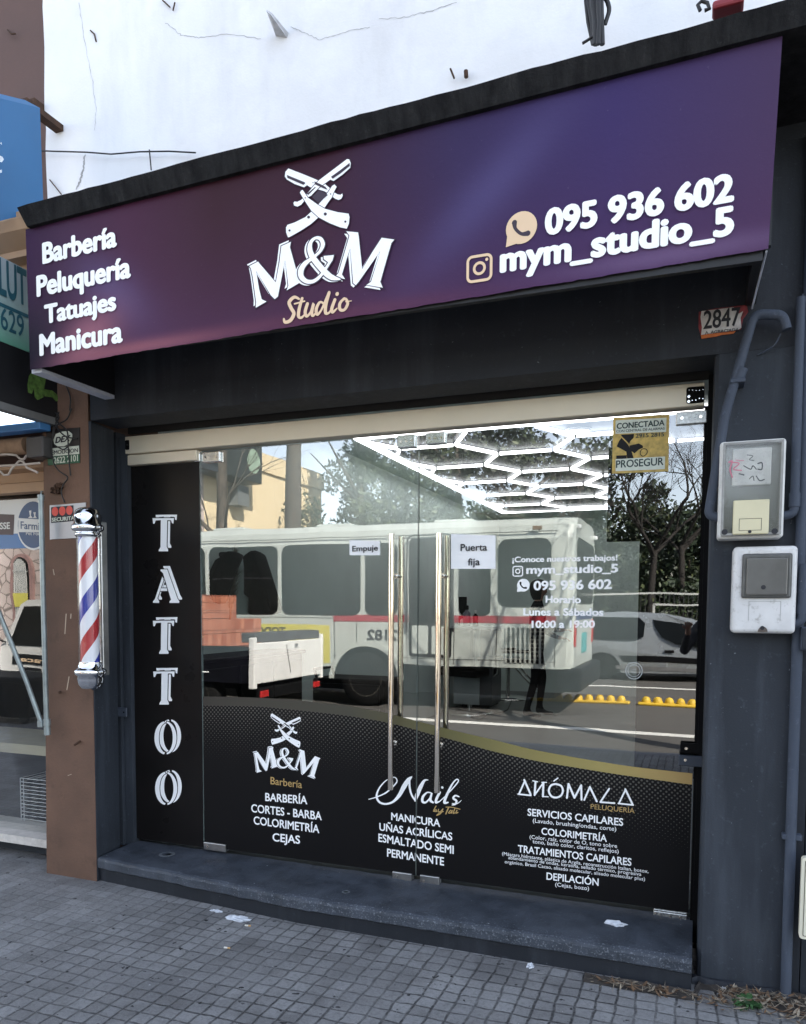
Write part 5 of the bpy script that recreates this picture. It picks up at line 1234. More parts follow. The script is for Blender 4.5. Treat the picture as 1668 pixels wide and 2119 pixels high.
mb = MB(); mb.rbox(x0c + .04, x1c + .2, .08, .45, z0c - .10, z0c - .005, .02, 2); part(mb, 'tray', m_black, cg)
zk = P(50, 1392, 4.3).z  # made-up black box at the kerb, added to darken the neighbour window's lower reflection
blk = empty('reflection_blocker', (-8.3, -4.25, GZ), 'black lidded box added at the kerb to darken the reflection in the neighbour window', 'added blocker')
mb = MB(); mb.hexa([(-8.85, -4.45, GZ + .08), (-7.75, -4.45, GZ + .08), (-7.75, -3.95, GZ + .08), (-8.85, -3.95, GZ + .08), (-8.95, -4.6, zk - .08), (-7.65, -4.6, zk - .08), (-7.65, -3.85, zk - .08), (-8.95, -3.85, zk - .08)]); part(mb, 'bin', m_black, blk)
mb = MB(); mb.rbox(-8.98, -7.62, -4.64, -3.82, zk - .079, zk, .03, 2); part(mb, 'lid', m_black, blk)
for x in (-8.75, -7.85):
    for y in (-4.4, -4.0): mb = MB(); mb.lathe([(.06, -.02), (.08, -.012), (.08, .012), (.06, .02)], (x, y, GZ + .08), 14, axis='y'); part(mb, 'wheel', m_gasket, blk)

# ================================================================== THE STREET BEHIND THE PHOTOGRAPHER (seen mirrored in the glass)
m_tyre = mat('tyre_rubber', (.009, .009, .009), .8, 0, .2, 20, spec=.1); m_rimgrey = mat('wheel_rim', (.42, .42, .42), .4, .5, .15, 20); m_hub = mat('dusty_hub', (.13, .12, .10), .6, .2, .3, 20)
m_carglass = mat('dark_car_glass', (.004, .005, .005), .06, 0, 0, spec=.15)
m_redlamp = mat('red_lamp', (.40, .02, .02), .2, 0, .05, coat=.5); m_lampw = mat('clear_lamp', (.65, .67, .66), .15, 0, .05, coat=.5)
def wheel(root, x, y, z, r, w, rim=None, name='wheel'):
    mb = MB(); mb.lathe([(r*.62, -w/2), (r*.92, -w/2), (r, -w*.32), (r, w*.32), (r*.92, w/2), (r*.62, w/2)], (x, y, z), 32, axis='y')
    o = part(mb, name, m_tyre, root)
    mb = MB(); s_ = 1
    mb.lathe([(r*.02, w*.30), (r*.18, w*.44), (r*.24, w*.28), (r*.50, w*.22), (r*.58, w*.40), (r*.63, w*.51), (r*.66, w*.46)], (x, y, z), 24, axis='y')
    for i in range(8): a = i*math.pi/4; mb.lathe([(r*.055, w*.2), (r*.04, w*.34)], (x + r*.36*math.cos(a), y, z + r*.36*math.sin(a)), 8, axis='y')
    mb.build('rim', rim or m_rimgrey, o)
def rounded(x0, x1, z0, z1, r, n=5):
    out = []
    for cx_, cz_, a0 in ((x1 - r, z1 - r, 0), (x0 + r, z1 - r, 90), (x0 + r, z0 + r, 180), (x1 - r, z0 + r, 270)):
        out += [(cx_ + r*math.cos(R(a0 + 90*i/n)), cz_ + r*math.sin(R(a0 + 90*i/n))) for i in range(n + 1)]
    return out
# ---------------------------------------------------------------- the bus
BY = -8.2                                   # side that faces the shop
m_bus = mat('cream_white_bus_paint', (.46, .49, .45), .35, 0, .06, 1.5, coat=.3, dirt=.35); m_busred = mat('bus_red_stripe', (.34, .03, .045), .4)
m_buswin = mat('bus_window', (.005, .006, .006), .10, 0, .1, 1, spec=.10); m_busyel = mat('bus_yellow_panel', (.58, .52, .10), .4, 0, .05)
bus = empty('city_bus', (-5.6, BY - 1.2, RZ), 'white city bus with red stripe and yellow advert panel parked across the lane', 'bus')
bx0, bx1, bz0, bz1, BWid = -9.9, -1.72, .42, 2.74, 2.45
body = []
for x, k in ((bx0, .86), (bx0 + .05, .95), (bx0 + .16, .99), (bx0 + .35, 1), (bx1 - .30, 1), (bx1 - .10, .985), (bx1 - .03, .95), (bx1, .90)):
    cy, cz, hy, hz = BY - BWid/2, (bz0 + bz1)/2, BWid/2*k, (bz1 - bz0)/2*(.9 + .1*k)
    sec = []
    for a, b in ((-1, -1), (1, -1), (1, .30), (.985, .70), (.94, .88), (.84, .965), (.62, 1), (-.62, 1), (-.84, .965), (-.94, .88), (-.985, .70), (-1, .30)):
        sec.append((x, cy + a*hy, cz + b*hz))
    body.append(sec)
mb = MB(); n = 12; v = [p for s_ in body for p in s_]
mb.add(v, [(i*n + j, i*n + (j + 1) % n, (i + 1)*n + (j + 1) % n, (i + 1)*n + j) for i in range(len(body) - 1) for j in range(n)], 0, False)
mb.add(body[0], [tuple(range(n))]); mb.add(body[-1], [tuple(range(n))])
part(mb, 'body', m_bus, bus)
def bq(u, v): p = M(u, v, -BY); return p.x, p.z
def onside(poly, th, m, name, parent=bus, y=BY, label=None):
    mb = MB(); mb.prism(poly, y + .004, y + th); return part(mb, name, m, parent, label=label)
wz0, wz1 = bq(640, 1272)[1], bq(700, 1128)[1] + .02
xs = [-9.6, bq(420, 1200)[0] + .1, bq(580, 1200)[0], bq(752, 1200)[0], bq(828, 1200)[0]]
for i in range(4):
    onside(rounded(xs[i] + .045, xs[i + 1] - .045, wz0, wz1, .13), .012, m_buswin, 'window')
wr0, wr1 = bq(1032, 1200)[0], bq(1148, 1200)[0]
onside(rounded(wr0, wr1 - .06, bq(1035, 1255)[1], wz1, .14), .012, m_buswin, 'window')
# door with black rubber edge
d0, d1 = bq(848, 1200)[0], bq(935, 1200)[0]
o = onside(rounded(d0, d1, .55, wz1 + .05, .05), .010, m_gasket, 'door')
mb = MB(); mb.prism(rounded(d0 + .05, (d0 + d1)/2 - .03, 1.1, wz1, .05), BY + .0102, BY + .02); mb.prism(rounded((d0 + d1)/2 + .03, d1 - .05, 1.1, wz1, .05), BY + .0102, BY + .02); mb.build('pane', m_buswin, o)
mb = MB(); mb.prism(rounded(d0 + .05, (d0 + d1)/2 - .03, .60, 1.05, .03), BY + .0102, BY + .018); mb.prism(rounded((d0 + d1)/2 + .03, d1 - .05, .6, 1.05, .03), BY + .0102, BY + .018); mb.build('lower_panel', m_bus, o)
o = onside(rounded(d1 + .12, wr0 - .12, 1.22, wz1, .10), .012, m_buswin, 'window')
zs0, zs1 = bq(760, 1286)[1], bq(760, 1272)[1]
for a, b in ((bq(690, 1280)[0], d0 - .02), (d1 + .02, bx1 - .26)):
    mb = MB(); mb.box(a, b, BY + .002, BY + .006, zs0, zs1); part(mb, 'red_stripe', m_busred, bus)
ax0, ax1, az0, az1 = -8.4, bq(688, 1300)[0], bq(690, 1378)[1], bq(690, 1286)[1]
mb = MB(); mb.prism(rounded(ax0, ax1, az0, az1, .02), BY + .003, BY + .010); ad = part(mb, 'advert_frame', m_bus, bus)
mb = MB(); mb.prism(rounded(ax0 + .05, ax1 - .05, az0 + .05, az1 - .06, .01), BY + .0102, BY + .013); mb.build('advert', m_busyel, ad)
def street_text(mb, body, xl, xr, z, cap, y, bold=.03):   # reads from the shop side: its left is +x
    text_into(mb, body, (xl, y, z), (xr, y, z), (0, 0, cap), (0, 1, 0), bold)
mb = MB(); tx = bq(592, 1305)[0]; tz = bq(590, 1314)[1]
street_text(mb, 'TODO LO', tx, tx - .88, tz, .12, BY + .0145, .04); street_text(mb, 'QUE BUSCAS', tx + .02, tx - .95, tz - .19, .12, BY + .0145, .04)
mb.build('lettering', m_ink, ad)
wx = bq(757, 1400)[0]; wx_s = wx - .75
mb = MB(); q = bq(760, 1324); street_text(mb, '2182', bq(822, 1324)[0], q[0], q[1], .17, BY + .0065, .03); part(mb, 'number', m_ink, bus)
mb = MB()
for x in (-9.0, -8.45, -7.6, ax1 + .03, ax1 + .45, d0 - .04, d1 + .04, wr0 - .02, bx1 - .27): mb.box(x - .006, x + .006, BY + .0005, BY + .0035, .45, zs0 - .01)
mb.box(bx0 + .3, bx1 - .25, BY + .0005, BY + .003, wz0 - .055, wz0 - .045); mb.box(bx0 + .3, bx1 - .25, BY - .012, BY + .003, wz1 + .10, wz1 + .112); mb.box(bx0 + .3, bx1 - .25, BY + .0005, BY + .003, .52, .53)
part(mb, 'panel_seams', mat('dark_seam', (.06, .06, .055), .7), bus)
for i in range(3): mb = MB(); mb.rbox(-8.6 + i*2.2, -7.9 + i*2.2, BY - 1.6, BY - .8, 2.73, 2.82, .03, 2); part(mb, 'roof_hatch', m_bus, bus)
mb = MB(); mb.tube(bent([(d0 - .03, BY + .03, wz0 - .25), (d0 - .03, BY + .06, wz1 + .10), (d1 + .03, BY + .06, wz1 + .10), (d1 + .03, BY + .03, wz0 - .25)], .12), .014, 6); part(mb, 'door_rail', m_gasket, bus)
for i in range(4):
    mb = MB(); mb.box((xs[i] + xs[i + 1])/2 - .008, (xs[i] + xs[i + 1])/2 + .008, BY + .0122, BY + .016, wz0 + .62, wz1 - .03); mb.box(xs[i] + .1, xs[i + 1] - .1, BY + .0122, BY + .016, wz0 + .61, wz0 + .63); part(mb, 'window_slider', m_gasket, bus)
# wheel and arch near the photographer, and the far pair
for x in (wx, -8.9):
    mb = MB(); o_ = []; i_ = []
    for k in range(21):
        a = math.pi*k/20; o_.append((x + .66*math.cos(a), .16 + .62*math.sin(a))); i_.append((x + .575*math.cos(a), .16 + .535*math.sin(a)))
    mb.prism([(x - .57, .15)] + [(x + .575*math.cos(math.pi - math.pi*k/20), .16 + .535*math.sin(math.pi*k/20)) for k in range(21)] + [(x + .57, .15)], BY + .001, BY + .0055)
    part(mb, 'wheel_well', m_black, bus)
    mb = MB(); v = [(a, BY + .004, b) for a, b in o_] + [(a, BY + .03, b) for a, b in o_] + [(a, BY + .03, b) for a, b in i_] + [(a, BY + .004, b) for a, b in i_]; k = 21
    mb.add(v, [(r_*k + i, r_*k + i + 1, ((r_ + 1) % 4)*k + i + 1, ((r_ + 1) % 4)*k + i) for r_ in range(4) for i in range(20)]); part(mb, 'wheel_arch', m_bus, bus)
    wheel(bus, x, BY + .02 - .15, RZ + .46, .46, .28, m_hub)
    wheel(bus, x, BY - BWid + .15, RZ + .46, .46, .28, m_hub)
mb = MB(); mb.box(bx0 + .3, bx1 - .3, BY - BWid + .25, BY - .2, RZ + .25, bz0); part(mb, 'chassis', m_black, bus)
# engine grille with slats, flap lines, rear end
g0, g1, gz0, gz1 = bq(1048, 1300)[0], bq(1128, 1300)[0], bq(1050, 1372)[1], bq(1050, 1298)[1]
mb = MB(); mb.box(g0, g1, BY + .002, BY + .006, gz0, gz1); gr = part(mb, 'engine_grille', m_black, bus)
mb = MB()
for i in range(9): x = g0 + (g1 - g0)*i/8; mb.box(x - .016, x + .016, BY + .0062, BY + .014, gz0 + .001, gz1 - .001)
for i in range(10): z = gz0 + (gz1 - gz0)*i/9; mb.box(g0, g1, BY + .0064, BY + .0066, z - .003, z + .003)
mb.build('slats', mat('grille_metal', (.40, .42, .38), .5, .2), gr)
mb = MB(); mb.rbox(bq(1102, 1100)[0], bq(1122, 1100)[0], BY + .004, BY + .03, bq(1110, 1097)[1], bq(1110, 1088)[1], .01, 2); part(mb, 'marker_lamp', mat('brown_lamp', (.18, .11, .06), .4), bus)
xe = bx1 + .004
mb = MB(); mb.prism([(y, z) for y, z in rounded(BY - 2.15, BY - .30, 1.42, 2.42, .12)], xe - .012, xe + .008, axis='x'); part(mb, 'rear_window', m_buswin, bus)
for y in (BY - .17, BY - 2.28):
    mb = MB(); mb.rbox(xe - .02, xe + .02, y - .06, y + .06, .75, 1.15, .02, 2); part(mb, 'tail_lamp', m_redlamp, bus)
mb = MB(); mb.rbox(xe - .01, xe + .012, BY - 1.5, BY - .95, .62, .95, .02, 2); part(mb, 'number_plate', mat('teal_plate', (.08, .33, .33), .4), bus)
mb = MB(); mb.box(xe - .01, xe + .004, BY - 2.2, BY - .25, 1.16, 1.28); part(mb, 'blue_band', mat('navy_band', (.03, .05, .13), .4), bus)
mb = MB(); mb.rbox(xe - .25, xe + .14, BY - 2.42, BY - .03, .08, .44, .06, 3); part(mb, 'bumper', mat('black_bumper', (.006, .006, .008), .4, spec=.2), bus)
for y in (BY - .25, BY - 2.2): mb = MB(); mb.rbox(xe - .1, xe + .06, y - .06, y + .06, 2.53, 2.60, .02, 2); part(mb, 'roof_lamp', m_lampw, bus)
mb = MB(); mb.prism(rounded(bx0 + .25, bx0 + .30, 1.3, 2.3, .02), BY - BWid + .3, BY - .3) ; part(mb, 'pillar_trim', m_black, bus)
# ---------------------------------------------------------------- the brick lorry
m_lor = mat('white_lorry_paint', (.70, .69, .66), .4, 0, .05, 3, dirt=.2); m_lorb = mat('navy_black_lorry_side', (.004, .004, .007), .45, 0, .3, 4, spec=.15); m_brick = None
def brick_mat():
    t = NT('hollow_brick'); p = t.xyz(); u = t.math('ADD', p[0], p[1])
    r = t.math('FRACT', t.math('MULTIPLY', u, 8.3)); z = t.math('FRACT', t.math('MULTIPLY', t.math('ADD', p[2], 3), 4.0))
    g = t.math('MAXIMUM', t.step(r, .93, .97), t.step(z, .93, .97))
    cb = t.new('ShaderNodeCombineXYZ'); t.l.new(t.math('FLOOR', t.math('MULTIPLY', u, 8.3)), cb.inputs[0]); t.l.new(t.math('FLOOR', t.math('MULTIPLY', p[2], 4)), cb.inputs[1])
    w = t.new('ShaderNodeTexWhiteNoise', noise_dimensions='2D'); t.l.new(cb.outputs[0], w.inputs[0])
    c = t.mix(w.outputs[0], (.30, .085, .045, 1), (.44, .17, .10, 1)); c = t.mix(t.math('MULTIPLY', g, .8), c, (.10, .03, .02, 1)); t.color(c); t.b.inputs['Roughness'].default_value = .85; return t.m
m_brick = brick_mat()
lor = empty('brick_lorry', (-7.9, -6.3, RZ), 'flatbed lorry with white cab, black sides and white tailgate parked at the kerb', 'lorry')
LY0, LY1 = -7.35, -5.42; LX0_, LX1_ = -8.2, -5.52
mb = MB(); mb.box(LX0_, LX1_, LY0, LY1, .40, .52); mb.box(LX0_, LX1_ - .1, LY0 + .45, LY1 - .45, .18, .40); part(mb, 'flatbed', m_lorb, lor)
mb = MB(); mb.rbox(LX0_, LX1_ - .02, LY1 - .03, LY1 + .012, .30, .80, .01, 1); sd = part(mb, 'side_board', m_lorb, lor)
mb = MB(); mb.tube([(-8.1, LY1 + .02, .55), (-7.1, LY1 + .025, .50), (-6.85, LY1 + .03, .43), (-6.2, LY1 + .02, .44)], .009, 6); mb.tube([(-7.3, LY1 + .02, .74), (-7.05, LY1 + .025, .56), (-6.8, LY1 + .025, .45)], .008, 6); mb.build('rope', m_wletter, sd)
mb = MB(); mb.rbox(LX0_, LX1_ - .02, LY0 - .012, LY0 + .03, .30, .80, .01, 1); part(mb, 'side_board', m_lorb, lor)
mb = MB(); mb.rbox(LX1_ + .0, LX1_ + .045, LY0 + .02, LY1 - .02, .30, .845, .012, 2); tg = part(mb, 'tailgate', m_lor, lor)
mb = MB(); mb.rbox(LX1_ - .03, LX1_ + .055, LY1 - .025, LY1 + .055, .24, .92, .01, 2); mb.rbox(LX1_ - .02, LX1_ + .055, LY0 - .05, LY0 + .015, .24, .92, .01, 2); part(mb, 'corner_post', m_lor, lor)
mb = MB(); mb.rbox(LX1_ - .2, LX1_ + .02, LY0 + .02, LY1 - .03, .85, .98, .01, 1); part(mb, 'rear_rail', mat('dark_grey_rail', (.07, .07, .075), .5, 0, .2), lor)
mb = MB(); mb.box(LX1_ + .0452, LX1_ + .0465, -6.6, -6.5, .74, .80); mb.tube([(LX1_ + .05, -6.25, .80), (LX1_ + .05, -6.36, .40)], .010, 6); mb.build('latch', m_rimgrey, tg)
mb = MB(); mb.rbox(LX1_ - .02, LX1_ + .05, LY0 + .1, LY1 - .1, .08, .24, .02, 2); part(mb, 'rear_bumper', m_black, lor)
for y in (LY1 - .2, LY0 + .2): mb = MB(); mb.rbox(LX1_ + .04, LX1_ + .07, y - .10, y + .10, .11, .2, .01, 2); part(mb, 'tail_lamp', m_redlamp, lor)
for x in (-6.5, -9.05):
    for y in (LY1 - .18, LY0 + .18): wheel(lor, x, y, RZ + .38, .38, .25, m_hub)
cx0, cx1 = -9.88, -8.28
cab = [(cx0 + .02, .02), (cx0, .50), (cx0 + .10, .74), (cx0 + .46, 1.36), (cx0 + .60, 1.43), (cx1 - .05, 1.43), (cx1, 1.38), (cx1, .02)]
mb = MB(); mb.prism(cab, LY0 + .05, LY1 - .02); part(mb, 'cab', m_lor, lor)
mb = MB(); mb.prism([(cx0 + .22, .76), (cx0 + .54, 1.33), (cx1 - .14, 1.34), (cx1 - .12, .72)], LY1 - .018, LY1 - .008); part(mb, 'side_window', m_carglass, lor)
mb = MB(); d_ = Vector((-.012, 0, .006)); q = [Vector((cx0 + .12, LY0 + .15, .78)), Vector((cx0 + .12, LY1 - .12, .78)), Vector((cx0 + .455, LY1 - .15, 1.32)), Vector((cx0 + .455, LY0 + .18, 1.32))]; mb.hexa([p + d_*.2 for p in q] + [p + d_ for p in q]); part(mb, 'windscreen', m_carglass, lor)
mb = MB(); mb.rbox(cx0 + .3, cx1 - .14, LY1 - .018, LY1 - .006, .46, .62, .01, 1); dr = part(mb, 'door_sign', m_black, lor)
mb = MB(); street_text(mb, 'Barraca', cx1 - .2, cx0 + .42, .50, .075, LY1 - .0045, .03); mb.build('lettering', m_peach, dr)
mb = MB(); mb.rbox(cx0 + .45, cx0 + .85, LY1 + .0, LY1 + .01, .36, .41, .004, 1); part(mb, 'door_handle', m_black, lor)
mb = MB(); mb.rbox(cx0 - .02, cx0 + .14, LY1 - .32, LY1 - .06, .26, .44, .03, 2); part(mb, 'headlight', m_redlamp, lor)
mb = MB(); mb.tube([(cx0 + .2, LY1, .8), (cx0 + .05, LY1 + .16, .9)], .012, 6); mb.rbox(cx0 + .0, cx0 + .05, LY1 + .10, LY1 + .28, 0.78, 1.05, .02, 2); part(mb, 'wing_mirror', m_black, lor)
# stacks of hollow bricks on the bed: each pack its own thing
k = 0
labs = ['orange brick pack nearest the white tailgate of the lorry', 'orange brick pack next to the white lorry cab', 'orange brick pack in front of the middle pack', 'orange brick pack next to the lorry cab']
for i, (x0_, x1_, zt_h) in enumerate(((-7.28, -6.42, 1.16), (-8.14, -7.32, 1.20))):
    mb = MB(); random.seed(60 + i)
    nxx = 5
    for a in range(nxx):
        xa__ = x0_ + (x1_ - x0_)*a/nxx; xb__ = x0_ + (x1_ - x0_)*(a + 1)/nxx - random.uniform(.008, .03); dy_ = random.uniform(0, .12)
        for lev in range(3 if random.random() < .8 else 2):
            z0_ = .525 + (zt_h - .525)*lev/3; mb.box(xa__ + random.uniform(0, .02), xb__, LY0 + .18, LY1 - .05 - dy_ - random.uniform(0, .03), z0_ + .001, z0_ + (zt_h - .525)/3 - .006)
    tag(mb.build('brick_pack', m_brick), labs[i], 'bricks', 'packs of hollow bricks on the lorry')
mb = MB()
for a in range(2):
    for lev in range(3): mb.box(-6.85 + a*.2, -6.66 + a*.2, -6.5, -5.6, 1.165 + lev*.115, 1.275 + lev*.115)
tag(mb.build('brick_pack', m_brick), 'small upper stack of bricks on top of the rear pack', 'bricks', 'packs of hollow bricks on the lorry')
mb = MB(); mb.tube([(-8.2, LY1 + .02, .86), (-7, LY1 + .02, .88), (-6.3, LY1 + .02, .92)], .009, 6); tag(mb.build('lashing_strap', m_peach), 'pale strap stretched along the orange bricks on the lorry', 'strap')
# ---------------------------------------------------------------- the silver van
VY = -14.75
m_sil = mat('silver_car_paint', (.28, .30, .31), .28, .45, .03, 2, coat=.6)
van = empty('silver_van', (-.5, VY - .9, RZ), 'silver small passenger van driving on the far lane behind the bus', 'van')
def vq(u, v): p = M(u, v, -VY); return p.x, p.z
vz = RZ
prof = [(-2.72, .02), (-2.74, .60), (-2.66, 1.02), (-2.50, 1.22), (-1.6, 1.285), (-.7, 1.25), (-.1, 1.12), (.45, .88), (.95, .66), (1.5, .50), (1.72, .34), (1.76, .0), (1.7, -.10), (-2.68, -.10)]
mb = MB()
v = []; n = len(prof)
cyv = VY - .9
for yy_, kz in ((.90, 0), (.885, .35), (.80, 1)):
    pass
rings = []
for s_ in (-1, -.97, .97, 1):
    ring_ = []
    for x, z in prof:
        tumble = max(0, z - .62)*.26
        inset = .035 if abs(s_) == 1 else 0
        zz = z - (.02 if abs(s_) == 1 and z > .6 else 0)
        ring_.append((x*(1 - (.004 if abs(s_) == 1 else 0)), cyv + (1 if s_ > 0 else -1)*((.90 if abs(s_) == 1 else .865) - tumble), zz))
    rings.append(ring_)
v = [p for r_ in rings for p in r_]
mb.add(v, [(r_*n + i, r_*n + (i + 1) % n, (r_ + 1)*n + (i + 1) % n, (r_ + 1)*n + i) for r_ in range(3) for i in range(n)] + [tuple(range(n)), tuple(range(3*n, 4*n))])
part(mb, 'body', m_sil, van)
def vside(poly, m, name, th=.012, root=van):
    mb = MB(); pts = []
    for x, z in poly: pts.append((x, VY - max(0, z - .62)*.26, z))
    nn = len(pts); mb.add([(p[0], p[1] + .003, p[2]) for p in pts] + [(p[0], p[1] + th, p[2]) for p in pts], [tuple(range(nn - 1, -1, -1)), tuple(range(nn, 2*nn))] + [(i, (i + 1) % nn, (i + 1) % nn + nn, i + nn) for i in range(nn)])
    return part(mb, name, m, root)
vside([(-2.45, .66), (-1.35, .64), (-1.12, .72), (-1.08, 1.02), (-1.2, 1.14), (-2.35, 1.15)], m_carglass, 'side_window')
vside([(-.92, 1.11), (-.30, 1.02), (.35, .74), (.42, .66), (.1, .50), (-.45, .58), (-.72, .72), (-.88, .95)], m_carglass, 'side_window')
vside([(-1.5, .16), (1.5, .10), (1.5, .22), (-1.62, .30)], m_black, 'side_moulding')
vside([(-2.0, .0), (1.1, -.10), (1.1, -.02), (-2.0, .08)], mat('grey_sill', (.13, .13, .13), .5), 'sill')
mb = MB(); mb.rbox(-.66, -.46, VY + .0, VY + .03, .36, .42, .012, 2); part(mb, 'door_handle', m_black, van)
for x in (-1.98, .85):
    mb = MB(); mb.prism([(x - .40, -.10)] + [(x + .40*math.cos(math.pi - math.pi*k/14), -.02 + .38*math.sin(math.pi*k/14)) for k in range(15)] + [(x + .40, -.10)], VY - .01, VY + .006); part(mb, 'wheel_well', m_black, van)
    wheel(van, x, VY - .08, RZ + .31, .31, .2); wheel(van, x, VY - 1.72, RZ + .31, .31, .2)
mb = MB(); mb.rbox(1.60, 1.80, VY - 1.7, VY - .1, -.08, .18, .05, 3); part(mb, 'bumper', mat('grey_bumper', (.05, .05, .05), .5), van)
mb = MB(); mb.rbox(1.45, 1.74, VY - .45, VY - .02, .32, .50, .04, 3); part(mb, 'headlight', m_lampw, van)
mb = MB(); mb.rbox(-2.78, -2.70, VY - .18, VY - .01, .35, .95, .03, 2); part(mb, 'tail_lamp', m_redlamp, van)
# ---------------------------------------------------------------- yellow lane dividers with domed studs
m_divy = mat('yellow_divider_rubber', (.62, .40, .03), .55, 0, .12, 12, dirt=.25)
def divider(x0, n, lb):
    y = -10.15; L = n*.178 + .1; mb = MB()
    mb.rbox(x0, x0 + L, y - .10, y + .10, RZ, RZ + .05, .02, 2)
    o = empty('lane_divider', (x0, y, RZ), lb, 'lane divider', 'yellow lane dividers on the road'); part(mb, 'base', m_divy, o)
    for i in range(n):
        c = x0 + .13 + i*.178; mb = MB(); mb.lathe([(.074, RZ + .045), (.070, RZ + .085), (.055, RZ + .12), (.03, RZ + .138), (.002, RZ + .143)], (c, y, 0), 14); part(mb, 'dome', m_divy, o)
divider(-2.72, 9, 'yellow domed lane divider partly hidden behind the bus'); divider(-.88, 8, 'yellow domed lane divider standing free in front of the van')
# ---------------------------------------------------------------- fence and trees of the park
FYY = -18.9
fen = empty('park_fence', (-2, FYY, RZ + .13), 'dark railing fence with pale top rails along the far pavement', 'fence')
m_rail = mat('pale_rail', (.55, .55, .52), .5, .2); m_bars = mat('dark_iron_bars', (.02, .02, .02), .6)
zr = M(1330, 1229, -FYY).z
mb = MB(); mb.box(-9, 4, FYY - .02, FYY + .02, zr - .025, zr + .025); part(mb, 'top_rail', m_rail, fen)
xq = M(1352, 1252, -FYY).x; zq = M(1352, 1252, -FYY).z
mb = MB(); mb.box(xq, 4, FYY + .05, FYY + .09, zq - .025, zq + .025); mb.box(xq, xq + .06, FYY + .05, FYY + .09, RZ + .13, zq); part(mb, 'hand_rail', m_rail, fen)
mb = MB()
for i in range(108): x = -9 + i*.12; mb.box(x - .011, x + .011, FYY - .011, FYY + .011, RZ + .13, zr - .026)
part(mb, 'bars', m_bars, fen)
mb = MB(); mb.box(-9, 4, FYY - .35, FYY - .10, RZ, RZ + .55); tag(mb.build('park_wall', mat('pale_low_wall', (.46, .42, .34), .85, 0, .2, 4, dirt=.3)), 'low pale wall behind the dark railing fence', 'wall')
m_bark = mat('grey_brown_bark', (.085, .068, .052), .9, 0, .35, 6, .5, 30); m_darkbark = mat('dark_branch_bark', (.022, .018, .015), .9, 0, .3, 8)
m_leaf = [mat('evergreen_leaf_%s' % n_, c, .55, 0, .35, 1.5) for n_, c in (('dark', (.020, .034, .016)), ('mid', (.040, .060, .024)), ('light', (.085, .105, .042)))]
def branch(mb, p, d, L, r, depth, spread, up, sd):
    n = 4; pts = [p]; q = p.copy(); dd = d.copy()
    for i in range(n):
        dd = (dd + Vector((sd.uniform(-1, 1), sd.uniform(-1, 1), sd.uniform(-.6, .8)*up))*.22).normalized(); q = q + dd*(L/n); pts.append(q.copy())
    mb.tube(pts, [r*(1 - .5*i/n) for i in range(n + 1)], 6 if r > .03 else 4, caps=False)
    if depth == 0: return
    for k in range(sd.choice((2, 3, 3))):
        t = sd.randint(2, n); a = Vector((sd.uniform(-1, 1), sd.uniform(-1, 1), sd.uniform(-.3, 1)*up)).normalized()
        branch(mb, pts[t], (dd + a*spread).normalized(), L*sd.uniform(.58, .8), r*.5*(1 if depth > 1 else .8), depth - 1, spread, up, sd)
def bare_tree(x, y, h, r, lb, sd_, depth=5, lean=(0, 0), m=m_bark, spread=.9):
    sd = random.Random(sd_); t = empty('bare_tree', (x, y, RZ), lb, 'tree')
    base = Vector((x, y, RZ - .1)); top = Vector((x + lean[0], y + lean[1], RZ + h))
    mid = (base + top)/2 + Vector((sd.uniform(-.06, .06), sd.uniform(-.06, .06), 0))
    mb = MB(); mb.tube([base, base.lerp(mid, .5), mid, mid.lerp(top, .5), top], [r*1.25, r*1.02, r*.95, r*.9, r*.78], 14); part(mb, 'trunk', m, t)
    mb = MB()
    for k in range(4):
        a = sd.uniform(0, 6.28) + k*1.57; branch(mb, top - Vector((0, 0, .1*k)), Vector((math.cos(a)*.7, math.sin(a)*.7, .75)).normalized(), h*(.56 if depth > 6 else .42), r*(.6 if depth > 6 else .42), depth - 1, spread, 1., sd)
    part(mb, 'branches', m, t); return t
def leafy_tree(x, y, h, rx, lb, sd_, n=13000, low=.06, size=.11, tone=(.5, .35, .15), cat='tree'):
    sd = random.Random(sd_); t = empty('evergreen_tree', (x, y, RZ), lb, cat, 'evergreen trees in the park')
    mb = MB(); mb.tube([(x, y, RZ - .1), (x + .1, y, RZ + h*.35), (x - .1, y + .1, RZ + h*.8)], [.22, .17, .05], 10)
    for k in range(7):
        a = sd.uniform(0, 6.28); z = RZ + h*sd.uniform(.2, .7); mb.tube([(x, y, z), (x + math.cos(a)*rx*.7, y + math.sin(a)*rx*.7, z + h*.18)], [.08, .02], 6)
    part(mb, 'trunk', m_bark, t)
    clumps = []
    for i in range(46):
        a = sd.uniform(0, 6.28); u = sd.uniform(low, 1); rr = rx*math.sqrt(sd.random())*(1 - max(0, u - .45)**1.6*1.25)*(.75 + .35*sd.random())
        clumps.append((Vector((x + math.cos(a)*rr, y + math.sin(a)*rr, RZ + h*u)), sd.uniform(.35, .85)*rx*.42, sd.choices((0, 1, 2), tone)[0]))
    mb = MB()
    for i in range(n):
        c, r, tn = clumps[sd.randrange(len(clumps))]
        d = Vector((sd.gauss(0, 1), sd.gauss(0, 1), sd.gauss(0, .8))); d = d.normalized()*r*(sd.random()**.4)
        p = c + d; a = Vector((sd.gauss(0, 1), sd.gauss(0, 1), sd.gauss(0, 1))).normalized(); b = a.cross(Vector((sd.gauss(0, 1), sd.gauss(0, 1), sd.gauss(0, 1)))).normalized()
        s_ = size*sd.uniform(.5, 1.3); mi = tn if sd.random() < .8 else sd.randrange(3)
        mb.add([p - a*s_, p + b*s_*.45, p + a*s_, p - b*s_*.45], [(0, 1, 2, 3)], mi)
    part(mb, 'crown', m_leaf, t)
def street_x(u, Yv): return P(u, 1150, Yv).x
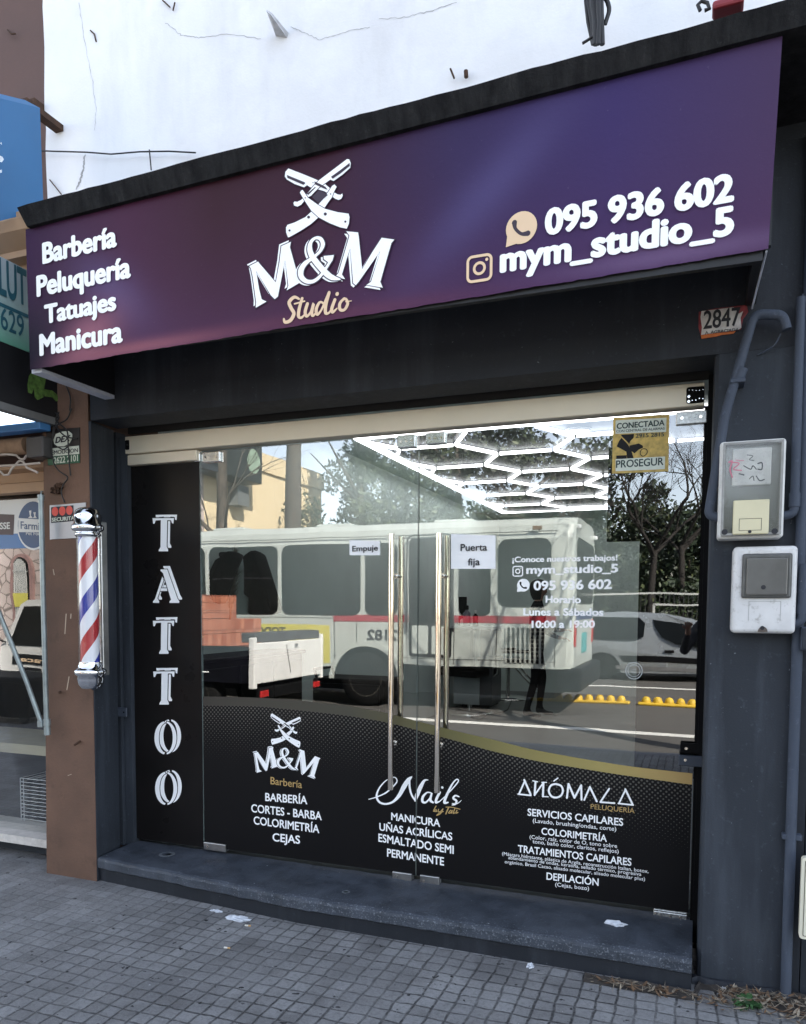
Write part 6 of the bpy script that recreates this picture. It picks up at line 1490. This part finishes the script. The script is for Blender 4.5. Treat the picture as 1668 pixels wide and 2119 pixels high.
leafy_tree(street_x(735, 22), -22.5, 10.2, 2.7, 'tall grey green tree standing next to the yellow wall', 101, tone=(.2, .4, .4))
leafy_tree(street_x(830, 23.5), -23.8, 10.0, 3.0, 'broad pale green tree second from the yellow wall', 102, tone=(.25, .4, .35))
leafy_tree(street_x(950, 23), -23.0, 9.8, 3.0, 'dense green tree rising behind the middle of the bus', 103, tone=(.4, .4, .2))
leafy_tree(street_x(1080, 24), -24.4, 9.0, 3.0, 'dark green tree rising behind the rear of the bus', 104, tone=(.6, .3, .1))
leafy_tree(street_x(1215, 23), -23.2, 6.8, 2.9, 'dark tree just clear of the bus rear and left of the bare tree', 105, tone=(.7, .25, .05))
leafy_tree(street_x(1330, 24), -24.2, 4.9, 2.9, 'low dark tree behind the silver van roof', 106, tone=(.7, .25, .05))
leafy_tree(street_x(1425, 24), -24.0, 4.7, 2.9, 'dark rounded tree beyond the van bonnet', 107, tone=(.7, .25, .05))
leafy_tree(3.2, -24.0, 5.4, 2.6, 'dark tree farthest from the bus past the van', 108, tone=(.7, .25, .05))
leafy_tree(6.6, -26.0, 6.8, 2.9, 'large dark tree at the far end of the park fence', 109, tone=(.6, .3, .1))
bare_tree(street_x(1345, 20.6), -20.9, 3.4, .11, 'leafless dark tree with spreading branches above the silver van', 41, 7, (.1, 0), m_darkbark, 1.0)
bare_tree(street_x(1425, 21.5), -21.7, 3.6, .10, 'leafless dark tree farther along the fence beyond the van', 43, 7, (-.2, 0), m_darkbark, 1.0)
bare_tree(street_x(1140, 21), -21.2, 3.6, .15, 'thin leafless tree behind the rear half of the bus', 47, 5, (.1, 0), m_bark, .9)
bare_tree(street_x(880, 19.9), -21.0, 2.2, .12, 'pale many stemmed leafless tree between the evergreen crowns', 49, 5, (.2, 0), mat('pale_stem', (.24, .22, .19), .9, 0, .2), .7)
bare_tree(street_x(608, 12.4), -12.35, 6.2, .20, 'thick grey street tree trunk standing between the bus and the yellow wall', 51, 5, (.06, 0))
bare_tree(street_x(455, 12.4), -12.45, 6.6, .14, 'slim grey street tree trunk nearest the lorry cab', 53, 5, (.05, 0))
bare_tree(street_x(485, 11.5), -11.7, 3.1, .11, 'cut back young tree leaning with upright shoots behind the bus roof', 55, 4, (-.35, 0), m_bark, .6)
bare_tree(.95, -5.35, 3.4, .15, 'leafless street tree on the kerb behind the photographer, branches mirrored above the van', 61, 6, (-.25, .1), m_darkbark, .9)
# ---------------------------------------------------------------- yellow corner building with stone front
def wall_mat():
    t = NT('warm_yellow_render'); d = t.noise(2.2, 6, .65, stretch=(1, 2.2, .13)); n = t.noise(1.2, 5)
    c = t.ramp(n, [(.3, (.74, .60, .38, 1)), (.7, (.74, .60, .38, 1))]); c = t.mix(t.math('MULTIPLY', t.step(d, .60, .74), .55), c, (.16, .13, .09, 1)); t.color(c); t.b.inputs['Roughness'].default_value = .85; return t.m
m_yellow = wall_mat()
def stone():
    t = NT('pinkish_stone_facing'); vo = t.new('ShaderNodeTexVoronoi', feature='DISTANCE_TO_EDGE'); vo.inputs['Scale'].default_value = 2.2; t.l.new(t.coords(), vo.inputs['Vector'])
    v2 = t.new('ShaderNodeTexVoronoi'); v2.inputs['Scale'].default_value = 2.2; t.l.new(t.coords(), v2.inputs['Vector'])
    c = t.mix(t.step(v2.outputs[1], 0, 1), (.44, .36, .32, 1), (.60, .50, .46, 1)); c = t.mix(t.math('SUBTRACT', 1.0, t.step(vo.outputs[0], .02, .06)), c, (.20, .16, .14, 1)); t.color(c); t.b.inputs['Roughness'].default_value = .85; return t.m
m_stone = stone(); m_pinkst = mat('pink_stone_trim', (.33, .20, .18), .8, 0, .15, 5)
yb = empty('corner_building', (-19, -20, RZ), 'yellow rendered corner building with parapet, stone front and arched barred window', 'building')
mb = MB(); mb.box(-26, -14, -24.3, -16.4, RZ - .1, 6.0); part(mb, 'side_wall', m_yellow, yb)
mb = MB(); mb.box(-26.05, -13.92, -24.38, -16.32, 6.001, 6.62); part(mb, 'parapet', m_yellow, yb)
mb = MB(); mb.box(-26, -14.0, -16.39, -16.30, RZ - .1, 5.4); part(mb, 'stone_front', m_stone, yb)
ax_ = M(56, 1190, 16.3).x; az_t = M(56, 1155, 16.3).z; az_b = M(56, 1290, 16.3).z
hw = .30
def arch(hw, zt, zb, n=12): return [(ax_ - hw, zb)] + [(ax_ - hw*math.cos(math.pi*i/n), zt - hw + hw*math.sin(math.pi*i/n)) for i in range(n + 1)] + [(ax_ + hw, zb)]
mb = MB(); mb.prism(arch(hw + .13, az_t + .13, az_b), -16.298, -16.22); part(mb, 'arch_trim', m_pinkst, yb)
mb = MB(); mb.prism(arch(hw, az_t, az_b), -16.218, -16.20); wn2_ = part(mb, 'arched_window', m_carglass, yb)
mb = MB()
for i in range(9): x = ax_ - hw + .06 + i*(2*hw - .12)/8; mb.tube([(x, -16.17, az_b), (x, -16.17, az_t - .06 - .25*((x - ax_)/hw)**2)], .018, 6)
mb.tube([(ax_ - hw, -16.17, az_t - .5), (ax_ + hw, -16.17, az_t - .5)], .02, 6); mb.build('window_bars', m_rail, wn2_)
mb = MB(); mb.box(ax_ - .25, ax_ + .30, -16.16, -16.13, M(50, 1255, 16.3).z, M(50, 1226, 16.3).z); part(mb, 'yellow_notice', m_busyel, yb)
# hanging dark box sign on the yellow side wall
hs = empty('hanging_sign', (-13.6, -18.0, 6.0), 'big dark box sign projecting high from the yellow side wall', 'sign')
def yfor(u, X): return -(X/(P(u, 1100, 0).x/3.5) - 3.5)
xs_s = -13.25; ya, yb_ = yfor(440, xs_s), yfor(545, xs_s)
zb_s = PX(545, 1003, xs_s); zb_s = 1.31 + (P(545, 1003, -ya*0 - yb_).z - 1.31)
mb = MB(); mb.rbox(-13.98, xs_s, yb_, ya, zb_s, zb_s + 2.2, .05, 2); part(mb, 'box', mat('dark_sign_box', (.028, .032, .032), .4, 0, .15, 1.2), hs)
ze = P(556, 960, -yb_).z; xe_ = P(557, 960, -yb_).x
mb = MB(); mb.lathe([(.02, 0), (.36, .005), (.38, .02)], (xs_s + .01, yb_ + .6, ze), 24, axis='x'); part(mb, 'emblem', mat('pale_green_emblem', (.30, .40, .30), .5), hs)
mb = MB(); mb.box(-13.99, -13.6, yfor(516, -13.6), yfor(494, -13.6), zb_s - .75, zb_s - .12); tag(mb.build('air_conditioner', mat('grey_ac_case', (.16, .17, .17), .5)), 'dark grey air conditioner box below the hanging sign on the yellow wall', 'air conditioner')

# ================================================================== INSIDE THE SALON
m_led = emit('white_led_tube', (1, .97, 1, 1), LED)
led = empty('hexagon_ceiling_light', (-1.2, 5, 2.73), 'white glowing honeycomb of light tubes on the dark salon ceiling', 'ceiling light')
fx0, fx1, fy0, fy1, fz = -2.66, .32, 2.42, 7.60, 2.715
mb = MB(); w_ = .016
for q in ((fx0 - w_, fx1, fy0 - w_, fy0 + w_), (fx0 - w_, fx1, fy1 - w_, fy1 + w_), (fx0 - w_, fx0 + w_, fy0 + w_ + .004, fy1 - w_ - .004)): mb.box(q[0], q[1], q[2], q[3], fz - .012, fz + .006)
part(mb, 'border_tube', m_led, led)
s_ = .50; seen = set(); mb = MB()
def clip(a, b):
    t0, t1 = 0., 1.
    dx, dy = b[0] - a[0], b[1] - a[1]
    for p, q in ((-dx, a[0] - fx0 - .03), (dx, fx1 - a[0]), (-dy, a[1] - fy0 - .03), (dy, fy1 - .03 - a[1])):
        if abs(p) < 1e-9:
            if q < 0: return None
        else:
            r = q/p
            if p < 0: t0 = max(t0, r)
            else: t1 = min(t1, r)
    if t1 - t0 < .08: return None
    return (a[0] + dx*t0, a[1] + dy*t0), (a[0] + dx*t1, a[1] + dy*t1)
ox_, oy_ = -1.71, 3.40
for i in range(-6, 8):
    for j in range(-6, 10):
        cx_ = ox_ - s_ + i*1.5*s_; cy_ = oy_ + (j + (i % 2)*.5)*math.sqrt(3)*s_*1.13
        hx = [(cx_ + s_*math.cos(R(60*k)), cy_ + 1.13*s_*math.sin(R(60*k))) for k in range(6)]
        for k in range(6):
            a, b = hx[k], hx[(k + 1) % 6]; key = (round((a[0] + b[0])*50), round((a[1] + b[1])*50))
            if key in seen: continue
            seen.add(key); c = clip(a, b)
            if c is None: continue
            a, b = c; d = Vector((b[0] - a[0], b[1] - a[1], 0)); L = d.length; d.normalize(); nn = Vector((-d.y, d.x, 0))*.0075
            p, q = Vector((a[0], a[1], 0)) + d*.02, Vector((b[0], b[1], 0)) - d*.02
            mb.hexa([p - nn + Vector((0, 0, fz - .018)), q - nn + Vector((0, 0, fz - .018)), q + nn + Vector((0, 0, fz - .018)), p + nn + Vector((0, 0, fz - .018)),
                     p - nn + Vector((0, 0, fz + .01)), q - nn + Vector((0, 0, fz + .01)), q + nn + Vector((0, 0, fz + .01)), p + nn + Vector((0, 0, fz + .01))])
o = part(mb, 'honeycomb_tubes', m_led, led)
dl = empty('ceiling_spot', (-.9, 2.75, 2.73), 'round white recessed ceiling spot between the honeycomb tubes', 'ceiling light')
c = PZ(1197, 890, 2.73); mb = MB(); mb.lathe([(.085, 2.716), (.085, 2.73)], (c.x, c.y, 0), 28); part(mb, 'diffuser', m_led, dl)
mb = MB(); mb.lathe([(.088, 2.720), (.10, 2.714), (.104, 2.732)], (c.x, c.y, 0), 28); part(mb, 'trim_ring', m_boxw, dl)

m_blackcloth = mat('black_cloth', (.006, .006, .007), .85, 0, .25, 30, .2, 120, spec=.1); m_blackleather = mat('black_leather', (.006, .006, .0065), .45, 0, .2, 20, .1, 80, spec=.15)
m_skin = mat('skin', (.36, .20, .14), .55, 0, .06, 12); m_hair = mat('dark_hair', (.012, .010, .009), .6, 0, .3, 60, .3, 200); m_greycloth = mat('dark_grey_cloth', (.035, .036, .042), .85, 0, .25, 20, .2, 120)
def cape(pts, Y, lb, tk=.10):
    """a bell of black cloth hanging off a peg, outline from the wall it hangs against, with folds in depth"""
    xs_ = [(P(u, v, Y).x, P(u, v, Y).z) for u, v in pts]
    mb = MB(); n = len(xs_); layers = [(-.5, .90), (-.38, .97), (0, 1.0), (.38, .97), (.5, .90)]
    cx_ = sum(p[0] for p in xs_)/n; cz_ = sum(p[1] for p in xs_)/n
    v = []
    for dy, k in layers:
        for i, (a, b) in enumerate(xs_): v.append((cx_ + (a - cx_)*k, Y + dy*tk + .012*math.sin(i*2.1), cz_ + (b - cz_)*k))
    f = [(l*n + i, l*n + (i + 1) % n, (l + 1)*n + (i + 1) % n, (l + 1)*n + i) for l in range(4) for i in range(n)] + [tuple(range(n)), tuple(range(4*n, 5*n))]
    mb.add(v, f, 0, True); o = mb.build('barber_cape', m_blackcloth); return tag(o, lb, 'cape', 'black barber capes hanging in the salon')
cape([(483, 1141), (491, 1146), (490, 1158), (480, 1172), (470, 1195), (462, 1225), (455, 1250), (448, 1245), (444, 1222), (444, 1190), (450, 1172), (462, 1158), (470, 1152), (466, 1142), (470, 1150), (476, 1148)], .78, 'black barber cape with a hooded top hanging nearest the TATTOO panel', .16)
cape([(529, 1139), (537, 1145), (545, 1165), (556, 1200), (564, 1232), (578, 1262), (574, 1270), (560, 1273), (528, 1273), (527, 1240), (505, 1222), (492, 1232), (492, 1200), (498, 1175), (512, 1152)], 1.42, 'larger bell shaped black cape right of the hooded one', .18)
pl = empty('dried_plume', P(478, 1250, 1.0), 'bushy dry pampas plume standing between the two black capes', 'plant')
mb = MB(); rp = random.Random(9); c0_, c1_ = P(476, 1282, 1.0), P(487, 1150, 1.0)
mb.tube([c0_, c0_.lerp(c1_, .5), c1_], [.008, .008, .004], 6)
for i in range(900):
    t = rp.random(); p = c0_.lerp(c1_, .15 + t*.85); a = rp.uniform(0, 6.28); r_ = .075*math.sin(math.pi*(.12 + t*.8)); d = Vector((math.cos(a)*r_, math.sin(a)*r_, rp.uniform(.02, .09))); s2 = Vector((-math.sin(a), math.cos(a), 0))*.003
    mb.add([p - s2, p + s2, p + d], [(0, 1, 2)])
part(mb, 'feathery_head', mat('dry_plume', (.20, .17, .13), .9, 0, .3, 40), pl)
# work station with bottles
desk = empty('work_station', (-2.4, 6.0, 0), 'pale grey salon cabinet with worktop beneath the Puerta fija paper', 'cabinet')
a, b = P(940, 1290, 6.0), P(1012, 1368, 6.0); zt_ = P(980, 1296, 6.0).z
m_cab = mat('pale_grey_cabinet', (.40, .42, .42), .5, 0, .05)
mb = MB(); mb.rbox(a.x, b.x - .12, 6.0, 6.5, .10, zt_ - .04, .006, 1); part(mb, 'carcass', m_cab, desk)
mb = MB(); mb.rbox(b.x - .118, b.x + .04, 6.0, 6.5, .10, zt_ - .04, .006, 1); part(mb, 'door', mat('dark_grey_cabinet', (.05, .055, .06), .5), desk)
mb = MB(); mb.rbox(a.x - .03, b.x + .06, 5.97, 6.53, zt_ - .038, zt_, .006, 1); part(mb, 'worktop', m_cab, desk)
mb = MB(); mb.rbox(a.x + .18, a.x + .22, 5.985, 5.998, .55, .70, .004, 1); part(mb, 'handle', m_chrome, desk)
sp = empty('black_display', (a.x + .1, 6.2, zt_), 'upright black display panel standing on the pale salon cabinet', 'display'); mb = MB(); q = P(962, 1235, 6.2); mb.rbox(a.x + .0, q.x + .02, 6.18, 6.24, zt_ + .002, q.z, .008, 2); part(mb, 'panel', m_black, sp); mb = MB(); mb.rbox(a.x + .03, q.x - .01, 6.172, 6.179, zt_ + .03, q.z - .03, .004, 1); part(mb, 'screen', m_carglass, sp)
def bottle(u, r, h, m, lb):
    x = P(u, 1280, 6.1).x; t = empty('bottle', (x, 6.1, zt_), lb, 'bottle', 'bottles on the salon cabinet'); z = zt_ + .001
    mb = MB(); mb.lathe([(r*.9, z), (r, z + .01), (r, z + h*.62), (r*.45, z + h*.74), (r*.38, z + h*.8)], (x, 6.1, 0), 16); part(mb, 'body', m, t)
    mb = MB(); mb.lathe([(r*.5, z + h*.801), (r*.5, z + h), (r*.2, z + h*1.02)], (x, 6.1, 0), 12); part(mb, 'cap', m_boxw if m is m_black else m_black, t)
bottle(966, .05, .26, mat('violet_grey_bottle', (.16, .15, .19), .3), 'tall violet grey bottle on the salon cabinet'); bottle(984, .036, .2, m_black, 'small black bottle with pale cap at the right of the cabinet'); bottle(957, .03, .12, m_boxw, 'short white pot on the salon cabinet')
# salon chair
def chair(cx_, cy_, rz, lb):
    t = empty('salon_chair', (cx_, cy_, -.02), lb, 'chair', 'black salon chairs'); t.rotation_euler.z = 0
    def T(p): c_, s__ = math.cos(rz), math.sin(rz); return (cx_ + p[0]*c_ - p[1]*s__, cy_ + p[0]*s__ + p[1]*c_, p[2])
    def rb(x0, x1, y0, y1, z0, z1, r, name, m):
        mb = MB(); mb.rbox(x0, x1, y0, y1, z0, z1, r, 3); mb.v = [T(p) for p in mb.v]; part(mb, name, m, t)
    rb(-.28, .28, -.27, .27, .46, .58, .04, 'seat', m_blackleather); rb(-.27, .27, .24, .34, .60, 1.08, .045, 'backrest', m_blackleather)
    for s__ in (-1, 1): rb(s__*.33 - .035, s__*.33 + .035, -.22, .28, .68, .73, .02, 'armrest', m_blackleather); mb = MB(); mb.tube([T((s__*.33, -.15, .69)), T((s__*.33, -.12, .50)), T((s__*.26, -.1, .46))], .014, 8); part(mb, 'arm_tube', m_chrome, t)
    mb = MB(); mb.lathe([(.03, .03), (.03, .46)], T((0, 0, 0)), 16); part(mb, 'column', m_chrome, t)
    mb = MB(); mb.lathe([(.31, -.019), (.31, -.005), (.26, .018), (.05, .04)], T((0, 0, 0)), 32); part(mb, 'base', m_chrome, t)
    mb = MB(); mb.tube([T((-.16, -.15, .44)), T((-.16, -.42, .16)), T((.16, -.42, .16)), T((.16, -.15, .44))], .014, 8); part(mb, 'footrest', m_chrome, t)
tr = empty('salon_trolley', (-2.36, 1.8, 0), 'black salon trolley with drawers close behind the left door', 'trolley')
mb = MB(); mb.rbox(-2.66, -2.08, 1.62, 2.0, .06, .80, .02, 2); part(mb, 'case', m_black, tr)
for i in range(4): mb = MB(); mb.rbox(-2.63, -2.11, 1.60, 1.619, .10 + i*.17, .255 + i*.17, .006, 1); part(mb, 'drawer', m_blackleather, tr)
mb = MB(); mb.tube([(-2.64, 1.66, .80), (-2.66, 1.66, .86), (-2.66, 1.96, .86), (-2.64, 1.96, .80)], .012, 8); part(mb, 'push_bar', m_gasket, tr)
for x in (-2.6, -2.14):
    for y in (1.68, 1.94): mb = MB(); mb.lathe([(.025, -.012), (.03, -.008), (.03, .008), (.025, .012)], (x, y, .012), 12, axis='y'); part(mb, 'castor', m_gasket, tr)
sb_ = empty('sideboard', (-2.9, 1.0, 0), 'long black sideboard along the side wall of the salon beneath the capes', 'sideboard')
mb = MB(); mb.rbox(-3.055, -2.76, .32, 1.66, -.018, .98, .01, 2); part(mb, 'carcass', m_black, sb_)
mb = MB(); mb.rbox(-3.058, -2.74, .30, 1.68, .981, 1.005, .005, 1); part(mb, 'top', m_blackleather, sb_)
for i in range(3): mb = MB(); mb.rbox(-2.759, -2.745, .36 + i*.43, .76 + i*.43, .06, .94, .004, 1); part(mb, 'door', m_black, sb_)
bq0, bq1 = P(846, 1380, 6.6), P(1016, 1380, 6.6)
lb2 = empty('low_bench', ((bq0.x + bq1.x)/2, 6.8, 0), 'low black upholstered waiting bench along the back of the salon', 'bench')
mb = MB(); mb.rbox(max(bq0.x, -3.0), bq1.x, 6.6, 7.2, .18, .50, .04, 3); part(mb, 'seat', m_blackleather, lb2)
mb = MB(); mb.rbox(max(bq0.x, -3.0) + .03, bq1.x - .03, 6.64, 7.18, -.02, .179, .01, 1); part(mb, 'plinth', m_black, lb2)
cc = PZ(985, 1470, -.02); chair(cc.x, cc.y - .3, R(160), 'black salon chair with chrome column in front of the pale cabinet')
cc = PZ(860, 1470, -.02); chair(cc.x + .1, cc.y + .1, R(200), 'black salon chair half hidden behind the pull bars')
cc = PZ(1050, 1450, -.02); chair(cc.x - .05, cc.y + .25, R(120), 'black salon chair beside the standing person')
mb = MB(); c = [PZ(u, v, -.012) for u, v in ((1062, 1442), (1050, 1470), (1030, 1476), (1010, 1480), (990, 1490), (975, 1484))]; mb.tube(bent(c, .2), .009, 6); tag(mb.build('floor_cable', m_cable), 'black cable snaking over the grey salon floor', 'cables')
# ------------------------------------------------------------------ people
def person(name_label, joints, edges, mats, pick, hair=None, root_i=0):
    """one continuous skinned body: joints (x,y,z,r), edges; material chosen by position; fingers are their own thin chains"""
    me = bpy.data.meshes.new('person'); me.from_pydata([j[:3] for j in joints], edges, [])
    o = bpy.data.objects.new('person_tmp', me); COL.objects.link(o)
    md = o.modifiers.new('s', 'SKIN'); md.branch_smoothing = .6; sb = o.modifiers.new('d', 'SUBSURF'); sb.levels = 2; sb.render_levels = 2
    for i, j in enumerate(joints):
        sv = me.skin_vertices[0].data[i]; r = j[3]; sv.radius = (r, r) if not isinstance(r, tuple) else r; sv.use_root = (i == root_i)
    dg = bpy.context.evaluated_depsgraph_get(); dg.update()
    nm = bpy.data.meshes.new_from_object(o.evaluated_get(dg)); bpy.data.objects.remove(o)
    for m in mats: nm.materials.append(m)
    for p in nm.polygons: p.use_smooth = True; p.material_index = pick(p.center)
    b = bpy.data.objects.new('person', nm); COL.objects.link(b)
    tag(b, name_label, 'person'); return b
def figure(base, rz, lb, pose, top_m, leg_m, shoe_m, hgt=1.65):
    """standing figure, local x right, y forward; pose gives arm and leg joints"""
    k = hgt/1.7; c_, s__ = math.cos(rz), math.sin(rz)
    def T(x, y, z): return (base[0] + (x*c_ - y*s__)*k, base[1] + (x*s__ + y*c_)*k, base[2] + z*k)
    J = []; E = []
    def j(x, y, z, r): J.append((*T(x, y, z), r*k if not isinstance(r, tuple) else (r[0]*k, r[1]*k))); return len(J) - 1
    def e(*ids):
        for a, b in zip(ids, ids[1:]): E.append((a, b))
    pel = j(0, 0, .94, .135); bel = j(0, .005, 1.08, .125); che = j(0, .01, 1.27, .145); uch = j(0, 0, 1.40, .10); nk = j(0, .01, 1.475, .052); nk2 = j(0, .025, 1.53, .055); hd = j(0, .03, 1.60, .085); hd2 = j(0, .025, 1.66, .086); tp = j(0, .015, 1.715, .05)
    e(pel, bel, che, uch, nk, nk2, hd, hd2, tp)
    ns = j(0, .125, 1.595, .012); e(hd, ns)
    for s in (-1, 1):
        ear = j(s*.083, .02, 1.61, .014); e(hd, ear)
        A = pose['arm_r' if s > 0 else 'arm_l']; L = pose['leg_r' if s > 0 else 'leg_l']
        sh = j(s*.17, 0, 1.395, .062); el = j(*A[0], .043); wr = j(*A[1], .027); e(uch, sh, el, wr)
        d = Vector(A[2]).normalized(); w = Vector(A[1]); side_ = d.cross(Vector((0, 0, 1)))
        side_ = side_.normalized() if side_.length > .1 else Vector((1, 0, 0)); pal = w + d*.055
        pm = j(*pal, (.030, .018)); e(wr, pm)
        dn = side_.cross(d)
        for f in range(4):
            b0 = pal + side_*(-.026 + f*.0175) + d*.035; l = (.062, .074, .070, .054)[f]
            f1 = j(*b0, .0085); f2 = j(*(b0 + d*l*.5 - dn*.008), .0078); f3 = j(*(b0 + d*l*.85 - dn*.030), .0065); e(pm, f1, f2, f3)
        t1 = j(*(pal + side_*(-.036) + d*.0), .0095); t2 = j(*(pal + side_*(-.05) + d*.035 - dn*.012), .008); e(pm, t1, t2)
        hp = j(s*.09, 0, .88, .095); kn = j(*L[0], .058); an = j(*L[1], .040); e(pel, hp, kn, an)
        fd = Vector(L[2]).normalized(); h_ = j(L[1][0] - fd.x*.04, L[1][1] - fd.y*.04, L[1][2] - .045, .035); tm = j(L[1][0] + fd.x*.10, L[1][1] + fd.y*.10, L[1][2] - .05, (.042, .030)); tt = j(L[1][0] + fd.x*.19, L[1][1] + fd.y*.19, L[1][2] - .055, (.034, .022)); e(an, h_); e(an, tm, tt)
    inv = lambda p: ((p[0] - base[0])*c_ + (p[1] - base[1])*s__, -(p[0] - base[0])*s__ + (p[1] - base[1])*c_)
    wr_ = [Vector(T(*pose[a][1])) for a in ('arm_l', 'arm_r')]; hands = [Vector(T(*(Vector(pose[a][1]) + Vector(pose[a][2]).normalized()*.08))) for a in ('arm_l', 'arm_r')]
    def pick(p):
        z = (p.z - base[2])/k
        if z < .10: return 3
        for w, h_ in zip(wr_, hands):
            if (p - h_).length < .095*k: return 0
        if z > 1.475: return 0
        return 2 if z < .99 and not any((p - w).length < .25*k for w in wr_) else 1
    b = person(lb, J, E, [m_skin, top_m, leg_m, shoe_m], pick)
    # hair and face
    bm = bmesh.new(); bmesh.ops.create_uvsphere(bm, u_segments=24, v_segments=16, radius=1)
    hl = pose.get('hair', .0)
    kill = [v for v in bm.verts if v.co.y > .35 and v.co.z < .35 or v.co.z < -.45 - hl]
    bmesh.ops.delete(bm, geom=kill, context='VERTS')
    rh = random.Random(4)
    for v in bm.verts: v.co = Vector(T(v.co.x*.099 + rh.uniform(-.002, .002), .012 + v.co.y*.112, 1.655 + v.co.z*(.098 if v.co.z > 0 else .20)))
    hm = bpy.data.meshes.new('hair'); bm.to_mesh(hm); bm.free(); hm.materials.append(m_hair)
    for p in hm.polygons: p.use_smooth = True
    ho = bpy.data.objects.new('hair', hm); COL.objects.link(ho); ho.parent = b
    for s in (-1, 1):
        mb = MB(); q = T(s*.034, .106, 1.622); mb.lathe([(.002, -.006), (.009, -.003), (.009, .003), (.002, .006)], q, 10); mb.build('eye', m_hair, b); mb = MB(); q = T(s*.034, .108, 1.645); mb.box(q[0] - .016, q[0] + .016, q[1] - .004, q[1] + .004, q[2] - .003, q[2] + .003); mb.build('eyebrow', m_hair, b)
    mb = MB(); q = T(0, .104, 1.555); mb.box(q[0] - .02, q[0] + .02, q[1] - .004, q[1] + .004, q[2] - .003, q[2] + .003)
    mb.build('mouth', m_skin, b); return b
m_shoe = mat('black_shoes', (.014, .014, .015), .5)
bs = PZ(1108, 1484, -.02)
figure((bs.x, bs.y, -.02), R(-70), 'person in black clothes standing in the salon beside a black chair', dict(
    arm_l=((-.24, .10, 1.14), (-.20, .33, 1.10), (.1, 1, .1)), arm_r=((.25, .02, 1.12), (.20, .24, 1.02), (-.1, 1, -.1)),
    leg_l=((-.10, .10, .50), (-.11, .06, .09), (-.1, 1, 0)), leg_r=((.11, -.03, .49), (.12, -.14, .09), (.1, 1, 0)), hair=.45), m_blackcloth, m_blackcloth, m_shoe, 1.66)
ph = figure((.20, -4.02, GZ), R(8), 'person in dark clothes on the pavement holding up a phone, mirrored by the right jamb', dict(
    arm_l=((-.30, .16, 1.12), (-.22, .42, 1.32), (.1, .6, .7)), arm_r=((.34, .06, 1.14), (.20, .18, 1.02), (-.6, .5, .1)),
    leg_l=((-.11, .05, .50), (-.12, .0, .09), (-.2, 1, 0)), leg_r=((.12, .02, .49), (.14, -.05, .09), (.2, 1, 0))), m_greycloth, m_blackcloth, m_shoe, 1.64)

# ================================================================== pieces that lie apart become parts of their own
def islands(me):
    n = len(me.vertices); par = list(range(n))
    def find(a):
        while par[a] != a: par[a] = par[par[a]]; a = par[a]
        return a
    for p in me.polygons:
        v = p.vertices; r = find(v[0])
        for w in v[1:]: par[find(w)] = r
    g = {}
    for p in me.polygons: g.setdefault(find(p.vertices[0]), []).append(p.index)
    return list(g.values())
def split_apart(o, gap):
    me = o.data; isl = islands(me); bx = []
    for f in isl:
        c = [me.vertices[v].co for i in f for v in me.polygons[i].vertices]
        bx.append([[min(p[k] for p in c) for k in range(3)], [max(p[k] for p in c) for k in range(3)], list(f)])
    done = False
    while not done:
        done = True
        for i in range(len(bx)):
            for j in range(i + 1, len(bx)):
                a, b = bx[i], bx[j]
                if all(a[0][k] - gap <= b[1][k] and b[0][k] - gap <= a[1][k] for k in range(3)):
                    a[0] = [min(a[0][k], b[0][k]) for k in range(3)]; a[1] = [max(a[1][k], b[1][k]) for k in range(3)]; a[2] += b[2]; bx.pop(j); done = False; break
            if not done: break
    if len(bx) < 2: return
    kids = list(o.children)
    for q in bx:
        fs = q[2]; idx = {}; vv = []; ff = []; mi = []
        for i in fs:
            p = me.polygons[i]; t = []
            for v in p.vertices:
                if v not in idx: idx[v] = len(vv); vv.append(tuple(me.vertices[v].co))
                t.append(idx[v])
            ff.append(t); mi.append(p.material_index)
        nm = bpy.data.meshes.new(me.name); nm.from_pydata(vv, [], ff)
        for m in me.materials: nm.materials.append(m)
        nm.polygons.foreach_set('material_index', mi); sm0 = me.polygons[fs[0]].use_smooth
        nm.polygons.foreach_set('use_smooth', [me.polygons[i].use_smooth for i in fs]); nm.update()
        no = bpy.data.objects.new(o.name.split('.')[0], nm); COL.objects.link(no); no.parent = o.parent; no.location = o.location
    bpy.data.objects.remove(o)
for o in [o for o in scene.objects if o.type == 'MESH' and o.parent is not None]:
    k = o.name.split('.')[0]
    if o.children: continue
    if k == 'lettering': split_apart(o, .022)
    elif k in ('arm', 'clip', 'corner_post', 'floor_socket', 'scratch', 'screw', 'stand_off', 'bracket', 'red_dot', 'tail_lamp'): split_apart(o, .012)
